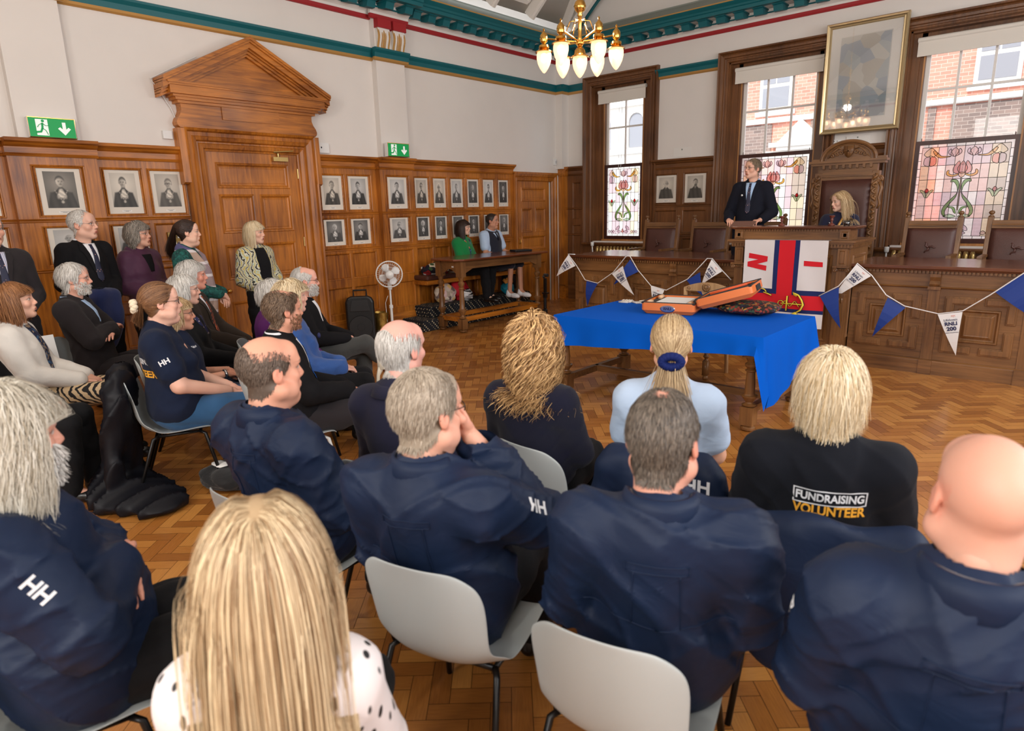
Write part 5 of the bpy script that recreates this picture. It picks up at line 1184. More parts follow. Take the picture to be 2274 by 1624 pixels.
def portrait(label, P, u0, v0, u1, v1, seed, wood_m, sepia=False, hair=.3, glasses=False, female=False, dark=False, hid=0, group='framed portraits on the left wall', plain=False, mw=.16):
    T = thing('framed_portrait', label, 'portrait', (0, 0, 0), 0, group)
    MB().rings(P, u0, v0, u1, v1, [(0, .012), (0, .03), (.005, .034), (.010, .032), (.013, .026), (.013, .016)], cap=False).build('frame', wood_m, T)
    MB().rings(P, u0+.011, v0+.011, u1-.011, v1-.011, [(0, .018), (.01, .018)]).build('mount', MOUNT, T)
    w_, h_ = u1-u0, v1-v0; a0, a1 = u0+w_*mw, u1-w_*mw; b0, b1 = v0+h_*.17, v1-h_*.09
    nx, ny, im = portrait_img(seed, sepia, hair, glasses, female, dark, plain)
    b = MB(); b.add([P(a0+(a1-a0)*i/(nx-1), b0+(b1-b0)*j/(ny-1), .0195) for j in range(ny) for i in range(nx)], [(j*nx+i, j*nx+i+1, (j+1)*nx+i+1, (j+1)*nx+i) for j in range(ny-1) for i in range(nx-1)])
    o = b.build('photograph', PHOTO, T); at = o.data.attributes.new('shade', 'FLOAT_COLOR', 'POINT'); at.data.foreach_set('color', np.concatenate([im.reshape(-1, 3), np.ones((nx*ny, 1))], 1).ravel())
    c = (u0+u1)/2; MB().add([P(u, v, .0195) for u, v in ((c-w_*.13, v0+h_*.07), (c+w_*.13, v0+h_*.07), (c+w_*.13, v0+h_*.10), (c-w_*.13, v0+h_*.10))], [(0, 1, 2, 3)]).build('caption_slip', PAPER, T)
    b = MB(); [b.add([P(u, v, .0202) for u, v in ((c-w_*.1*k_, v0+h_*z), (c+w_*.1*k_, v0+h_*z), (c+w_*.1*k_, v0+h_*(z+.006)), (c-w_*.1*k_, v0+h_*(z+.006)))], [(0, 1, 2, 3)]) for k_, z in ((1, .088), (.5, .075))]; b.build('caption', mat('ink', (90, 86, 80), .8), T)
    return T
PLp = lambda u, v, h: (.1+h, u, v)
up, lo_ = (1.802, 2.283), (1.318, 1.699)
portrait('sepia portrait with moustache on the pilaster below the left exit sign', PLp, -8.66, 1.80, -8.26, 2.277, 1, OAKY, True, .2, False, False, True)
portrait('portrait on the pilaster half hidden behind the white-haired standing man', PLp, -8.66, 1.318, -8.26, 1.699, 2, OAKY, False, .8, False, True)
portrait('portrait cut off at the left edge of the photo, top row', PL, -9.31, 1.802, -8.95, 2.283, 3, OAKY, True, .3)
portrait('portrait cut off at the left edge of the photo, lower row', PL, -9.31, 1.318, -8.95, 1.699, 4, OAKY, False, .2, dark=True)
portrait('portrait of a dark-haired man, left of two beside the pedimented door', PL, -8.035, up[0], -7.668, up[1], 5, OAKY, True, .2)
portrait('portrait of a man in heavy glasses, right of two beside the pedimented door', PL, -7.583, up[0], -7.208, up[1], 6, OAKY, True, .35, True)
portrait('portrait half hidden behind the grey-haired woman in the purple coat', PL, -8.032, lo_[0], -7.668, lo_[1], 7, OAKY, False, .2)
portrait('smiling portrait with a glare on its glass, just right of the pedimented door', PL, -5.435, up[0], -5.07, up[1], 8, OAKY, True, .35)
portrait('portrait of a dark-haired man, second from the pedimented door in the top row', PL, -4.992, up[0], -4.622, up[1], 9, OAKY, False, .15)
portrait('portrait with dark ground and red robe, lower row just right of the pedimented door', PL, -5.438, 1.314, -5.077, 1.696, 10, OAKY, False, .75, False, False, True)
portrait('portrait of a smiling man on dark ground, lower row second from the pedimented door', PL, -4.995, 1.316, -4.638, 1.697, 11, OAKY, False, .2, False, False, True)
portrait('upper portrait on the pilaster under the right exit sign', PLp, -4.383, 1.802, -3.997, 2.278, 12, OAKY, False, .2)
portrait('lower portrait on the pilaster, man in glasses laughing', PLp, -4.385, 1.317, -4.011, 1.697, 13, OAKY, False, .5, True)
BU = [(-3.785, -3.492), (-3.407, -3.119), (-3.031, -2.735), (-2.653, -2.362), (-2.277, -1.989), (-1.892, -1.610)]
ord_ = ['first', 'second', 'third', 'fourth', 'fifth', 'sixth']
for k, (a, c) in enumerate(BU):
    portrait('%s portrait from the pilaster in the top row behind the side table' % ord_[k], PL, a, 1.808, c, 2.282, 20+k, OAKY, k < 2, (.3, .95, .4, .35, .2, .12)[k], k in (0, 1, 4), False, k in (3, 5))
    portrait(['portrait of a white-haired woman, lower row nearest the pilaster', 'portrait of a woman in a dark hat, lower row second from the pilaster', 'portrait mostly hidden behind the dark-haired woman in green', 'portrait of a man in glasses between the two seated people', 'portrait mostly hidden behind the young man in the navy gilet', 'portrait of a balding man, lower row nearest the corner door'][k], PL, a, 1.318, c, 1.703, 40+k, OAKY, False, (.85, .15, .2, .2, .5, .6)[k], k in (3, 5), k < 2, True)
portrait('old portrait of a white-bearded man between the windows', PB, 2.065, 1.805, 2.48, 2.285, 60, DOAKX, True, .75, plain=True, group='framed portraits between the windows')
portrait('old portrait of a bearded man in a dark suit between the windows', PB, 2.60, 1.795, 3.015, 2.288, 61, DOAKX, True, .25, dark=False, plain=True, group='framed portraits between the windows')
# ================================================================= people: implicit surfaces meshed with surface nets
from mathutils.bvhtree import BVHTree
def vec(*a): return np.array(a, float)
class Field:
    def __init__(s, lo, hi, h):
        s.lo = np.array(lo, float); s.h = h; s.n = (np.ceil((np.array(hi)-s.lo)/h)).astype(int)+1
        s.F = np.full(s.n, .5, np.float32)
        s.ax = [(s.lo[i]+h*np.arange(s.n[i])).astype(np.float32) for i in range(3)]
    def blk(s, lo, hi):
        a = np.clip(np.floor((np.array(lo)-s.lo)/s.h).astype(int), 0, s.n); b = np.clip(np.ceil((np.array(hi)-s.lo)/s.h).astype(int)+1, 0, s.n)
        if np.any(b <= a): return None, None
        sl = tuple(slice(a[i], b[i]) for i in range(3))
        return sl, (s.ax[0][sl[0]][:, None, None], s.ax[1][sl[1]][None, :, None], s.ax[2][sl[2]][None, None, :])
    def mix(s, sl, d, k, sub=False):
        f = s.F[sl]
        if sub:
            d = -d; h = np.maximum(k-np.abs(f-d), 0)/max(k, 1e-6); s.F[sl] = np.maximum(f, d)+h*h*k/4
        else:
            h = np.maximum(k-np.abs(f-d), 0)/max(k, 1e-6); s.F[sl] = np.minimum(f, d)-h*h*k/4
    def cap(s, a, b, ra, rb, k=.03, sub=False, pad=.05):
        a = np.array(a, float); b = np.array(b, float); r = max(ra, rb)+pad
        sl, P = s.blk(np.minimum(a, b)-r, np.maximum(a, b)+r)
        if sl is None: return s
        ba = b-a; L = float(ba@ba)+1e-12
        x, y, z = P[0]-a[0], P[1]-a[1], P[2]-a[2]
        t = np.clip((x*ba[0]+y*ba[1]+z*ba[2])/L, 0, 1)
        d = np.sqrt((x-t*ba[0])**2+(y-t*ba[1])**2+(z-t*ba[2])**2)-(ra+(rb-ra)*t)
        s.mix(sl, d, k, sub); return s
    def ell(s, c, r, k=.03, sub=False, rot=None, pad=.06):
        c = np.array(c, float); r = np.array(r, float) if np.ndim(r) else np.array([r]*3, float); R_ = max(r)+pad
        sl, P = s.blk(c-R_, c+R_)
        if sl is None: return s
        x, y, z = P[0]-c[0], P[1]-c[1], P[2]-c[2]
        if rot is not None:
            m = np.array(rot); x, y, z = (m[0][i]*x+m[1][i]*y+m[2][i]*z for i in range(3))
        k0 = np.sqrt((x/r[0])**2+(y/r[1])**2+(z/r[2])**2); k1 = np.sqrt((x/r[0]**2)**2+(y/r[1]**2)**2+(z/r[2]**2)**2)+1e-9
        s.mix(sl, k0*(k0-1)/k1, k, sub); return s
    def chain(s, pts, rs, k=.03):
        for i in range(len(pts)-1): s.cap(pts[i], pts[i+1], rs[i], rs[i+1], k)
        return s
    def disp(s, fn):
        m = np.abs(s.F) < .06; i = np.nonzero(m)
        s.F[m] += fn(s.ax[0][i[0]], s.ax[1][i[1]], s.ax[2][i[2]]).astype(np.float32); return s
    def mesh(s):
        F = s.F; S = F < 0
        c8 = [(i, j, k) for i in (0, 1) for j in (0, 1) for k in (0, 1)]
        n = np.array(F.shape)-1
        cs = sum(S[i:n[0]+i, j:n[1]+j, k:n[2]+k].astype(np.int8) for i, j, k in c8)
        act = (cs > 0) & (cs < 8); A = np.argwhere(act)
        idx = np.full(n, -1, np.int64); idx[act] = np.arange(len(A))
        V = {c: F[A[:, 0]+c[0], A[:, 1]+c[1], A[:, 2]+c[2]] for c in c8}
        acc = np.zeros((len(A), 3)); cnt = np.zeros(len(A))
        for c in c8:
            for ax in range(3):
                if c[ax] == 0:
                    e = list(c); e[ax] = 1; a, b = V[c], V[tuple(e)]; x = (a < 0) != (b < 0)
                    t = np.where(x, a/np.where(x, a-b, 1), 0); p = np.tile(np.array(c, float), (len(A), 1)); p[:, ax] += t
                    acc += p*x[:, None]; cnt += x
        P = s.lo+(A+acc/np.maximum(cnt, 1)[:, None])*s.h
        Q = []
        for ax in range(3):
            o = [i for i in range(3) if i != ax]
            s0 = [slice(1, -1)]*3; s0[ax] = slice(0, -1); s1 = list(s0); s1[ax] = slice(1, None)
            a, b = S[tuple(s0)], S[tuple(s1)]; E = np.argwhere(a != b); fl = a[a != b]
            off = np.ones(3, int); off[ax] = 0; E = E+off
            q = []
            for d in ((-1, -1), (0, -1), (0, 0), (-1, 0)):
                e = E.copy(); e[:, o[0]] += d[0]; e[:, o[1]] += d[1]; q.append(idx[e[:, 0], e[:, 1], e[:, 2]])
            q = np.stack(q, 1); fl = fl if ax != 1 else ~fl
            q[~fl] = q[~fl][:, ::-1]; Q.append(q)
        return P, np.concatenate(Q)
def np_mesh(name, P, Q, mat_, parent=None, smooth=True, cols=None, attr='shade'):
    me = bpy.data.meshes.new(name); nq = len(Q); w_ = Q.shape[1]
    me.vertices.add(len(P)); me.vertices.foreach_set('co', np.asarray(P, np.float32).ravel())
    me.loops.add(nq*w_); me.loops.foreach_set('vertex_index', Q.astype(np.int32).ravel())
    me.polygons.add(nq); me.polygons.foreach_set('loop_start', np.arange(0, nq*w_, w_, dtype=np.int32)); me.polygons.foreach_set('loop_total', np.full(nq, w_, np.int32))
    if smooth: me.polygons.foreach_set('use_smooth', np.ones(nq, bool))
    me.update(calc_edges=True); me.validate()
    if cols is not None:
        at = me.attributes.new(attr, 'FLOAT_COLOR', 'POINT'); at.data.foreach_set('color', np.concatenate([cols, np.ones((len(P), 1))], 1).astype(np.float32).ravel())
    me.materials.append(mat_)
    o = bpy.data.objects.new(name, me); COL.objects.link(o)
    if parent: o.parent = parent
    return o
def smooth_mesh(P, Q, it=1, f=.5):
    for _ in range(it):
        acc = np.zeros_like(P); cnt = np.zeros(len(P))
        for k in range(4):
            np.add.at(acc, Q[:, k], P[Q[:, (k+1) % 4]]+P[Q[:, k-1]]); np.add.at(cnt, Q[:, k], 2)
        P = P+(acc/np.maximum(cnt, 1)[:, None]-P)*f
    return P
def normals(P, Q):
    n = np.cross(P[Q[:, 2]]-P[Q[:, 0]], P[Q[:, 3]]-P[Q[:, 1]]); N = np.zeros_like(P)
    for k in range(4): np.add.at(N, Q[:, k], n)
    return N/(np.linalg.norm(N, axis=1)[:, None]+1e-9)
def ss(a, b, x): t = np.clip((x-a)/(b-a), 0, 1); return t*t*(3-2*t)
def rotm(yaw=0, pitch=0, roll=0):
    """yaw about z, pitch nods the +y nose down when positive, roll tilts to the right"""
    return np.array((Matrix.Rotation(yaw, 3, 'Z') @ Matrix.Rotation(-pitch, 3, 'X') @ Matrix.Rotation(roll, 3, 'Y')))

# ---- head templates
def make_head(female, jowl=0.0, h=.0042):
    f = Field((-.105, -.135, -.22), (.105, .14, .14), h); w = .95 if female else 1
    f.ell((0, -.018, .032), (.077, .097, .088), 0); f.ell((0, .020, -.035), (.061*w, .070, .084), .03)
    j = 1+.35*jowl
    for s in (-1, 1):
        f.cap((s*.050*w*j, .0, -.066), (s*.012, .066, -.098), .022*j, .017, .03)
        f.ell((s*.044*w, .060, -.026), (.022, .02, .02), .025)
        if jowl: f.ell((s*.05, .035, -.075), (.026, .032, .026), .03)
    f.ell((0, .068, -.100), (.024*w, .019, .016), .02)
    if jowl: f.ell((0, .03, -.118), (.05, .05, .026), .03)
    f.cap((-.036, .079, .024), (.036, .079, .024), .013 if not female else .010, .013 if not female else .010, .02)
    f.ell((0, .062, .055), (.052, .03, .04), .03)
    for s in (-1, 1): f.ell((s*.0315, .098, .004), (.017, .014, .0105), .016, True)
    nb = 1 if not female else .86
    f.cap((0, .088, .012), (0, .107*1, -.028), .0085*nb, .0115*nb, .014)
    for s in (-1, 1): f.ell((s*.0125*nb, .096, -.033), (.0085*nb, .012, .008), .008)
    f.ell((0, .084, -.064), (.027*w, .014, .018), .02)
    f.ell((0, .0955, -.0615), (.019, .0065, .0048), .008); f.ell((0, .0935, -.0705), (.017, .007, .0056), .008)
    f.cap((-.02, .098, -.0662), (.02, .098, -.0662), .0016, .0016, .004, True)
    f.ell((0, .088, -.083), (.018, .008, .006), .012, True)
    for s in (-1, 1): f.ell((s*.0315, .0715, .004), (.0145, .0150, .0125), .003)
    for s in (-1, 1):
        r_ = rotm(0, .18, s*-.18)
        f.ell((s*.079, -.012, -.004), (.0085, .019, .031), .006, rot=r_); f.ell((s*.087, -.008, .0), (.006, .0105, .018), .005, True, rot=r_); f.ell((s*.077, -.004, -.03), (.007, .010, .010), .006)
    f.cap((0, -.022, -.07), (0, -.045, -.25), .053*(.88 if female else 1)*(1+.15*jowl), .058*(.88 if female else 1)*(1+.2*jowl), .035)
    if not female: f.ell((0, .018, -.145), (.012, .012, .016), .03)
    return f.mesh()
HEADS = {}
def head_mesh(female, jowl):
    k = (female, round(jowl, 1))
    if k not in HEADS: HEADS[k] = make_head(*k)
    return HEADS[k]
def paint_head(P, skin, hairc, female, lips=None, brow=1, blush=1.0, stubble=0):
    c = np.tile(np.array(lin(skin)), (len(P), 1)); x, y, z = P.T; ax = np.abs(x)
    def put(m, col, a=1): nonlocal c; m = (m*a)[:, None]; c = c*(1-m)+np.array(lin(col))*m
    red = tuple(np.clip(np.array(skin)*np.array((1.0, .80, .76)), 0, 255))
    put(np.exp(-(((ax-.045)/.022)**2+((z+.03)/.022)**2))*(y > .03), red, .3*blush); put(np.exp(-((x/.016)**2+((z+.03)/.02)**2))*(y > .085), red, .28*blush); put((ax > .07)*ss(-.06, -.02, z)*(1-ss(.02, .05, z)), red, .4)
    lp = lips or (tuple(np.clip(np.array(skin)*np.array((.86, .62, .6)), 0, 255)))
    d = np.maximum(np.abs(x)/.024, np.abs(z+.0662+.0*x)/.0115); put((1-ss(.75, 1.05, np.hypot(x/.025, (z+.0662)/.0115)))*(y > .08), lp, .9)
    put((1-ss(.6, 1.2, np.hypot(x/.022, (z+.0662)/.0016)))*(y > .08), (90, 44, 40), .8)
    if stubble: put((1-ss(.0, .03, z+.03))*(y > .0)*ss(-.13, -.11, z), hairc, stubble)
    e = np.hypot((ax-.0315)/.0145, (z-.0035)/.0068)
    put((1-ss(.9, 1.1, e))*(y > .06), (204, 192, 184)); put((1-ss(.8, 1.1, np.hypot((ax-.031), (z-.004))/.0066))*(y > .06)*(e < 1.08), (44, 36, 32)); put((np.abs(e-1.05) < .2)*(z > .003)*(y > .06), (70, 44, 36), .8)
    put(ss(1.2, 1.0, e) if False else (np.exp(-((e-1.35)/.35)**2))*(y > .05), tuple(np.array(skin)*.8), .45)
    b = np.hypot((ax-.033)/.021, (z-.0265-.003*np.cos((ax-.033)*70))/.0042); put((1-ss(.7, 1.15, b))*(y > .05), hairc, .85*brow)
    return c
# ---- hands: canonical right hand, fingers along +y, palm down (-z), thumb at -x
def make_hand(curl, spread=.0, h=.0036):
    f = Field((-.075, -.05, -.11), (.065, .21, .045), h)
    f.cap((0, -.05, 0), (0, .01, 0), .024, .026, .01); f.ell((-.004, .045, -.001), (.040, .050, .015), .012); f.cap((-.026, .075, 0), (.030, .07, -.002), .011, .010, .015)
    for i, (bx, by, L, r) in enumerate(((-.030, .080, .074, .0088), (-.009, .087, .082, .009), (.012, .083, .076, .0086), (.031, .072, .060, .0076))):
        p = vec(bx, by, -.002); a = curl*.55*(1+.12*i); an = -.05+.06*i*0+spread*(i-1.5); ps = [p]; t = 0
        for j, q in enumerate((.45, .30, .25)):
            t += a*(1.0, .95, .6)[j]; d = vec(math.sin(an)*math.cos(t), math.cos(an)*math.cos(t), -math.sin(t)); p = p+d*L*q; ps.append(p)
        f.chain(ps, [r*1.08, r, r*.92, r*.8], .004)
    tp = [vec(-.022, .018, -.006), vec(-.045, .045, -.016-.01*curl), vec(-.052, .075, -.022-.016*curl), vec(-.046+.01*curl, .099, -.026-.02*curl)]
    f.chain(tp, [.016, .0125, .0105, .0085], .008); return f.mesh()
HANDS = {}
def hand_mesh(curl):
    if curl not in HANDS: HANDS[curl] = make_hand(curl)
    return HANDS[curl]
SKIN = mat('skin', (255, 255, 255), .5, attr='shade', spec=.4, bump=.05, bscale=700, sss=.12)
# ---- cloth materials
CLM = {}
def cloth(name, col, rough=.85, bump=.12, bscale=320, sheen=.15, var=.04, fold=0, spec=.25, fscale=9):
    if name in CLM: return CLM[name]
    m = bpy.data.materials.new('cloth_'+name); m.use_nodes = True; N = m.node_tree.nodes; L = m.node_tree.links; b = N['Principled BSDF']; c = lin(col)
    b.inputs['Roughness'].default_value = rough; b.inputs['Specular IOR Level'].default_value = spec; b.inputs['Sheen Weight'].default_value = sheen; b.inputs['Sheen Roughness'].default_value = .6
    tc = N.new('ShaderNodeTexCoord'); n = N.new('ShaderNodeTexNoise'); n.inputs['Scale'].default_value = 7; n.inputs['Detail'].default_value = 5; L.new(tc.outputs['Object'], n.inputs['Vector'])
    mr = N.new('ShaderNodeMapRange'); mr.inputs['From Min'].default_value = .3; mr.inputs['From Max'].default_value = .7; mr.inputs['To Min'].default_value = 1-var; mr.inputs['To Max'].default_value = 1+var; L.new(n.outputs['Fac'], mr.inputs['Value'])
    vm = N.new('ShaderNodeVectorMath'); vm.operation = 'SCALE'; vm.inputs[0].default_value = c; L.new(mr.outputs[0], vm.inputs['Scale']); L.new(vm.outputs[0], b.inputs['Base Color'])
    n2 = N.new('ShaderNodeTexNoise'); n2.inputs['Scale'].default_value = bscale; n2.inputs['Detail'].default_value = 3; L.new(tc.outputs['Object'], n2.inputs['Vector'])
    bp = N.new('ShaderNodeBump'); bp.inputs['Strength'].default_value = bump; bp.inputs['Distance'].default_value = .004; L.new(n2.outputs['Fac'], bp.inputs['Height'])
    if fold:
        mp = N.new('ShaderNodeMapping'); mp.inputs['Scale'].default_value = (1, 1, 1.7); mp.inputs['Rotation'].default_value = (.4, .5, .2); L.new(tc.outputs['Object'], mp.inputs[0])
        n3 = N.new('ShaderNodeTexNoise'); n3.inputs['Scale'].default_value = fscale; n3.inputs['Detail'].default_value = 3; n3.inputs['Distortion'].default_value = 1.6; n3.inputs['Roughness'].default_value = .45; L.new(mp.outputs[0], n3.inputs['Vector'])
        b3 = N.new('ShaderNodeBump'); b3.inputs['Strength'].default_value = fold; b3.inputs['Distance'].default_value = .03; L.new(n3.outputs['Fac'], b3.inputs['Height']); L.new(b3.outputs[0], bp.inputs['Normal'])
    L.new(bp.outputs[0], b.inputs['Normal']); CLM[name] = m; return m
HAIRM = {}
def hair_mat(name, c1, c2, rough=.42):
    if name in HAIRM: return HAIRM[name]
    m = bpy.data.materials.new('hair_'+name); m.use_nodes = True; N = m.node_tree.nodes; L = m.node_tree.links; b = N['Principled BSDF']
    a = N.new('ShaderNodeAttribute'); a.attribute_name = 'tone'; cr = N.new('ShaderNodeValToRGB')
    cr.color_ramp.elements[0].color = (*lin(c1), 1); cr.color_ramp.elements[1].color = (*lin(c2), 1); L.new(a.outputs['Fac'], cr.inputs[0]); L.new(cr.outputs[0], b.inputs['Base Color'])
    b.inputs['Roughness'].default_value = rough; b.inputs['Specular IOR Level'].default_value = .35; HAIRM[name] = m; return m
HC = vec(0, -.018, .032); HR = vec(.077, .097, .088)
def hairline(p):
    return p[:, 2] > np.interp(p[:, 1], [-.12, -.06, -.03, .0, .025, .045, .065, .09], [-.085, -.085, -.055, -.012, .0, .03, .082, .10])
def strands(J, n, length, seed=0, mask=None, vol=.012, seg=8, grav=.25, lift=.25, curl=0, cfreq=60, jitter=.12, width=.0016, crown=(0, -.055, .12), part=None, tie=None, tail=.2, front=0, taper=.25, shoulders=True, lenvar=.25, sweep=0, tip=None, scatter=.28, tiegrav=(0, -.28, -1.0), tjit=.012, gather=0, ear=False, back=0, face=True):
    """hair as fine ribbons rooted on the scalp, combed along it and pulled down by gravity"""
    rng = np.random.RandomState(seed); HP, HQ = J['head']; ok = (hairline(HP) & (np.abs(HP[:, 0]) < .0815))[HQ].all(1); q = HQ[ok]
    ar = np.linalg.norm(np.cross(HP[q[:, 2]]-HP[q[:, 0]], HP[q[:, 3]]-HP[q[:, 1]]), axis=1); m = int(n*1.15); fi = rng.choice(len(q), m, p=ar/ar.sum()); wt = rng.dirichlet((1, 1, 1, 1), m)
    p = (HP[q[fi]]*wt[..., None]).sum(1); NV = normals(HP, HQ); d = (NV[q[fi]]*wt[..., None]).sum(1)
    keep = np.ones(m, bool)
    if ear: keep &= ~((np.abs(p[:, 0]) > .058) & (np.hypot((p[:, 1]+.012)/.026, (p[:, 2]+.004)/.036) < 1))
    if mask is not None: keep &= mask(p, rng.rand(m))
    p = p[keep]; d = d[keep]; k = len(p)
    N0 = d/(np.linalg.norm(d, axis=1)[:, None]+1e-9)
    lay = rng.rand(k); fl = p-np.array(crown)
    if part is not None:      # parted hair flows sideways from the parting line
        sx = np.sign(p[:, 0]-part); fl = np.stack([sx*.9, -.35+0*sx-.4*(p[:, 1] < -.03), -.3+0*sx], 1)
        fl[p[:, 1] < -.05] = (p-np.array((part, -.05, .13)))[p[:, 1] < -.05]*8
    if sweep: fl = fl/np.linalg.norm(fl, axis=1)[:, None]+np.array([sweep, .0, 0])
    if front: fl = fl/np.linalg.norm(fl, axis=1)[:, None]+np.array([0, front, 0])*ss(.0, .06, p[:, 1])[:, None]
    if back: fl = fl/(np.linalg.norm(fl, axis=1)[:, None]+1e-9)+np.array([0, -back, 0])*ss(.035, .06, np.abs(p[:, 0]))[:, None]
    if tie is not None: fl = np.array(tie)-p
    fl = fl-(fl*N0).sum(1)[:, None]*N0; fl /= np.linalg.norm(fl, axis=1)[:, None]+1e-9
    D = fl+N0*lift*(.4+lay)[:, None]+rng.randn(k, 3)*jitter; D /= np.linalg.norm(D, axis=1)[:, None]
    L = length*(1-lenvar*rng.rand(k))
    if callable(tip): L = L*tip(p)
    if tie is not None: L = np.linalg.norm(np.array(tie)-p, axis=1)*1.12+tail*(.7+.3*rng.rand(k))
    st = L/seg; X = [p.copy()]; off = (.002+vol*lay)
    G = np.array([0, 0, -1.0]); td = np.zeros(k, bool); tj = rng.randn(k, 3)*tjit
    for s in range(seg):
        if tie is not None:
            v = np.array(tie)+tj*.3-p; dist = np.linalg.norm(v, axis=1); td |= dist < st*1.3
            D = np.where(td[:, None], np.array(tiegrav)+tj*6, D*.5+v/(dist[:, None]+1e-9)*.5+N0*.05)
        else:
            D = D+G*grav*(1+s*.15)+rng.randn(k, 3)*jitter*.5
        D /= np.linalg.norm(D, axis=1)[:, None]; p = p+D*st[:, None]
        for c, r in ((HC, HR), (vec(0, .015, -.04), vec(.066, .075, .085)))+(((vec(0, -.045, -.17), vec(.062, .062, .10)), (vec(0, -.05, -.345), vec(.24, .125, .15))) if shoulders else ()):
            q = (p-c)/(r+off[:, None]); nn = np.linalg.norm(q, axis=1); ins = nn < 1
            if ins.any():
                pn = c+q/np.maximum(nn, .2)[:, None]*(r+off[:, None]); nr = q/(r+.01); nr /= np.linalg.norm(nr, axis=1)[:, None]+1e-9
                p = np.where(ins[:, None], pn, p); dn = (D*nr).sum(1); D = np.where((ins & (dn < 0))[:, None], D-nr*dn[:, None], D)
        if gather:
            lim = gather*ss(.09, -.06, p[:, 2])+.115*(1-ss(.09, -.06, p[:, 2]))+.02*lay; low = p[:, 2] < .03; p[:, 0] = np.where(low, np.sign(p[:, 0])*np.minimum(np.abs(p[:, 0]), lim), p[:, 0]); D[:, 1] -= .12*low
        if face:
            fr = (p[:, 1] > .038) & (p[:, 2] < .04) & (p[:, 2] > -.16); p[:, 0] = np.where(fr, np.sign(p[:, 0]+1e-6)*np.maximum(np.abs(p[:, 0]), .066+.012*lay), p[:, 0]); p[:, 1] = np.where(fr, .038+0*lay, p[:, 1])
        X.append(p.copy())
    X = np.stack(X, 1); t = np.linspace(0, 1, seg+1)
    if curl:
        cl = np.round(X[:, 0]*32); hs_ = np.mod(np.sin(cl@np.array([12.9, 78.2, 37.7]))*437.5, 1)[:, None]; a = hs_*6.28+.5*rng.randn(k, 1)+cfreq*(L[:, None]*t)*(.7+.6*np.mod(hs_*7.3, 1)); e1 = np.cross(D, [0, 0, 1.0]); e1 /= np.linalg.norm(e1, axis=1)[:, None]+1e-9; e2 = np.cross(D, e1)
        am = curl*np.minimum(t*3, 1)*(.6+.8*rng.rand(k, 1)); X = X+(np.cos(a)*am)[..., None]*e1[:, None]+(np.sin(a)*am)[..., None]*e2[:, None]
    T = np.gradient(X, axis=1); T /= np.linalg.norm(T, axis=2)[..., None]+1e-9
    O = X-HC; O[..., 2] *= .4; O /= np.linalg.norm(O, axis=2)[..., None]+1e-9
    W = np.cross(T, O); W /= np.linalg.norm(W, axis=2)[..., None]+1e-9
    w_ = width*(.6+.8*rng.rand(k, 1))*(1-(1-taper)*t**3)
    A = X-W*w_[..., None]; B = X+O*(w_*.5)[..., None]; C_ = X+W*w_[..., None]
    P = np.stack([A, B, C_], 2).reshape(-1, 3); base = (np.arange(k)*(seg+1)*3)[:, None]+(np.arange(seg)*3)[None]; base = base.ravel()
    Q = np.concatenate([np.stack([base+o, base+o+1, base+o+4, base+o+3], 1) for o in (0, 1)])
    tone = np.repeat(np.clip(.5+scatter*rng.randn(k), 0, 1), (seg+1)*3)
    return P, Q, tone
def hair_obj(person, name, M, S, parts, mt, cap_mask=None, head=None, cap_off=.004):
    """hair = scalp cap following the skull plus strands"""
    Ps, Qs, Ts = [], [], []; b = 0
    if head is not None and cap_mask is not None:
        HP, HQ = head; hm = hairline(HP) & cap_mask(HP, np.full(len(HP), .5)) & (np.abs(HP[:, 0]) < .081)
        nr = normals(HP, HQ); use = hm[HQ].all(1); q = HQ[use]; ids = np.unique(q); mp = np.full(len(HP), -1); mp[ids] = np.arange(len(ids))
        Ps.append(HP[ids]+nr[ids]*cap_off); Qs.append(mp[q]); Ts.append(np.full(len(ids), .3)); b += len(ids)
    for P, Q, t in parts: Ps.append(P); Qs.append(Q+b); Ts.append(t); b += len(P)
    P = np.concatenate(Ps); Q = np.concatenate(Qs); t = np.concatenate(Ts)
    P = (P*np.array(S))@M[:3, :3].T+M[:3, 3]
    o = np_mesh(name, P, Q, mt, person); at = o.data.attributes.new('tone', 'FLOAT', 'POINT'); at.data.foreach_set('value', t.astype(np.float32)); return o
def bald(z0=.07, y0=-.09, noise=.02, front=True, side=.055):
    """hair only round the sides and back"""
    return lambda p, r: (p[:, 2] < z0+(r-.5)*noise-np.maximum(0, p[:, 1]-.0)*.5) | (p[:, 1] < y0)
def full(p, r): return np.ones(len(p), bool)
def thin_crown(c=(0, -.05, .115), rad=.05): return lambda p, r: (np.linalg.norm(p-np.array(c), axis=1)+(r-.5)*.05 > rad)
def recede(y1=.03): return lambda p, r: (p[:, 1] < y1+(r-.5)*.03)

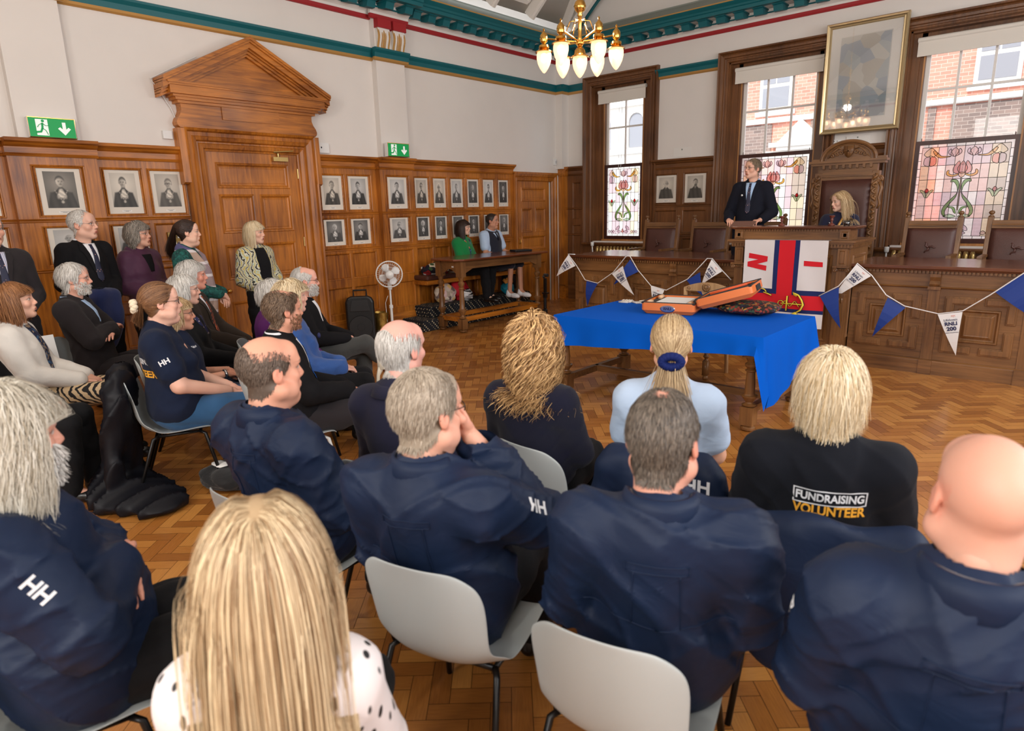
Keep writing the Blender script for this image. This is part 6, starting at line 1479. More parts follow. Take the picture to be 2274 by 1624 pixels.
# ---- the figure
def lerp(a, b, t): return a+(b-a)*t
def person(label, head, body, look, sit=True, female=False, skin=(226, 176, 150), hairc=(120, 100, 80), k=1.0, girth=1.0, lean=-6, arms='lap', nod=0, tilt=0, jowl=0, top=None, bottom=None, shoes='black', sleeves='long', thick=.018, hem=.0, hands=True, floor=0, fold=.006, seed=0, hs=1.0, blush=1.0, knees=.0, brow=1, stubble=0, res=.012, bres=None, shoulder=1.0, lips=None, skirt=None, legs=True, legskin=None, hunch=0, wear='jacket', armsL=None, twist=0, crossed=False, shorts=False):
    """head = world position of the head centre; body / look = compass angles in degrees of chest and face"""
    rng = np.random.RandomState(seed+100); HX = np.array(head, float)
    B = np.array(Matrix.Rotation(R(body-90), 3, 'Z'))
    hz = HX[2]-floor; K = k*(hz/1.17 if sit else hz/1.60)     # overall scale from the head height
    K = min(max(K, .92), 1.1) if sit else K
    pz = .53 if sit else .93*K
    la = R(lean); sp = lambda d: vec(0, math.sin(la)*d, math.cos(la)*d)
    pel = vec(0, 0, pz); L_ = (hz-pz-.165)/max(math.cos(la), .5)
    chest = pel+sp(L_*.62); neck = pel+sp(L_)+vec(0, .02*hunch, 0)
    hc = neck+vec(0, .045+.05*hunch, .165); org = HX-B@hc; org[2] = floor
    sw = (.132 if female else .150)*shoulder*K; g = girth
    sh = {s: neck+vec(s*sw, -.005, -.075) for s in (-1, 1)}
    hip = {s: pel+vec(s*.092*K, .02, -.02) for s in (-1, 1)}
    if sit:
        kx = .11+knees; kn = {s: vec(s*kx, .45*K, .50*K+.01) for s in (-1, 1)}; an = {s: vec(s*(kx-.01), .44*K+.04*s*(1 if seed % 2 else -1), .095) for s in (-1, 1)}
        if crossed: kn[1] = vec(.03, .48*K, .60); an[1] = vec(-.14, .66*K, .36)
    else: kn = {s: vec(s*.10*K, .01, .49*K) for s in (-1, 1)}; an = {s: vec(s*.11*K, -.02, .085) for s in (-1, 1)}
    ua, fa = .285*K, .245*K
    el, wr, hd = {}, {}, {}
    for s in (-1, 1):
        a = armsL if (s == -1 and armsL) else arms
        S = sh[s]
        if a == 'lap': e = S+vec(s*.05, .10, -.25)*K; w_ = vec(s*.07, .30*K, pz+.10); dr = vec(-s*.5, .8, -.3)
        elif a == 'clasp': e = S+vec(s*.055, .12, -.24)*K; w_ = vec(s*.055, .33*K, pz+.12); dr = vec(-s*.9, .45, -.2)
        elif a == 'cross': e = S+vec(s*.07, .16, -.22)*K; w_ = e+vec(-s*.24, .07, .03+.02*s)*K; dr = vec(-s*.95, .1, .1)
        elif a == 'side': e = S+vec(s*.045, -.01, -.285)*K; w_ = e+vec(s*.0, .06, -.24)*K; dr = vec(0, .25, -1)
        elif a == 'front': e = S+vec(s*.06, -.0, -.27)*K; w_ = vec(s*.05, .21*g, pz+.07); dr = vec(-s*.6, .35, -.7)
        elif a == 'lectern': e = S+vec(s*.09, .03, -.27)*K; w_ = e+vec(-s*.05, .20, -.08)*K; dr = vec(-s*.45, .8, -.1)
        elif a == 'table': e = S+vec(s*.06, .08, -.26)*K; w_ = e+vec(-s*.02, .22, -.03)*K; dr = vec(-s*.3, .9, -.15)
        elif a == 'chin': e = S+vec(s*.10, .21, -.13)*K; w_ = hc+vec(s*.085, .10, -.10); dr = vec(-s*.45, -.1, .85)
        else: e = S+a[0]; w_ = S+a[1]; dr = np.array(a[2], float)
        el[s], wr[s] = e, w_; hd[s] = dr/np.linalg.norm(dr)
    tagd = thing if False else None
    # ----- body mesh: head, core, limbs, hands in one mesh
    HP, HQ = head_mesh(female, jowl)
    hM = np.eye(4); hM[:3, :3] = B.T@np.array(Matrix.Rotation(R(look-90), 3, 'Z'))@rotm(0, R(nod), R(tilt)); hM[:3, 3] = hc
    SH = np.array([.97, 1.0, 1.0])*hs*(1.0 if not female else .97)
    PP = [(HP*SH)@hM[:3, :3].T+hM[:3, 3]]; QQ = [HQ]; CC = [paint_head(HP, skin, hairc, female, lips, brow, blush, stubble)]
    lo = np.minimum.reduce([*sh.values(), *kn.values(), *el.values(), *wr.values(), pel, *an.values()])-.16; hi = np.maximum.reduce([*sh.values(), *kn.values(), *el.values(), *wr.values(), neck, *an.values()])+.16
    f = Field((lo[0], lo[1], -.02), hi, .016)
    f.ell(pel, (.13*g, .10*g, .11), .05).ell(chest, (.14, .10*g, .17), .06).cap(sh[-1], sh[1], .05, .05, .05).cap(neck-vec(0, 0, .1), neck+vec(0, 0, .06), .05, .048, .05)
    for s in (-1, 1):
        f.chain([sh[s], el[s], wr[s]], [.047*K*(.55+.45*g), .041*K*(.6+.4*g), .027*K*(.75+.25*g)], .02)
        if legs: f.chain([hip[s], kn[s], an[s]], [.068, .048, .036], .03); f.cap(an[s], an[s]+vec(0, .12, -.05), .03, .022, .02)
    P, Q = f.mesh(); sk = np.array(lin(skin)); b = len(PP[0]); PP.append(P); QQ.append(Q+b); CC.append(np.tile(sk*(1 if legskin is None else 1), (len(P), 1))); b += len(P)
    if hands:
        hcur = .75 if arms in ('lap', 'clasp', 'lectern', 'chin') else .55
        TP, TQ = hand_mesh(hcur)
        for s in (-1, 1):
            y_ = hd[s]; up = vec(0, 0, 1) if abs(y_[2]) < .8 else vec(0, 1, 0)
            if arms == 'chin' and s == 1: up = vec(.4, .9, .2)
            x_ = np.cross(y_, up); x_ /= np.linalg.norm(x_); z_ = np.cross(x_, y_); M3 = np.stack([x_*(1 if s == 1 else -1), y_, z_], 1)
            q = TQ if s == 1 else TQ[:, ::-1]
            PP.append((TP*.98*(.92 if female else 1)*K)@M3.T+wr[s]+y_*.02); QQ.append(q+b); CC.append(np.tile(sk*np.array((1.0, .93, .92)), (len(TP), 1))); b += len(TP)
    T = np_mesh('person', np.concatenate(PP), np.concatenate(QQ), SKIN, None, cols=np.concatenate(CC))
    T.location = org; T.rotation_euler = (0, 0, R(body-90)); tag(T, label, 'person')
    J = dict(sh=sh, el=el, wr=wr, hip=hip, kn=kn, an=an, neck=neck, chest=chest, pel=pel, hc=hc, hM=hM, SH=SH, head=(HP, HQ), K=K, T=T, g=g, sw=sw, skin=skin, seed=seed, floor=floor)
    # ----- upper garment
    if top is not None:
        t = thick; f = Field((lo[0]-.02, lo[1]-.04, pz-.24-hem), (hi[0]+.02, hi[1]+.05, neck[2]+.06), res)
        f.ell(pel+vec(0, .0, .03), (.150*g*K+t, .118*g+t, .13+hem*.5), .06)
        f.ell(lerp(pel, chest, .5)+vec(0, .02*(g-1)+.012, 0), (.142*g*K+t, .108*g+t*1.2, .17), .07)
        f.ell(chest+vec(0, .0, .02), (.138*K*(.85+.15*g)+t, .108*(.8+.2*g)+t, .19), .07)
        f.ell(chest+vec(0, -.035, .05), (.135*K+t, .075+t, .15), .06)
        if female:
            for s in (-1, 1): f.ell(chest+vec(s*.07, .075*g, -.01), (.072, .06*g, .075), .05)
        f.cap(sh[-1]-vec(0, 0, .01), sh[1]-vec(0, 0, .01), .055+t*.6, .055+t*.6, .06)
        for s in (-1, 1): f.cap(neck+vec(s*.03, -.012, -.035), sh[s]+vec(0, 0, .012), .052+t*.4, .045+t*.5, .05)
        f.cap(neck+vec(0, -.01, -.07), neck+vec(0, -.008, .0), .085+t*.5, .062+t*.4, .05)
        for s in (-1, 1):
            if sleeves == 'none': f.ell(sh[s], .07, .04); continue
            e, w_ = el[s], wr[s]
            if sleeves == 'short': f.cap(sh[s], lerp(sh[s], e, .66), .062*K*(.6+.4*g)+t*.8, .060*K*(.6+.4*g)+t*.8, .04)
            else:
                f.cap(sh[s], e, .062*K*(.8+.2*g)+t, .050*K*(.8+.2*g)+t, .03); f.cap(e, lerp(e, w_, .93), .048*K+t, .036*K+t, .018)
        if skirt: f.cap(hip[-1]-vec(0, .02, .1), hip[1]-vec(0, .02, .1), .12, .12, .08)
        ph = rng.rand(8)*6
        if fold:
            def fd(x, y, z):
                a = np.sin(13*z+3*np.sin(5*x+ph[0])+3*np.sin(6*y+ph[1])+ph[2]); c = np.sin(10*z-11*np.abs(x)+2.5*np.sin(7*y+ph[3])+ph[4]); e_ = np.sin(7*x+9*y+5*z+ph[5])*np.sin(7*z-5*x+ph[6])
                cr = (1-np.abs(np.sin(27*z+10*np.sin(3.1*x+ph[1])+7*np.sin(4*y+ph[0])+ph[3])))**4*np.clip(np.sin(8*x+5*z+ph[2])+.3, 0, 1)+(1-np.abs(np.sin(31*x+9*np.sin(5*z+ph[4])+8*y)))**4*np.clip(np.sin(9*z+6*y+ph[5]), 0, 1)*.7
                r = .75*(1-np.abs(a))**3-.3+.65*(1-np.abs(c))**3+.4*e_+.6*cr
                for s_ in (-1, 1):
                    E = el[s_]; dd = np.sqrt((x-E[0])**2+(y-E[1])**2+(z-E[2])**2); A_ = sh[s_]-E; A_ = A_/np.linalg.norm(A_); u = (x-E[0])*A_[0]+(y-E[1])*A_[1]+(z-E[2])*A_[2]
                    r = r+1.1*np.exp(-(dd/.11)**2)*((1-np.abs(np.sin(u*34+5*x+4*y+ph[7])))**2-.35)
                return -fold*r
            f.disp(fd)
        if bres: pass
        P, Q = f.mesh(); J['top'] = np_mesh(wear, P, Q, top, T)
    if bottom is not None and legs:
        t = .018; f = Field((lo[0], lo[1]-.02, .02), (hi[0], hi[1], pz+.16), res*1.1)
        f.ell(pel, (.142*g+.012, .112*g+.012, .12), .05)
        for s in (-1, 1): f.chain([hip[s], lerp(hip[s], kn[s], .5), kn[s]], [.088*(.7+.3*g)+t*.6, .078*(.7+.3*g)+t*.7, .06+t*.7], .04)
        for s in ((-1, 1) if not shorts else ()): f.chain([kn[s], lerp(kn[s], an[s], .5), an[s]-vec(0, 0, -.0)], [.06+t*.7, .054+t, .048+t], .03)
        ph2 = rng.rand(4)*6
        f.disp(lambda x, y, z: .0045*((1-np.abs(np.sin(30*z+9*y+5*np.sin(12*x+ph2[0])+ph2[1])))**2*1.5-.5))
        P, Q = f.mesh(); J['bottom'] = np_mesh('trousers', P, Q, bottom, T)
    if skirt is not None:
        f = Field((lo[0], lo[1]-.02, .15), (hi[0], hi[1], pz+.16), res); f.ell(pel, (.16*g, .13*g, .12), .05)
        for s in (-1, 1): f.cap(hip[s], lerp(hip[s], kn[s], .95), .10*g, .085, .12)
        P, Q = f.mesh(); J['bottom'] = np_mesh('skirt', P, Q, skirt, T)
    if shoes and legs:
        sm = mat('shoe_leather', (20, 19, 19), .28) if shoes == 'black' else mat('brown_shoe', (120, 66, 38), .35) if shoes == 'brown' else mat('trainer_white', (228, 228, 230), .5)
        for s in (-1, 1):
            f = Field(an[s]+vec(-.08, -.12, -.12), an[s]+vec(.08, .24, .07), .008); a = an[s]
            d = vec(0, 1, 0) if not (crossed and s == 1) else vec(-.5, .8, -.3)
            f.cap(a+vec(0, -.03, -.05), a+d*.15+vec(0, 0, -.058), .038, .036, .03); f.cap(a+vec(0, -.015, .0), a+vec(0, -.01, -.04), .045, .045, .03); f.cap(a+d*.1+vec(0, 0, -.062), a+d*.19+vec(0, 0, -.066), .036, .026, .03)
            f.F = np.maximum(f.F, (a[2]-.094-f.ax[2])[None, None, :]).astype(np.float32) if not (crossed and s == 1) else f.F
            P, Q = f.mesh(); np_mesh('shoe', P, Q, sm, T)
    return J
def child(J, name, b, mt, smooth=True, **kw): return b.build(name, mt, J['T'], smooth, **kw)
def ring_collar(J, mt, h=.05, r=.075, flare=.02, open_=.5, name='collar', fold=True, dy=-.006, tilt=.03, back=1.0, lift=0, inner=None):
    """turned collar round the neck; open_ = half angle of the gap at the front"""
    n = 30; c = J['neck']+vec(0, dy, -.012+lift); rows = []
    prof = [(0, 0), (.003, h*.6), (.006, h), (.012+flare*.3, h*1.03), (.018+flare*.6, h*.62), (.024+flare, -h*.02), (.020+flare, -h*.05)] if fold else [(0, 0), (-.002, h*.5), (-.004, h), (.006, h*1.02), (.009, h*.5), (.012, -.005)]
    V = []
    for i in range(n+1):
        a = PI/2+open_+(2*PI-2*open_)*i/n
        fr = max(0, math.sin(a))
        for dr, z in prof: V.append((c[0]+(r+dr)*math.cos(a)*1.02, c[1]+(r+dr)*math.sin(a)*.92, c[2]+z*(1-.25*fr)-tilt*fr*1.6))
    m = len(prof); b = MB(); b.add(V, [(i*m+j, i*m+j+1, (i+1)*m+j+1, (i+1)*m+j) for i in range(n) for j in range(m-1)])
    return b.build(name, mt, J['T'], True, solid=.004)
def glasses(J, mt, r=.021, rim=.0016, y=.097, square=False):
    b = MB(); M = Matrix([list(J['hM'][i]) for i in range(4)])@Matrix.Diagonal((*J['SH'], 1)); b.m = M
    for s in (-1, 1):
        pts = [(s*.0325+r*math.cos(a)*(1.12 if not square else 1.2*abs(math.cos(a))**-.0), y-.004*abs(math.cos(a)), .002+r*.82*math.sin(a)) for a in np.linspace(0, 2*PI, 20, endpoint=False)]
        b.tube(pts, rim, 5, True); b.tube([(s*(.0325+r*1.1), y-.005, .006), (s*.074, .06, .01), (s*.083, -.005, .012), (s*.083, -.03, -.008)], rim*.9, 5)
    b.tube([(-.0125, y-.001, .006), (0, y+.003, .009), (.0125, y-.001, .006)], rim, 5)
    return b.build('glasses', mt, J['T'], True)
def HM(J): return J['hM'], J['SH']
def hair(J, parts, mt, cap=None, name='hair', off=.004): return hair_obj(J['T'], name, J['hM'], J['SH'], parts, mt, cap, J['head'], off)
def bvh(o):
    me = o.data; return BVHTree.FromPolygons([v.co.copy() for v in me.vertices], [tuple(p.vertices) for p in me.polygons])
def decal(J, garment, body_, mt, o, x, y, size, name='lettering', bold=True, rect=None, off=.002, sx=1.0):
    """print lettering onto a garment: project along the normal of frame (o, x, y) given in figure space"""
    M = frame_m(o, x, y); T_ = bvh(garment); d = -(M.to_3x3()@Vector((0, 0, 1)))
    ob = text(J['T'], name, body_, mt, M, size, .0, bold=bold, sx=sx) if rect is None else None
    if rect is not None:
        b = MB(); b.m = M
        for x0, y0, x1, y1 in rect:
            n = max(2, int(abs(x1-x0)/.01)); 
            b.add([(x0+(x1-x0)*i/n, yy, 0) for yy in (y0, y1) for i in range(n+1)], [(i, i+1, n+2+i, n+1+i) for i in range(n)])
        ob = b.build(name, mt, J['T'])
    bm = bmesh.new(); bm.from_mesh(ob.data)
    if rect is None: bmesh.ops.triangulate(bm, faces=bm.faces); bmesh.ops.subdivide_edges(bm, edges=[e for e in bm.edges if e.calc_length() > size*.3], cuts=2, use_grid_fill=True)
    for v in bm.verts:
        h_ = T_.ray_cast(v.co-d*.25, d, .6)
        if h_[0] is not None: v.co = h_[0]-d*off
    bm.to_mesh(ob.data); bm.free(); return ob
def tube_child(J, name, pts, r, mt, n=8, flat=1.0): return MB().tube(pts, r, n, flat=flat).build(name, mt, J['T'], True)
def front_panel(J, name, mt, pts, garment, off=.004, nz=10, d=(0, -1, 0)):
    """a strip of cloth laid on the front of a garment: pts = (z, x_left, x_right) rows"""
    T_ = bvh(garment); dv = Vector(d); V = []; m = 7; K = []
    zs = np.linspace(pts[0][0], pts[-1][0], nz*2)
    for z in zs:
        xl = np.interp(-z, [-p[0] for p in pts], [p[1] for p in pts]); xr = np.interp(-z, [-p[0] for p in pts], [p[2] for p in pts])
        for i in range(m):
            x = xl+(xr-xl)*i/(m-1); o = Vector((x, .6, z)); h_ = T_.ray_cast(o, dv, 1.0)
            V.append(tuple(h_[0]-dv*off) if h_[0] is not None else None)
    last = None
    for i, v in enumerate(V):
        if v is None: V[i] = last or (0, .1, zs[i//m])
        last = V[i]
    b = MB(); b.add(V, [(r*m+i, r*m+i+1, (r+1)*m+i+1, (r+1)*m+i) for r in range(len(zs)-1) for i in range(m-1)])
    return b.build(name, mt, J['T'], True, solid=.003)
def suit(J, shirt, tie=None, lapel=None, vz=.20, garment=None, w=.05):
    """shirt front, tie and lapels on a jacket"""
    g_ = J['top']; n = J['neck']; z0 = n[2]-.005; z1 = n[2]-vz
    front_panel(J, 'shirt_front', shirt, [(z0, -w, w), (z0-.05, -w*.95, w*.95), (z1, -.008, .008)], g_, .003)
    ring_collar(J, shirt, .035, .06, .0, .25, 'shirt_collar', True, dy=.0, lift=.02, tilt=.02)
    if tie:
        b = front_panel(J, 'tie', tie, [(z0-.008, -.016, .016), (z0-.03, -.013, .013), (z1+.03, -.030, .030), (z1-.02, -.032, .032), (z1-.05, -.004, .004)], g_, .008)
    if lapel:
        for s in (-1, 1):
            front_panel(J, 'lapel', lapel, [(z0+.0, s*w*1.0, s*w*1.55), (z0-.06, s*w*.86, s*w*1.9), (z0-.075, s*w*.8, s*w*1.6), (z1, s*.008, s*.03)], g_, .006)
# ================================================================= the audience, the platform party and their chairs
POLY = mat('grey_polypropylene', (176, 182, 182), .42); TUBE = mat('black_tube', (16, 16, 17), .35, metal=.2); TUBEW = mat('pale_tube', (196, 196, 192), .35)
def chair_proto():
    T = thing('stacking_chair', 'x', 'chair')
    prof = [(.225, .405), (.215, .425), (.17, .432), (.05, .420), (-.08, .415), (-.15, .425), (-.195, .455), (-.222, .51), (-.245, .60), (-.265, .70), (-.283, .79), (-.288, .805)]
    wd = [.19, .205, .215, .222, .225, .222, .205, .195, .20, .205, .19, .165]; V = []; n = 13
    for k, ((y, z), w_) in enumerate(zip(prof, wd)):
        bk = ss(4.5, 8, k); 
        for i in range(n):
            u = -1+2*i/(n-1); c = abs(u)**2.6
            dz = (.016*c if k < 6 else -.012*c*(1 if k > 9 else 0)) - (.03*abs(u)**8 if k > 9 else 0); dy = .055*c*bk
            if k in (5, 6): dy += .03*c; dz += .03*c
            V.append((u*w_, y+dy, z+dz))
    m = len(prof); b = MB(); b.add(V, [(k*n+i, k*n+i+1, (k+1)*n+i+1, (k+1)*n+i) for k in range(m-1) for i in range(n-1)])
    o = b.build('shell', POLY, T, True, solid=.006); md = o.modifiers.new('sub', 'SUBSURF'); md.levels = 1; md.render_levels = 2
    for s in (-1, 1):
        MB().tube([(s*.225, .25, .0), (s*.19, .17, .395), (s*.17, .14, .408)], .011, 8).build('front_leg', TUBE, T, True)
        MB().tube([(s*.235, -.27, .0), (s*.19, -.13, .395), (s*.17, -.10, .405)], .011, 8).build('rear_leg', TUBE, T, True)
        MB().tube([(s*.17, .14, .408), (s*.17, -.10, .405)], .010, 8).build('side_rail', TUBE, T, True)
    b = MB(); b.tube([(-.17, .14, .405), (.17, .14, .405)], .010, 8); b.tube([(-.17, -.10, .402), (.17, -.10, .402)], .010, 8); b.build('cross_rail', TUBE, T, True)
    return T
CH0 = None
def chair_for(J, label, dback=0.0, loc=None, rz=None):
    global CH0
    if CH0 is None: CH0 = chair_proto(); c = CH0
    else: c = copy_tree(CH0)
    if loc is None:
        M = Matrix.Rotation(J['T'].rotation_euler[2], 3, 'Z'); p = Vector(J['T'].location)+M@Vector((0, -.02-dback, 0)); c.location = (p.x, p.y, 0); c.rotation_euler = (0, 0, J['T'].rotation_euler[2])
    else: c.location = loc; c.rotation_euler = (0, 0, rz)
    tag(c, label, 'chair', 'grey stacking chairs of the audience'); return c
SHELL = cloth('navy_shell', (22, 36, 62), .56, .08, 500, .0, fold=.2, fscale=5, spec=.25)
DARKSH = cloth('black_shell', (14, 15, 22), .5, .06, 500, .0, fold=.12, fscale=5)
SUITN = cloth('suit_navy', (18, 20, 32), .9, sheen=0); SUITB = cloth('suit_black', (16, 15, 18), .9, sheen=0); SUITG = cloth('suit_charcoal', (38, 33, 35), .92, sheen=.05); SUITBR = cloth('suit_brown', (46, 36, 28), .92, sheen=.05)
PIN = cloth('suit_pinstripe', (28, 28, 50), .9, sheen=.05); BLACKC = cloth('black_knit', (15, 15, 18), .95, .3, 300, .03); NKNIT = cloth('navy_knit', (16, 17, 38), .95, .35, 380, .08); TEEN = cloth('navy_tee', (17, 28, 52), .9, .1, 400, .03); BLKSW = cloth('black_sweat', (13, 16, 25), .92, .15, 350, .02)
BTR = cloth('black_trousers', (15, 15, 18), .88, sheen=.02, fold=.1); GTR = cloth('grey_trousers', (66, 66, 64), .9, fold=.1); JEAN = cloth('denim', (44, 84, 124), .9, .3, 420, .1, var=.12); DJEAN = cloth('dark_denim', (36, 48, 70), .9, .3, 420, .1)
SHW = cloth('shirt_white', (226, 226, 230), .8); SHB = cloth('shirt_blue', (164, 192, 226), .8, fold=.12); SHLB = cloth('uniform_blue', (182, 202, 228), .82, .08, 400, .1, fold=.12)
FLEECE = cloth('collar_fleece', (84, 72, 70), .98, .4, 300, .4)
def dot_mat(name, base, dot, scale, size=.28, stretch=(1, 1, 1)):
    m = bpy.data.materials.new(name); m.use_nodes = True; N = m.node_tree.nodes; L = m.node_tree.links; b = N['Principled BSDF']; tc = N.new('ShaderNodeTexCoord'); mp = N.new('ShaderNodeMapping'); mp.inputs['Scale'].default_value = stretch; mp.inputs['Rotation'].default_value = (0, R(45), 0)
    L.new(tc.outputs['Object'], mp.inputs[0]); v = N.new('ShaderNodeTexVoronoi'); v.inputs['Scale'].default_value = scale; v.inputs['Randomness'].default_value = .0; L.new(mp.outputs[0], v.inputs['Vector'])
    r = N.new('ShaderNodeValToRGB'); r.color_ramp.elements[0].position = size; r.color_ramp.elements[0].color = (*lin(dot), 1); r.color_ramp.elements[1].position = size+.06; r.color_ramp.elements[1].color = (*lin(base), 1)
    L.new(v.outputs['Distance'], r.inputs[0]); L.new(r.outputs[0], b.inputs['Base Color']); b.inputs['Roughness'].default_value = .6; return m
def wave_mat(name, c1, c2, scale, dist=6, width=.5, axis='DIAGONAL', c3=None, rough=.8):
    m = bpy.data.materials.new(name); m.use_nodes = True; N = m.node_tree.nodes; L = m.node_tree.links; b = N['Principled BSDF']; tc = N.new('ShaderNodeTexCoord'); v = N.new('ShaderNodeTexWave'); v.inputs['Scale'].default_value = scale; v.inputs['Distortion'].default_value = dist; v.inputs['Detail'].default_value = 2; v.bands_direction = axis
    L.new(tc.outputs['Object'], v.inputs['Vector']); r = N.new('ShaderNodeValToRGB'); e = r.color_ramp.elements; e[0].position = width-.04; e[0].color = (*lin(c1), 1); e[1].position = width+.04; e[1].color = (*lin(c2), 1)
    if c3: x = e.new(.9); x.color = (*lin(c3), 1)
    L.new(v.outputs['Fac'], r.inputs[0]); L.new(r.outputs[0], b.inputs['Base Color']); b.inputs['Roughness'].default_value = rough; return m
TIED = dot_mat('tie_dotted', (22, 26, 54), (206, 150, 130), 46, .16); TIEO = wave_mat('tie_orange', (26, 22, 30), (196, 92, 48), 22, 9, .78); TIES = wave_mat('tie_striped', (16, 18, 28), (20, 90, 180), 9, .3, .6)
H_WHITE = hair_mat('white', (176, 170, 162), (236, 232, 226)); H_GREY = hair_mat('grey', (104, 96, 88), (180, 170, 158)); H_SALT = hair_mat('salt_pepper', (52, 46, 42), (128, 116, 104)); H_SAND = hair_mat('sandy_grey', (132, 116, 98), (196, 182, 164))
H_BLOND = hair_mat('blonde', (150, 112, 68), (232, 204, 160)); H_PALE = hair_mat('pale_blonde', (196, 168, 124), (246, 228, 194)); H_CURL = hair_mat('honey_curls', (118, 80, 44), (236, 192, 134)); H_BROWN = hair_mat('brown', (58, 38, 26), (112, 76, 50)); H_DARK = hair_mat('dark_brown', (30, 20, 16), (66, 44, 34)); H_CHEST = hair_mat('chestnut', (104, 64, 38), (168, 116, 74)); H_BLACK = hair_mat('cropped_dark', (34, 26, 22), (66, 52, 44)); H_DKG = hair_mat('dark_grey_side', (66, 52, 44), (132, 114, 100))
DRIM = mat('dark_rim', (34, 28, 26), .35); TORT = mat('tortoise_rim', (70, 42, 26), .35); SRIM = CHROME
WPRINT = mat('white_print', (226, 228, 232), .7); YPRINT = mat('amber_print', (240, 172, 52), .7)
def chest_pt(J, f=1.0, z=0): return J['chest']+vec(0, f, z)
def hh_logo(J, s, t=.5, size=.05, txt='HH', rot=90, front=0.0, below=None):
    """white lettering printed on the outside of an upper sleeve"""
    a, b = J['sh'][s], J['el'][s]; p = lerp(a, b, t); ax_ = (b-a)/np.linalg.norm(b-a); out = vec(s, front, .25); out -= ax_*(out@ax_); out /= np.linalg.norm(out)
    x = ax_ if rot == 90 else np.cross(ax_, out)*s; y = np.cross(out, x); decal(J, J['top'], txt, WPRINT, p+out*.12, x, y, size, bold=True)
    if below: decal(J, J['top'], below, WPRINT, p+out*.12+(-y)*size*1.05, x, y, size*.62, bold=True)
def yoke(J, mt=None):
    """stitched patch and seams across the back of a sailing jacket"""
    g = J['top']; T_ = bvh(g); c = J['chest']; b = MB()
    def on(x, z):
        h = T_.ray_cast(Vector((x, -1, z)), Vector((0, 1, 0)), 2); return (h[0]-Vector((0, .0015, 0))) if h[0] is not None else None
    zt, zb = J['neck'][2]-.10, c[2]-.10; w_ = J['sw']
    for line in ([(-.075, zt), (.075, zt)], [(-.075, zt-.022), (.075, zt-.022)], [(-.075, zt), (-.075, zt-.022)], [(.075, zt), (.075, zt-.022)], [(-.055, zt-.022), (-.06, zb)], [(.055, zt-.022), (.06, zb)], [(-w_*1.05, zb+.02), (0, zb-.006), (w_*1.05, zb+.02)]):
        pts = []
        for (x0, z0), (x1, z1) in zip(line[:-1], line[1:]):
            for t in np.linspace(0, 1, 14): 
                q = on(x0+(x1-x0)*t, z0+(z1-z0)*t)
                if q is not None: pts.append(q)
        if len(pts) > 2: b.tube(pts, .0017, 5)
    b.build('back_seams', mt or SHELL, J['T'], True)
def shortcut(J, n, length, m, mask=full, seed=1, **kw):
    kw = dict(dict(vol=.006, seg=6, grav=.15, lift=.25, ear=True, back=.8), **kw)
    return hair(J, [strands(J, n, length, seed, mask, **kw)], m, mask)
def beard(J, m, n=900, length=.03, seed=5, moustache=True):
    """short whiskers over chin, jaw and upper lip"""
    HP, HQ = J['head']; rng = np.random.RandomState(seed); x, y, z = HP.T; ok = (z < -.045) & (z > -.118) & (y > .012) & ~((np.abs(x) < .022) & (z > -.074) & (z < -.058) & (y > .08))
    ok |= (z < -.02) & (z > -.07) & (np.abs(x) > .052) & (y > .0) & (np.abs(x) < .076)
    if moustache: ok |= (np.abs(x) < .032) & (z < -.042) & (z > -.057) & (y > .075)
    ids = rng.choice(np.nonzero(ok)[0], n); nr = normals(HP, HQ)[ids]; p = HP[ids]; D = nr*.6+np.array([0, .0, -.8])+rng.randn(n, 3)*.25; D /= np.linalg.norm(D, axis=1)[:, None]
    X = np.stack([p-nr*.001, p+D*length*.5, p+D*length*(.8+.3*rng.rand(n, 1))+np.array([0, 0, -.004])], 1); W = np.cross(D, nr); W /= np.linalg.norm(W, axis=1)[:, None]+1e-9; ww = np.array([.0022, .0018, .0006])[None, :, None]
    P = np.stack([X-W[:, None]*ww, X+nr[:, None]*ww*.4, X+W[:, None]*ww], 2).reshape(-1, 3); b = np.arange(n)[:, None]*9+np.array([0, 3])[None]; b = b.ravel(); Q = np.concatenate([np.stack([b+o, b+o+1, b+o+4, b+o+3], 1) for o in (0, 1)])
    return hair_obj(J['T'], 'beard', J['hM'], J['SH'], [(P, Q, np.repeat(np.clip(.5+.3*rng.randn(n), 0, 1), 9))], m)

# ---- back of the room: the two people seated on the bench by the wall
J = person('person in a green jacket and patterned scarf seated behind the long side table', (.33, -3.06, 1.50), 10, 34, female=True, skin=(226, 180, 156), hairc=(44, 28, 24), top=cloth('green_jacket', (14, 124, 62), .9), bottom=BTR, seed=11, arms='lap', floor=.335, fold=.004, lips=(176, 84, 80))
hair(J, [strands(J, 3500, .22, 3, None, .016, 9, .45, .2, width=.0024, front=.3)], H_DARK, full); glasses(J, SRIM)
SCF = patch_mat('bright_scarf', [(44, 34, 70), (40, 36, 76), (214, 96, 60), (50, 40, 80), (226, 190, 90), (60, 120, 170), (46, 36, 70), (196, 90, 130)], 30)
tube_child(J, 'scarf', [J['neck']+vec(*p) for p in ((-.03, .14, -.32), (-.03, .13, -.2), (-.06, .09, -.05), (-.05, -.02, .015), (.05, -.02, .015), (.06, .09, -.05), (.01, .14, -.2), (.0, .15, -.34))], [.028, .035, .032, .03, .03, .032, .036, .028], SCF, 10, .6)
J = person('person in a navy gilet and pale blue shirt seated behind the long side table', (.33, -2.38, 1.585), 0, 24, skin=(196, 140, 112), hairc=(40, 28, 24), top=SHLB, bottom=cloth('navy_shorts', (28, 30, 46)), legs=True, seed=12, arms='table', sleeves='short', floor=.335, shoes='trainer', fold=.004, girth=1.05, jowl=.3, shorts=True)
shortcut(J, 3000, .010, H_BLACK, vol=.002, width=.0018)
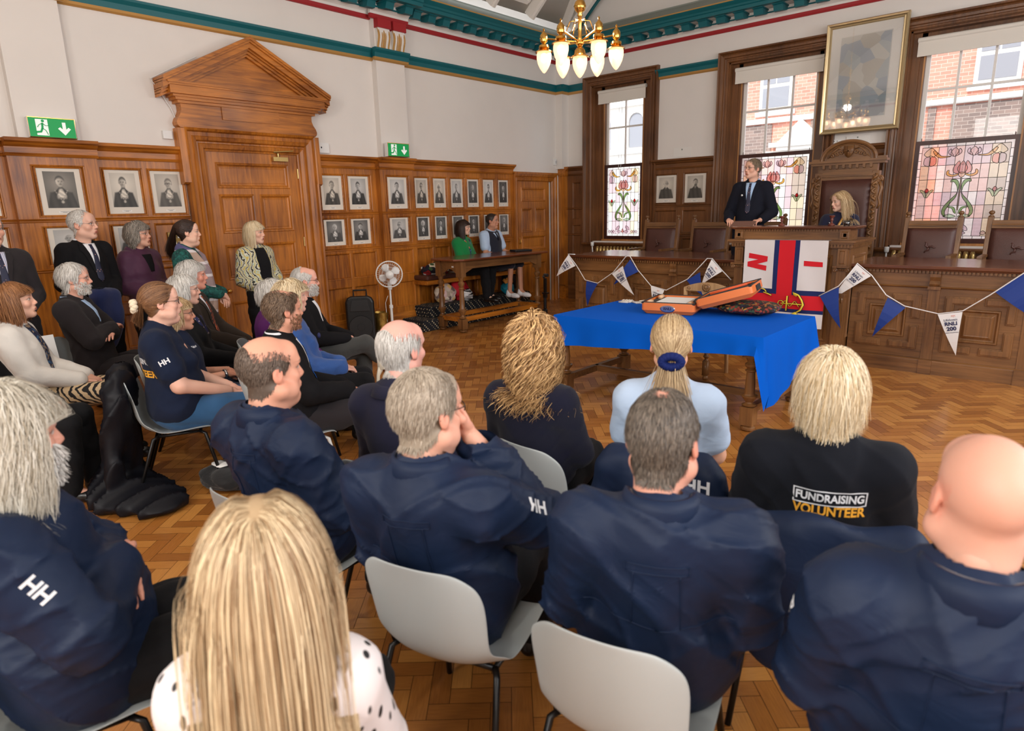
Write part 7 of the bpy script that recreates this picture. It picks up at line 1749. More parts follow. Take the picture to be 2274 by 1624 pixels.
ring_collar(J, SHLB, .035, .065, .0, .3, 'shirt_collar'); G_ = cloth('navy_gilet', (24, 27, 42), .8)
f = Field(J['pel']+vec(-.3, -.3, -.05), J['neck']+vec(.3, .3, .02), .012); n_, c_, p_ = J['neck'], J['chest'], J['pel']
f.ell(c_, (.178, .155, .2), .05).ell(lerp(p_, c_, .4), (.19, .165, .2), .05).ell(c_+vec(0, -.03, .05), (.16, .115, .17), .05).cap(J['sh'][-1]+vec(.05, 0, .01), J['sh'][1]+vec(-.05, 0, .01), .08, .08, .05)
for s in (-1, 1): f.ell(J['sh'][s]+vec(s*.045, .0, -.03), (.055, .09, .12), .01, True)
P, Q = f.mesh(); gl_ = np_mesh('gilet', P, Q, G_, J['T']); J['top'] = gl_
front_panel(J, 'shirt_front', SHLB, [(n_[2]-.03, -.05, .05), (n_[2]-.10, -.02, .02), (n_[2]-.14, -.004, .004)], gl_, .004); front_panel(J, 'tie', SUITN, [(n_[2]-.03, -.014, .014), (n_[2]-.15, -.02, .02)], gl_, .008)
child(J, 'zip', MB().tube([(0, c_[1]+.148+.0, n_[2]-.15), (0, c_[1]+.155, p_[2]+.12)], .004, 5), BLACK)

# ---- on the platform
J = person('person in a dark suit and dotted tie standing speaking at the rostrum', (4.60, -2.08, 2.19), -84, -114, sit=False, skin=(222, 172, 148), hairc=(96, 78, 62), top=SUITN, bottom=SUITN, seed=13, arms='lectern', floor=DZ, fold=.004, hs=1.0, legs=True, stubble=0, nod=-2)
suit(J, SHB, TIED, SUITN, .34, w=.062); shortcut(J, 3500, .038, hair_mat('greying_brown', (82, 66, 50), (158, 138, 114)), recede(.062), 7, sweep=.6); glasses(J, TORT)
child(J, 'lapel_badge', MB().lathe([(.012, 0), (.012, .004)], (0, 0, 0), 12, 'y'), WPLAST).location = J['chest']+vec(.075, .155, .06)
o = MB().box((-.13, -.09, 0), (.13, .09, .012)).build('speech_folder', mat('brown_folder', (116, 80, 66), .6), None, False, .003, loc=(4.78, -2.72, 1.52)); o.rotation_euler = (R(18), 0, R(6)); tag(o, 'brown folder of notes held open by the speaker', 'folder')
for s in (-1, 1): child(J, 'cuff', MB().tube([lerp(J['el'][s], J['wr'][s], .90), J['wr'][s]+J['hM'][:3, 3]*0], [.042, .040], 12), SHB)
J = person('person with long blonde hair seated in the carved high chair looking down', (5.46, -1.36, 1.76), -96, -128, female=True, skin=(232, 186, 162), hairc=(120, 90, 60), top=cloth('navy_dress', (26, 28, 54), .9), skirt=BLACKC, seed=14, arms='lap', floor=DZ, nod=8, fold=.004, lips=(186, 96, 90), shoulder=1.05)
hair(J, [strands(J, 5000, .40, 3, None, .020, 13, .3, .15, width=.0022, part=.012, sweep=.25)], H_BLOND, full)
b = MB()
for k in range(16): a = k/15; b.ball(J['neck']+vec(-.07+.14*a, .125+.04*math.sin(a*PI), -.10-.16*math.sin(a*PI)), .011, 8, 5)
child(J, 'necklace', b, CHROME)
b = MB(); b.tube([J['neck']+vec(-.08, .06, .0), J['neck']+vec(-.06, .15, -.12), J['neck']+vec(-.02, .17, -.25)], [.012, .016, .012], 6); child(J, 'chain_of_office', b, GOLD)

# ---- people standing along the left wall
J = person('person in a dark suit standing at the left edge, head cut off', (1.62, -9.36, 1.70), 5, 10, sit=False, skin=(222, 170, 146), hairc=(80, 70, 60), top=SUITG, bottom=SUITG, seed=15, arms='front', fold=.004)
suit(J, wave_mat('striped_shirt', (206, 206, 216), (150, 150, 180), 26, 0, .5, 'X'), TIED, SUITG, .28); shortcut(J, 1500, .03, H_GREY)
o = MB().box((-.08, -.11, 0), (.08, .11, .004)).build('paper_sheet', PAPER, None); o.location = (1.98, -9.24, .78); o.rotation_euler = (R(80), 0, R(100)); tag(o, 'white sheet held by the dark suited person at the left edge', 'paper')
J = person('white-haired person with glasses and dark suit standing, blue coat over the arm', (.98, -8.56, 1.715), 18, 46, sit=False, skin=(226, 178, 156), hairc=(190, 184, 176), top=SUITB, bottom=SUITB, seed=16, arms='front', fold=.004, shoulder=1.08, nod=-2, brow=.5, hs=1.08)
suit(J, SHW, TIED, SUITB, .30, w=.055); shortcut(J, 3000, .025, H_WHITE, recede(.035), 5); glasses(J, SRIM)
f = Field((-.05, .08, .45), (.42, .45, 1.15), .014); w_ = J['wr'][1]
f.ell(w_+vec(.03, .02, .02), (.13, .08, .07), .06).ell(w_+vec(.03, .05, -.16), (.13, .06, .2), .08).ell(w_+vec(.07, .06, -.3), (.11, .05, .17), .06)
f.disp(lambda x, y, z: .012*np.sin(26*x+3*z)*np.sin(5*z+20*y))
P, Q = f.mesh(); M_ = Matrix.Rotation(J['T'].rotation_euler[2], 3, 'Z'); o = np_mesh('folded_coat', P, Q, cloth('blue_coat', (24, 36, 80), .85, fold=.1)); o.location = J['T'].location; o.rotation_euler = J['T'].rotation_euler; tag(o, 'blue coat draped over the arm of the white-haired standing person', 'coat')
PURP = cloth('purple_rain', (74, 36, 62), .6, .06, 400, .1, fold=.1)
J = person('grey-haired person in a purple hooded raincoat standing by the panelling', (.74, -8.02, 1.60), 18, 42, sit=False, female=True, skin=(226, 172, 148), hairc=(150, 142, 134), top=PURP, bottom=BTR, seed=17, arms='front', fold=.006, thick=.03, hem=.22, nod=-4, hs=1.04, shoulder=1.0)
hair(J, [strands(J, 4000, .10, 3, None, .022, 8, .3, .5, width=.0022, curl=.006, cfreq=70)], H_GREY, full); glasses(J, SRIM); ring_collar(J, PURP, .06, .085, .03, .7, 'hood'); ring_collar(J, SHW, .04, .06, .012, .35, 'shirt_collar', lift=.006)
front_panel(J, 'dark_jumper', SUITB, [(J['neck'][2]-.03, -.05, .05), (J['neck'][2]-.2, -.02, .02)], J['top'], .004)
TEALP = patch_mat('teal_print', [(14, 66, 62), (18, 78, 72), (10, 50, 50), (22, 92, 84)], 60)
J = person('person with dark ponytail, green top and blue checked scarf standing', (1.32, -7.77, 1.615), 50, 66, sit=False, female=True, skin=(230, 184, 160), hairc=(46, 30, 24), top=TEALP, bottom=BTR, seed=18, arms='front', girth=1.12, fold=.004, lips=(180, 90, 86), jowl=.3)
hair(J, [strands(J, 4500, .1, 3, None, .008, 12, .1, .1, width=.0022, tie=(0, -.125, .05), tail=.26)], H_DARK, full)
def plaid():
    m = bpy.data.materials.new('checked_scarf'); m.use_nodes = True; N = m.node_tree.nodes; L = m.node_tree.links; b = N['Principled BSDF']; tc = N.new('ShaderNodeTexCoord'); c = None
    ck = N.new('ShaderNodeTexBrick'); ck.inputs['Scale'].default_value = 1; ck.inputs['Brick Width'].default_value = .16; ck.inputs['Row Height'].default_value = .12; ck.inputs['Mortar Size'].default_value = .014; ck.offset = 0
    for k, cc in (('Color1', (30, 52, 120)), ('Color2', (178, 150, 130)), ('Mortar', (206, 196, 196))): ck.inputs[k].default_value = (*lin(cc), 1)
    mp = N.new('ShaderNodeMapping'); mp.inputs['Rotation'].default_value = (R(90), 0, 0); L.new(tc.outputs['Object'], mp.inputs[0]); L.new(mp.outputs[0], ck.inputs['Vector']); L.new(ck.outputs[0], b.inputs['Base Color']); b.inputs['Roughness'].default_value = .95; return m
PLAID = plaid(); n_ = J['neck']
tube_child(J, 'scarf', [n_+vec(*p) for p in ((.06, .15, -.62), (.07, .19, -.4), (.06, .17, -.2), (.09, .08, -.05), (.08, -.05, .02), (-.05, -.075, .03), (-.10, .0, .0), (-.07, .10, -.08), (.02, .16, -.22), (.05, .19, -.45), (.05, .16, -.66), (.05, .15, -.78))], [.05, .06, .06, .055, .05, .05, .052, .055, .06, .07, .075, .07], PLAID, 12, .55)
b = MB(); [b.tube([n_+vec(.0+.012*k, .15, -.78), n_+vec(-.004+.013*k, .15, -.86)], .004, 5) for k in range(9)]; child(J, 'scarf_fringe', b, SUITN)
def kimono():
    m = bpy.data.materials.new('kimono_print'); m.use_nodes = True; N = m.node_tree.nodes; L = m.node_tree.links; b = N['Principled BSDF']; tc = N.new('ShaderNodeTexCoord'); v = N.new('ShaderNodeTexWave'); v.inputs['Scale'].default_value = 8; v.inputs['Distortion'].default_value = 14; v.inputs['Detail'].default_value = 3; L.new(tc.outputs['Object'], v.inputs['Vector'])
    r = N.new('ShaderNodeValToRGB'); e = r.color_ramp.elements; e[0].position = .10; e[0].color = (*lin((50, 54, 50)), 1); e[1].position = .18; e[1].color = (*lin((222, 212, 190)), 1); x = e.new(.5); x.color = (*lin((220, 212, 192)), 1); x = e.new(.6); x.color = (*lin((136, 182, 172)), 1); x = e.new(.82); x.color = (*lin((206, 204, 178)), 1); x = e.new(.95); x.color = (*lin((206, 180, 96)), 1); L.new(v.outputs['Fac'], r.inputs[0]); L.new(r.outputs[0], b.inputs['Base Color']); b.inputs['Roughness'].default_value = .8; return m
KIM = kimono()
SK5 = (230, 184, 160); J = person('person with a blonde bob and patterned kimono standing before the pedimented door', (.944, -6.894, 1.575), 5, 34, sit=False, female=True, skin=SK5, hairc=(170, 130, 80), top=KIM, bottom=BTR, seed=19, arms='front', girth=1.0, fold=.004, thick=.028, hem=.05, lips=(186, 100, 92), nod=2)
hair(J, [strands(J, 4500, .19, 3, None, .018, 10, .42, .2, width=.0022, front=.35)], H_PALE, full)
front_panel(J, 'black_top', BLACKC, [(J['neck'][2]+.0, -.06, .06), (J['neck'][2]-.12, -.075, .075), (J['pel'][2]+.05, -.06, .06)], J['top'], .004)
for s in (-1, 1): child(J, 'kimono_sleeve', MB().tube([lerp(J['sh'][s], J['el'][s], .5), J['el'][s]+vec(0, .03, -.01), lerp(J['el'][s], J['wr'][s], .45)], [.085, .10, .10], 14), KIM)
child(J, 'name_badge', MB().box((-.03, 0, -.045), (.03, .006, .045)), PAPER).location = J['pel']+vec(.06, .17, -.12)

# ---- left block of seated people
J = person('bearded white-haired person in a dark suit seated with arms folded by the wall', (1.71, -8.89, 1.285), 58, 66, skin=(226, 170, 148), hairc=(206, 200, 194), top=SUITG, bottom=SUITG, seed=20, arms='cross', girth=1.15, fold=.007, thick=.024, hem=.06, lean=-10, hs=1.05)
hair(J, [strands(J, 3500, .06, 3, recede(.05), .012, 7, .25, .4, width=.002, ear=True, back=1.0)], H_WHITE, recede(.05)); beard(J, H_WHITE, 1000, .013); glasses(J, SRIM); ring_collar(J, SHB, .04, .066, .0, .35, 'shirt_collar'); front_panel(J, 'shirt_front', SHB, [(J['neck'][2]-.01, -.045, .045), (J['neck'][2]-.2, -.01, .01)], J['top'], .003)
child(J, 'watch', MB().tube([lerp(J['el'][-1], J['wr'][-1], .93), lerp(J['el'][-1], J['wr'][-1], .98)], .040, 14), BLACKM); chair_for(J, 'grey stacking chair under the bearded person by the wall')
CREAM = cloth('cream_jacket', (226, 220, 212), .88, fold=.08)
TIGER = wave_mat('tiger_print', (22, 18, 18), (206, 178, 140), 13, 7, .42)
J = person('person with a brown bob and cream jacket seated at the left edge', (2.40, -9.44, 1.215), 62, 68, female=True, skin=(230, 180, 156), hairc=(130, 84, 50), top=CREAM, skirt=TIGER, seed=21, arms='lap', fold=.005, thick=.024, lips=(190, 110, 100), hs=1.06, nod=-6)
hair(J, [strands(J, 4500, .17, 3, None, .018, 10, .35, .3, width=.002, front=.25)], H_CHEST, full)
front_panel(J, 'patterned_blouse', patch_mat('blouse_print', [(30, 36, 70), (24, 28, 50), (150, 130, 110), (40, 80, 120)], 60), [(J['neck'][2]-.0, -.05, .05), (J['pel'][2]+.16, -.03, .03)], J['top'], .004); chair_for(J, 'grey stacking chair with empty front edge beside the tiger print skirt')
J = person('dark trousered person at the left edge, mostly hidden behind the long white hair', (3.02, -9.83, 1.2), 58, 50, skin=(214, 160, 136), hairc=(90, 80, 70), top=SUITB, bottom=BTR, seed=22, arms='clasp', fold=.004); shortcut(J, 2000, .03, H_GREY); chair_for(J, 'grey stacking chair under the dark trousered person at the left edge')
J = person('person with scrunchie and navy T-shirt seated in profile, sleeve logo in white', (3.587, -8.922, 1.235), 64, 74, female=True, skin=(232, 182, 160), hairc=(96, 64, 44), top=TEEN, bottom=JEAN, seed=23, arms='lap', sleeves='short', girth=1.45, fold=.007, thick=.014, hem=.03, hs=1.06, jowl=.6, shoulder=1.15)
hair(J, [strands(J, 5000, .1, 3, None, .010, 12, .1, .12, width=.0018, tie=(0, -.118, -.01), tail=.10)], hair_mat('light_brown', (84, 54, 34), (150, 108, 74)), full); glasses(J, DRIM)
b = MB(); M_ = Matrix([list(r) for r in J['hM']]); b.m = M_
for k in range(14): a = k*2*PI/14; b.ball((.03*math.cos(a), -.15-.008*(k % 2), -.012+.03*math.sin(a)), (.017, .02, .017), 8, 6)
child(J, 'scrunchie', b, cloth('cream_scrunchie', (230, 214, 186), .9)); hh_logo(J, 1, .42, .045, 'HH', 0)
decal(J, J['top'], 'FUNDRAISING', WPRINT, J['chest']+vec(.02, -.3, .02), (1, 0, 0), (0, 0, 1), .05, bold=True); decal(J, J['top'], 'VOLUNTEER', YPRINT, J['chest']+vec(.02, -.3, -.06), (1, 0, 0), (0, 0, 1), .06, bold=True); chair_for(J, 'grey stacking chair with a dark coat over it, under the navy T-shirt')
# coat hanging over that chair to the floor
f = Field((-.42, -.62, .0), (.66, .2, .86), .014)
f.ell((.16, -.32, .05), (.26, .22, .07), .08).ell((.34, -.16, .04), (.2, .16, .045), .06).ell((.0, -.30, .74), (.23, .05, .10), .06).ell((0, -.33, .52), (.24, .06, .24), .08).ell((-.06, -.38, .25), (.22, .09, .26), .1).ell((-.05, -.42, .06), (.30, .16, .09), .08).ell((.2, -.36, .05), (.16, .12, .07), .06).cap((-.2, -.33, .7), (-.27, -.42, .12), .06, .05, .05).cap((.19, -.33, .7), (.24, -.4, .2), .06, .05, .05)
f.disp(lambda x, y, z: -.030*(1-np.abs(np.sin(19*x+11*y+2.2*np.sin(5*z+3*x))))**2+.010*np.sin(9*x-12*y+2*z)); f.F = np.maximum(f.F, (.004-f.ax[2])[None, None, :]).astype(np.float32)
P, Q = f.mesh(); o = np_mesh('dark_coat', P, Q, DARKSH); o.location = J['T'].location; o.rotation_euler = J['T'].rotation_euler; tag(o, 'dark waterproof coat hung over a chair back and trailing on the parquet', 'coat')
bg = blob('black_handbag', cloth('black_nylon_bag', (22, 21, 22), .7, fold=.2), (3.86, -8.75, .075), .2, .16, .08, 2.6, .12, 5, 36, 20); tag(bg, 'black bag on the parquet beside the trailing coat', 'bag')
o = blob('tissue_pack', PAPER, (3.84, -8.80, .163), .07, .04, .012, 3, .1, 6, 18, 10); tag(o, 'white tissue packet lying on the black bag', 'packet')
J = person('blonde person in a navy polo seated just beyond the navy T-shirt', (3.13, -8.66, 1.085), 62, 68, female=True, skin=(218, 158, 130), hairc=(170, 130, 80), top=TEEN, bottom=DJEAN, seed=24, arms='lap', sleeves='short', fold=.005, girth=1.05)
hair(J, [strands(J, 3000, .10, 3, None, .014, 8, .3, .4, width=.002)], H_BLOND, full); glasses(J, DRIM); child(J, 'watch', MB().tube([lerp(J['el'][1], J['wr'][1], .92), lerp(J['el'][1], J['wr'][1], .99)], .036, 14), CHROME); decal(J, J['top'], 'Lifeboats', WPRINT, J['chest']+vec(.07, .3, .08), (-1, 0, 0), (0, 0, 1), .022); chair_for(J, 'grey stacking chair under the blonde person in navy polo')
J = person('white-haired person in black with glasses and a navy floral scarf seated', (2.642, -8.398, 1.20), 58, 68, female=True, skin=(228, 178, 156), hairc=(200, 194, 186), top=BLACKC, bottom=BTR, seed=25, arms='lap', fold=.005, girth=1.15, thick=.022)
hair(J, [strands(J, 4000, .09, 3, None, .016, 8, .3, .45, width=.002)], H_WHITE, full); glasses(J, SRIM)
tube_child(J, 'floral_scarf', [J['neck']+vec(*p) for p in ((.02, .16, -.2), (.05, .10, -.07), (.07, .0, .0), (0, -.075, .02), (-.07, .0, .0), (-.04, .11, -.07), (.0, .16, -.2))], [.03, .04, .04, .035, .04, .04, .03], dot_mat('floral', (26, 34, 84), (214, 190, 180), 40, .2), 10, .7); chair_for(J, 'grey stacking chair under the white-haired person in black')
J = person('white-haired person in a brown suit and orange patterned tie seated', (2.156, -8.124, 1.265), 50, 66, skin=(218, 150, 128), hairc=(214, 208, 196), top=SUITBR, bottom=SUITBR, seed=26, arms='clasp', fold=.005, girth=1.1, thick=.024)
suit(J, SHW, TIEO, SUITBR, .3); hair(J, [strands(J, 4000, .075, 3, None, .018, 8, .2, .5, width=.002, sweep=.5, ear=True, back=1.0)], H_WHITE, full); chair_for(J, 'grey stacking chair under the brown suited person')
o = blob('blue_handbag', cloth('blue_leather', (72, 128, 164), .5), (3.00, -7.98, .60), .14, .1, .08, 3, .05, 7, 28, 14); tag(o, 'pale blue handbag on the lap of the person in black', 'handbag')
PK = cloth('magenta_cloth', (84, 30, 92), .8, sheen=0)
J = person('white-bearded person in a black jacket and grey trousers, legs crossed, argyle socks', (2.75, -7.40, 1.18), 46, 66, skin=(224, 166, 146), hairc=(214, 210, 204), top=SUITB, bottom=GTR, seed=27, arms='clasp', fold=.005, girth=1.1, thick=.022, shoes='brown', crossed=True, hs=1.03, legs=True)
shortcut(J, 2600, .03, H_WHITE, bald(.075, -.04, .03)); beard(J, H_WHITE, 1000, .018); glasses(J, TORT); ring_collar(J, SHW, .035, .064, .0, .3, 'shirt_collar'); front_panel(J, 'shirt_front', SHW, [(J['neck'][2]-.01, -.04, .04), (J['neck'][2]-.2, -.01, .01)], J['top'], .003)
child(J, 'argyle_sock', MB().tube([lerp(J['kn'][1], J['an'][1], .72), J['an'][1]], [.052, .046], 12), patch_mat('argyle', [(40, 36, 36), (150, 120, 96), (30, 28, 30), (96, 84, 76)], 26, metric='MANHATTAN')); chair_for(J, 'grey stacking chair under the person with crossed grey trousers')
J = person('white-haired person half hidden behind the wavy blonde hair, purple sleeve', (3.17, -7.94, 1.145), 56, 66, female=True, skin=(228, 178, 158), hairc=(206, 200, 194), top=PK, bottom=BTR, seed=28, arms='lap', fold=.004)
hair(J, [strands(J, 3500, .09, 3, None, .018, 8, .3, .5, width=.0022)], H_WHITE, full); chair_for(J, 'grey stacking chair under the person with the purple sleeve')
BCOAT = cloth('mid_blue_coat', (44, 82, 146), .8, fold=.14)
J = person('person with pale wavy hair in a mid blue coat seated behind the balding dark suit', (3.66, -8.06, 1.18), 58, 74, female=True, skin=(228, 178, 158), hairc=(206, 180, 140), top=BCOAT, bottom=BTR, seed=29, arms='lap', fold=.010, girth=1.25, thick=.03, hem=.1, shoes='black')
hair(J, [strands(J, 4500, .15, 3, None, .020, 9, .3, .5, width=.002, curl=.007, cfreq=60)], H_PALE, full); ring_collar(J, BCOAT, .05, .08, .03, .5); child(J, 'brooch', MB().ball((0, 0, 0), (.02, .012, .02), 12, 8), NAVY).location = J['chest']+vec(.06, .19, .06); chair_for(J, 'grey stacking chair under the mid blue coat')
J = person('person with thinning brown hair, beard and dark suit with striped tie seated', (4.33, -8.50, 1.19), 70, 84, skin=(216, 156, 130), hairc=(100, 76, 58), top=SUITB, bottom=SUITG, seed=30, arms='clasp', fold=.006, girth=1.15, thick=.022, hs=1.03, hem=.05)
mk = lambda p, r: thin_crown((0, .0, .115), .06)(p, r); hair(J, [strands(J, 5500, .035, 3, mk, .007, 8, .2, .2, width=.0014, ear=True, back=1.0, curl=.004, cfreq=90)], hair_mat('mid_brown_grey', (70, 52, 40), (142, 118, 96)), mk); beard(J, hair_mat('auburn', (110, 74, 50), (160, 118, 88)), 700, .010)
ring_collar(J, SHW, .042, .064, .0, .2, 'white_collar', lift=.012); front_panel(J, 'shirt_front', SHW, [(J['neck'][2]-.01, -.045, .045), (J['neck'][2]-.26, -.01, .01)], J['top'], .003); front_panel(J, 'tie', TIES, [(J['neck'][2]-.01, -.016, .016), (J['neck'][2]-.3, -.034, .034)], J['top'], .008)
c_ = chair_for(J, 'grey stacking chair with pale legs under the person in dark suit and striped tie')
for ch in c_.children:
    if 'leg' in ch.name or 'rail' in ch.name: ch.data = ch.data.copy(); ch.data.materials[0] = TUBEW
b = MB().tube([(0, 0, 0), (0, .02, .32), (.0, .05, .36)], [.012, .012, .024], 10); b.lathe([(.03, .34), (.034, .37), (.02, .39)], (0, .05, 0), 12); o = b.build('walking_stick', mat('stick_grip', (206, 196, 176), .4), None, True, loc=(4.40, -7.98, .0)); o.scale = (1, 1, 2.1); o.rotation_euler = (R(-6), 0, 0); tag(o, 'walking stick with pale grip standing by the striped tie', 'walking stick')

# ---- the middle and front rows seen from behind
J = person('balding person in a blue sailing jacket seated, turned to the right, centre left', (5.79, -9.37, 1.205), 94, 86, skin=(224, 162, 136), hairc=(90, 74, 62), top=SHELL, bottom=BTR, seed=31, lean=-14, arms='lap', girth=1.3, thick=.034, fold=.016, hem=.10, jowl=.9, hs=1.04, res=.010, shoulder=1.18)
mk = bald(.050, -.085, .07); hair(J, [strands(J, 8000, .017, 3, mk, .003, 6, .3, .12, width=.0010, ear=True, back=1.0)], H_DKG, mk, off=.002)
ring_collar(J, SHELL, .062, .070, .008, .5); ring_collar(J, FLEECE, .052, .070, .0, .5, 'collar_lining', False); yoke(J); chair_for(J, 'grey stacking chair hidden under the balding person in blue jacket', .02)
J = person('elderly person with a pink bald crown and navy pinstripe suit seated, back to us', (5.87, -8.83, 1.20), 108, 98, skin=(232, 172, 156), hairc=(224, 218, 212), top=PIN, bottom=PIN, seed=32, arms='lap', fold=.005, thick=.020, hem=.08, hs=1.02, girth=1.0, shoulder=1.0)
mk = bald(.045, -.088, .08); hair(J, [strands(J, 7000, .045, 3, mk, .005, 8, .45, .06, width=.0010, ear=True, back=1.0)], H_WHITE, mk, off=.002); ring_collar(J, PIN, .042, .07, .02, .5); ring_collar(J, SHW, .045, .062, .0, .3, 'shirt_collar', False); chair_for(J, 'grey stacking chair under the pinstripe suit', .0)
J = person('grey-haired person in a navy sailing jacket resting chin on hand, logo on sleeve', (6.58, -9.31, 1.185), 110, 92, skin=(226, 168, 144), hairc=(140, 124, 108), top=SHELL, bottom=BTR, seed=33, lean=-14, arms='chin', armsL='lap', girth=1.28, thick=.036, fold=.017, hem=.14, jowl=.6, hs=1.05, res=.009, shoulder=1.15, nod=3)
mk = full; hair(J, [strands(J, 12000, .030, 3, mk, .007, 8, .22, .25, width=.0010, ear=True, back=1.0, crown=(0, -.04, .12))], H_SAND, mk); ring_collar(J, SHELL, .062, .070, .008, .5); ring_collar(J, FLEECE, .05, .07, .0, .5, 'collar_lining', False); yoke(J); glasses(J, DRIM); hh_logo(J, 1, .55, .055, 'HH', 90)
chair_for(J, 'grey stacking chair in the middle foreground under the chin-resting person', loc=(6.60, -9.23, 0), rz=R(15.7))
J = person('person with long curly honey hair and navy jumper seated, back to us', (6.16, -8.32, 1.155), 106, 124, female=True, skin=(232, 184, 160), hairc=(130, 90, 50), top=NKNIT, bottom=BTR, seed=34, arms='lap', fold=.008, thick=.02, hem=.05, girth=1.12, hs=1.05, shoulder=1.12)
hair(J, [strands(J, 4200, .29, 3, None, .042, 28, .36, .45, width=.0022, curl=.017, cfreq=62, lenvar=.45, scatter=.34, jitter=.07), strands(J, 1500, .13, 4, None, .045, 16, .25, .5, width=.0022, curl=.015, cfreq=70, scatter=.34, jitter=.07)], H_CURL, full); chair_for(J, 'grey stacking chair behind the curly haired person, its back clearly seen', loc=(6.31, -8.31, 0), rz=R(-4))
J = person('person with blue scrunchie ponytail and pale blue uniform shirt seated, back to us', (6.69, -8.05, 1.185), 112, 119, female=True, skin=(226, 170, 142), hairc=(150, 120, 84), top=SHLB, bottom=BTR, seed=35, arms='lap', sleeves='short', fold=.006, thick=.018, hem=.03, hs=1.04, girth=1.08, shoulder=1.12)
TP_ = (0, -.108, -.035); hair(J, [strands(J, 6500, .1, 3, None, .010, 14, .1, .12, width=.0014, tie=TP_, tail=.19, tiegrav=(0, -.15, -1.0), tjit=.02)], hair_mat('mousy_blonde', (126, 96, 62), (216, 188, 146)), full)
b = MB(); b.m = Matrix([list(r) for r in J['hM']])
for k in range(16): a = k*2*PI/16; b.ball((.036*math.cos(a), -.152, -.042+.022*math.sin(a)), (.020, .024, .018), 8, 6)
child(J, 'scrunchie', b, cloth('blue_velvet', (14, 30, 88), .8, sheen=0)); ring_collar(J, SHLB, .035, .062, .012, .4, 'shirt_collar'); tube_child(J, 'lanyard', [J['neck']+vec(*p) for p in ((.06, .06, -.06), (.068, .0, .0), (.03, -.068, .006), (-.03, -.068, .006), (-.068, 0, 0), (-.06, .06, -.06))], .008, NAVY, 6, .4)
c_ = chair_for(J, 'grey stacking chair under the ponytailed person with a navy jacket on it', .03)
def hung_jacket(label, ch, seed, mt, w_=.25, drop=.36, logo=None):
    f = Field((-.36, -.42, .30), (.36, -.1, .92), .012); f.cap((-w_+.06, -.275, .78), (w_-.06, -.275, .78), .045, .045, .04).ell((0, -.315, .60), (w_, .045, .24), .05).ell((0, -.325, .5), (w_*1.02, .05, .2), .05)
    for s in (-1, 1): f.cap((s*w_*.9, -.30, .74), (s*(w_+.03), -.31, .40), .05, .045, .03)
    rg = np.random.RandomState(seed).rand(4)*6; f.disp(lambda x, y, z: .010*np.sin(20*x+4*np.sin(5*z+rg[0])+rg[1])+.005*np.sin(14*z+9*x+rg[2]))
    P, Q = f.mesh(); o = np_mesh('hung_jacket', P, Q, mt); o.location = ch.location; o.rotation_euler = ch.rotation_euler; tag(o, label, 'jacket')
    if logo:
        T_ = {'T': o, 'top': o}; decal(T_, o, logo[0], WPRINT, (logo[2], -.5, .72), (1, 0, 0), (0, 0, 1), .07); decal(T_, o, logo[1], WPRINT, (logo[2], -.5, .655), (1, 0, 0), (0, 0, 1), .045)
    return o
hung_jacket('navy jacket with white lettering hung on the ponytailed person\'s chair', c_, 3, SHELL, .23, logo=('HH', 'RNLI', .15))
J = person('person with a thinning grey crown in a navy sailing jacket, nearest centre, back to us', (7.235, -9.11, 1.19), 116, 103, skin=(222, 160, 138), hairc=(110, 98, 88), top=SHELL, bottom=DJEAN, seed=36, lean=-14, arms='lap', girth=1.22, thick=.034, fold=.016, hem=.14, jowl=.5, hs=1.04, res=.009, shoulder=1.18, nod=4)
mk = thin_crown((.0, -.035, .115), .026); hair(J, [strands(J, 11000, .026, 3, mk, .005, 6, .22, .22, width=.0011, ear=True, back=1.0, crown=(0, -.035, .12))], H_SALT, mk, off=.002); ring_collar(J, SHELL, .062, .070, .008, .5); ring_collar(J, FLEECE, .056, .072, .0, .5, 'collar_lining', False); yoke(J); chair_for(J, 'grey stacking chair at the bottom centre, back fully visible', loc=(7.19, -9.15, 0), rz=R(12))
J = person('blonde person in a black sweatshirt lettered across the back', (7.385, -8.27, 1.155), 108, 108, female=True, skin=(226, 170, 144), hairc=(190, 160, 110), top=BLKSW, bottom=BTR, seed=37, lean=-14, arms='lap', fold=.008, thick=.026, hem=.06, girth=1.35, hs=1.06, shoulder=1.35, res=.010)
hair(J, [strands(J, 9000, .15, 3, None, .024, 12, .34, .45, width=.0012, lenvar=.55, crown=(0, -.03, .12), jitter=.17, curl=.003, cfreq=40)], hair_mat('bleached', (190, 160, 112), (250, 236, 208)), full); ring_collar(J, BLKSW, .03, .075, .0, .2, 'collar', False)
tube_child(J, 'neck_scarf', [J['neck']+vec(.062*math.cos(a), .06*math.sin(a)-.01, .012) for a in np.linspace(0, 2*PI, 14)], .018, wave_mat('navy_orange_scarf', (22, 34, 84), (230, 120, 60), 16, 6, .8), 8)
c = J['chest']; decal(J, J['top'], 'FUNDRAISING', WPRINT, c+vec(.02, -.4, .018), (1, 0, 0), (0, 0, 1), .040, bold=True, sx=.78); decal(J, J['top'], 'VOLUNTEER', YPRINT, c+vec(.02, -.4, -.030), (1, 0, 0), (0, 0, 1), .048, bold=True, sx=.78)
fr = (.108, .027); decal(J, J['top'], '', WPRINT, c+vec(.02, -.4, .018), (1, 0, 0), (0, 0, 1), 1, name='lettering_box', rect=[(-fr[0], fr[1]-.004, fr[0], fr[1]), (-fr[0], -fr[1], fr[0], -fr[1]+.004), (-fr[0], -fr[1], -fr[0]+.004, fr[1]), (fr[0]-.004, -fr[1], fr[0], fr[1])], off=.0022)
c_ = chair_for(J, 'grey stacking chair under the lettered sweatshirt, covered by a navy jacket', .06)
hung_jacket('plain navy jacket hung over the chair of the person in the lettered sweatshirt', c_, 9, SHELL, .27)
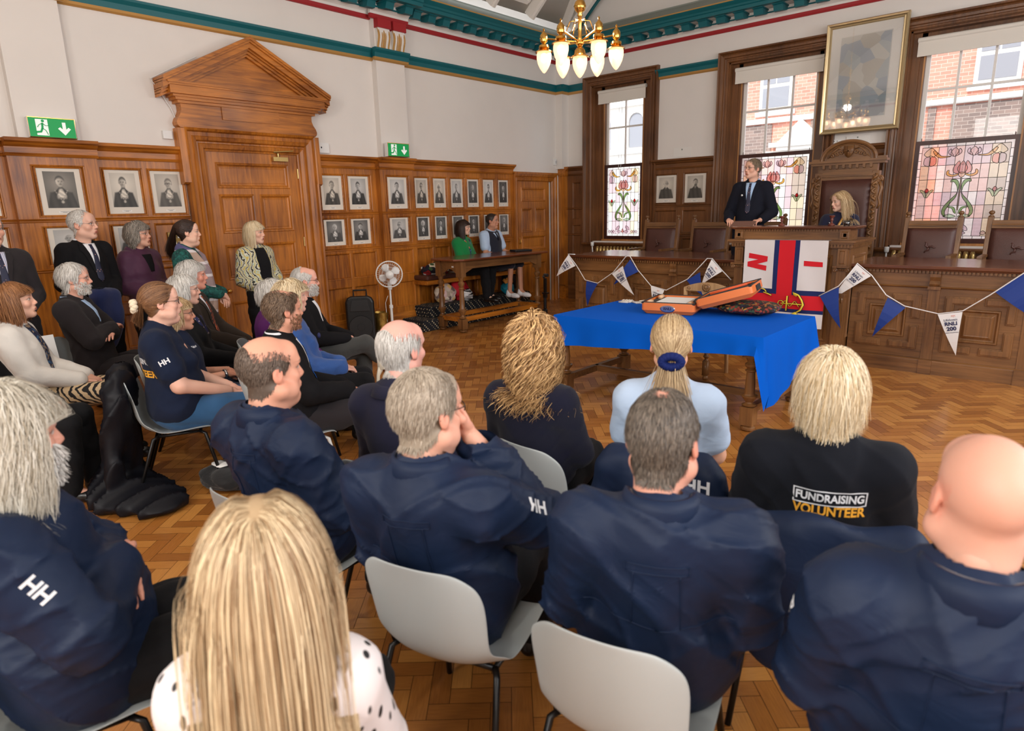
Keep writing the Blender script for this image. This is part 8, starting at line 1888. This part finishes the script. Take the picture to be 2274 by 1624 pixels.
J = person('bald person in a navy sailing jacket at the lower right corner, back to us', (7.88, -9.07, 1.205), 102, 112, skin=(222, 166, 144), hairc=(150, 120, 100), top=SHELL, bottom=BTR, seed=38, lean=-14, arms='lap', girth=1.35, thick=.036, fold=.017, hem=.12, jowl=.7, hs=1.04, res=.009, shoulder=1.25)
ring_collar(J, SHELL, .066, .074, .008, .5); ring_collar(J, FLEECE, .062, .068, .0, .5, 'collar_lining', False); yoke(J); hh_logo(J, -1, .45, .04, 'RNLI', 90); chair_for(J, 'grey stacking chair hidden under the bald person in the corner', .03)
SPOT = bpy.data.materials.new('dash_print'); SPOT.use_nodes = True
SPOT = dot_mat('dash_blouse', (232, 224, 224), (24, 22, 24), 30, .22, (1.3, 1, .55))
J = person('person with long straight blonde hair in the foreground, seen from behind', (6.885, -9.99, 1.125), 140, 150, female=True, skin=(232, 184, 160), hairc=(170, 130, 90), top=SPOT, bottom=BTR, seed=39, arms='lap', fold=.004, thick=.016, hs=1.04, res=.010)
hair(J, [strands(J, 21000, .50, 3, None, .020, 14, .40, .18, width=.0010, part=.0, lenvar=.3, jitter=.05, scatter=.34, gather=.125)], hair_mat('highlighted_blonde', (146, 112, 78), (240, 216, 176)), full); chair_for(J, 'grey stacking chair under the long haired blonde in front', .03)
J = person('person with long white hair and beard in a navy sailing jacket, arms folded, lower left', (5.94, -10.18, 1.205), 74, 98, skin=(216, 158, 136), hairc=(206, 200, 190), top=SHELL, bottom=BTR, seed=40, arms='cross', girth=1.4, thick=.036, fold=.017, hem=.16, hs=1.06, res=.009, shoulder=1.2, lean=-12, nod=2)
mk = full; hair(J, [strands(J, 15000, .24, 3, mk, .034, 14, .34, .45, width=.0009, curl=.008, cfreq=30, lenvar=.45, crown=(0, -.02, .12), jitter=.16)], hair_mat('long_white', (170, 156, 132), (244, 238, 224)), mk); beard(J, H_WHITE, 2200, .03); ring_collar(J, SHELL, .062, .074, .01, .55); ring_collar(J, FLEECE, .05, .074, .0, .55, 'collar_lining', False); hh_logo(J, 1, .40, .05, 'HH', 90, front=.3); chair_for(J, 'grey stacking chair under the long white-haired person', .03)
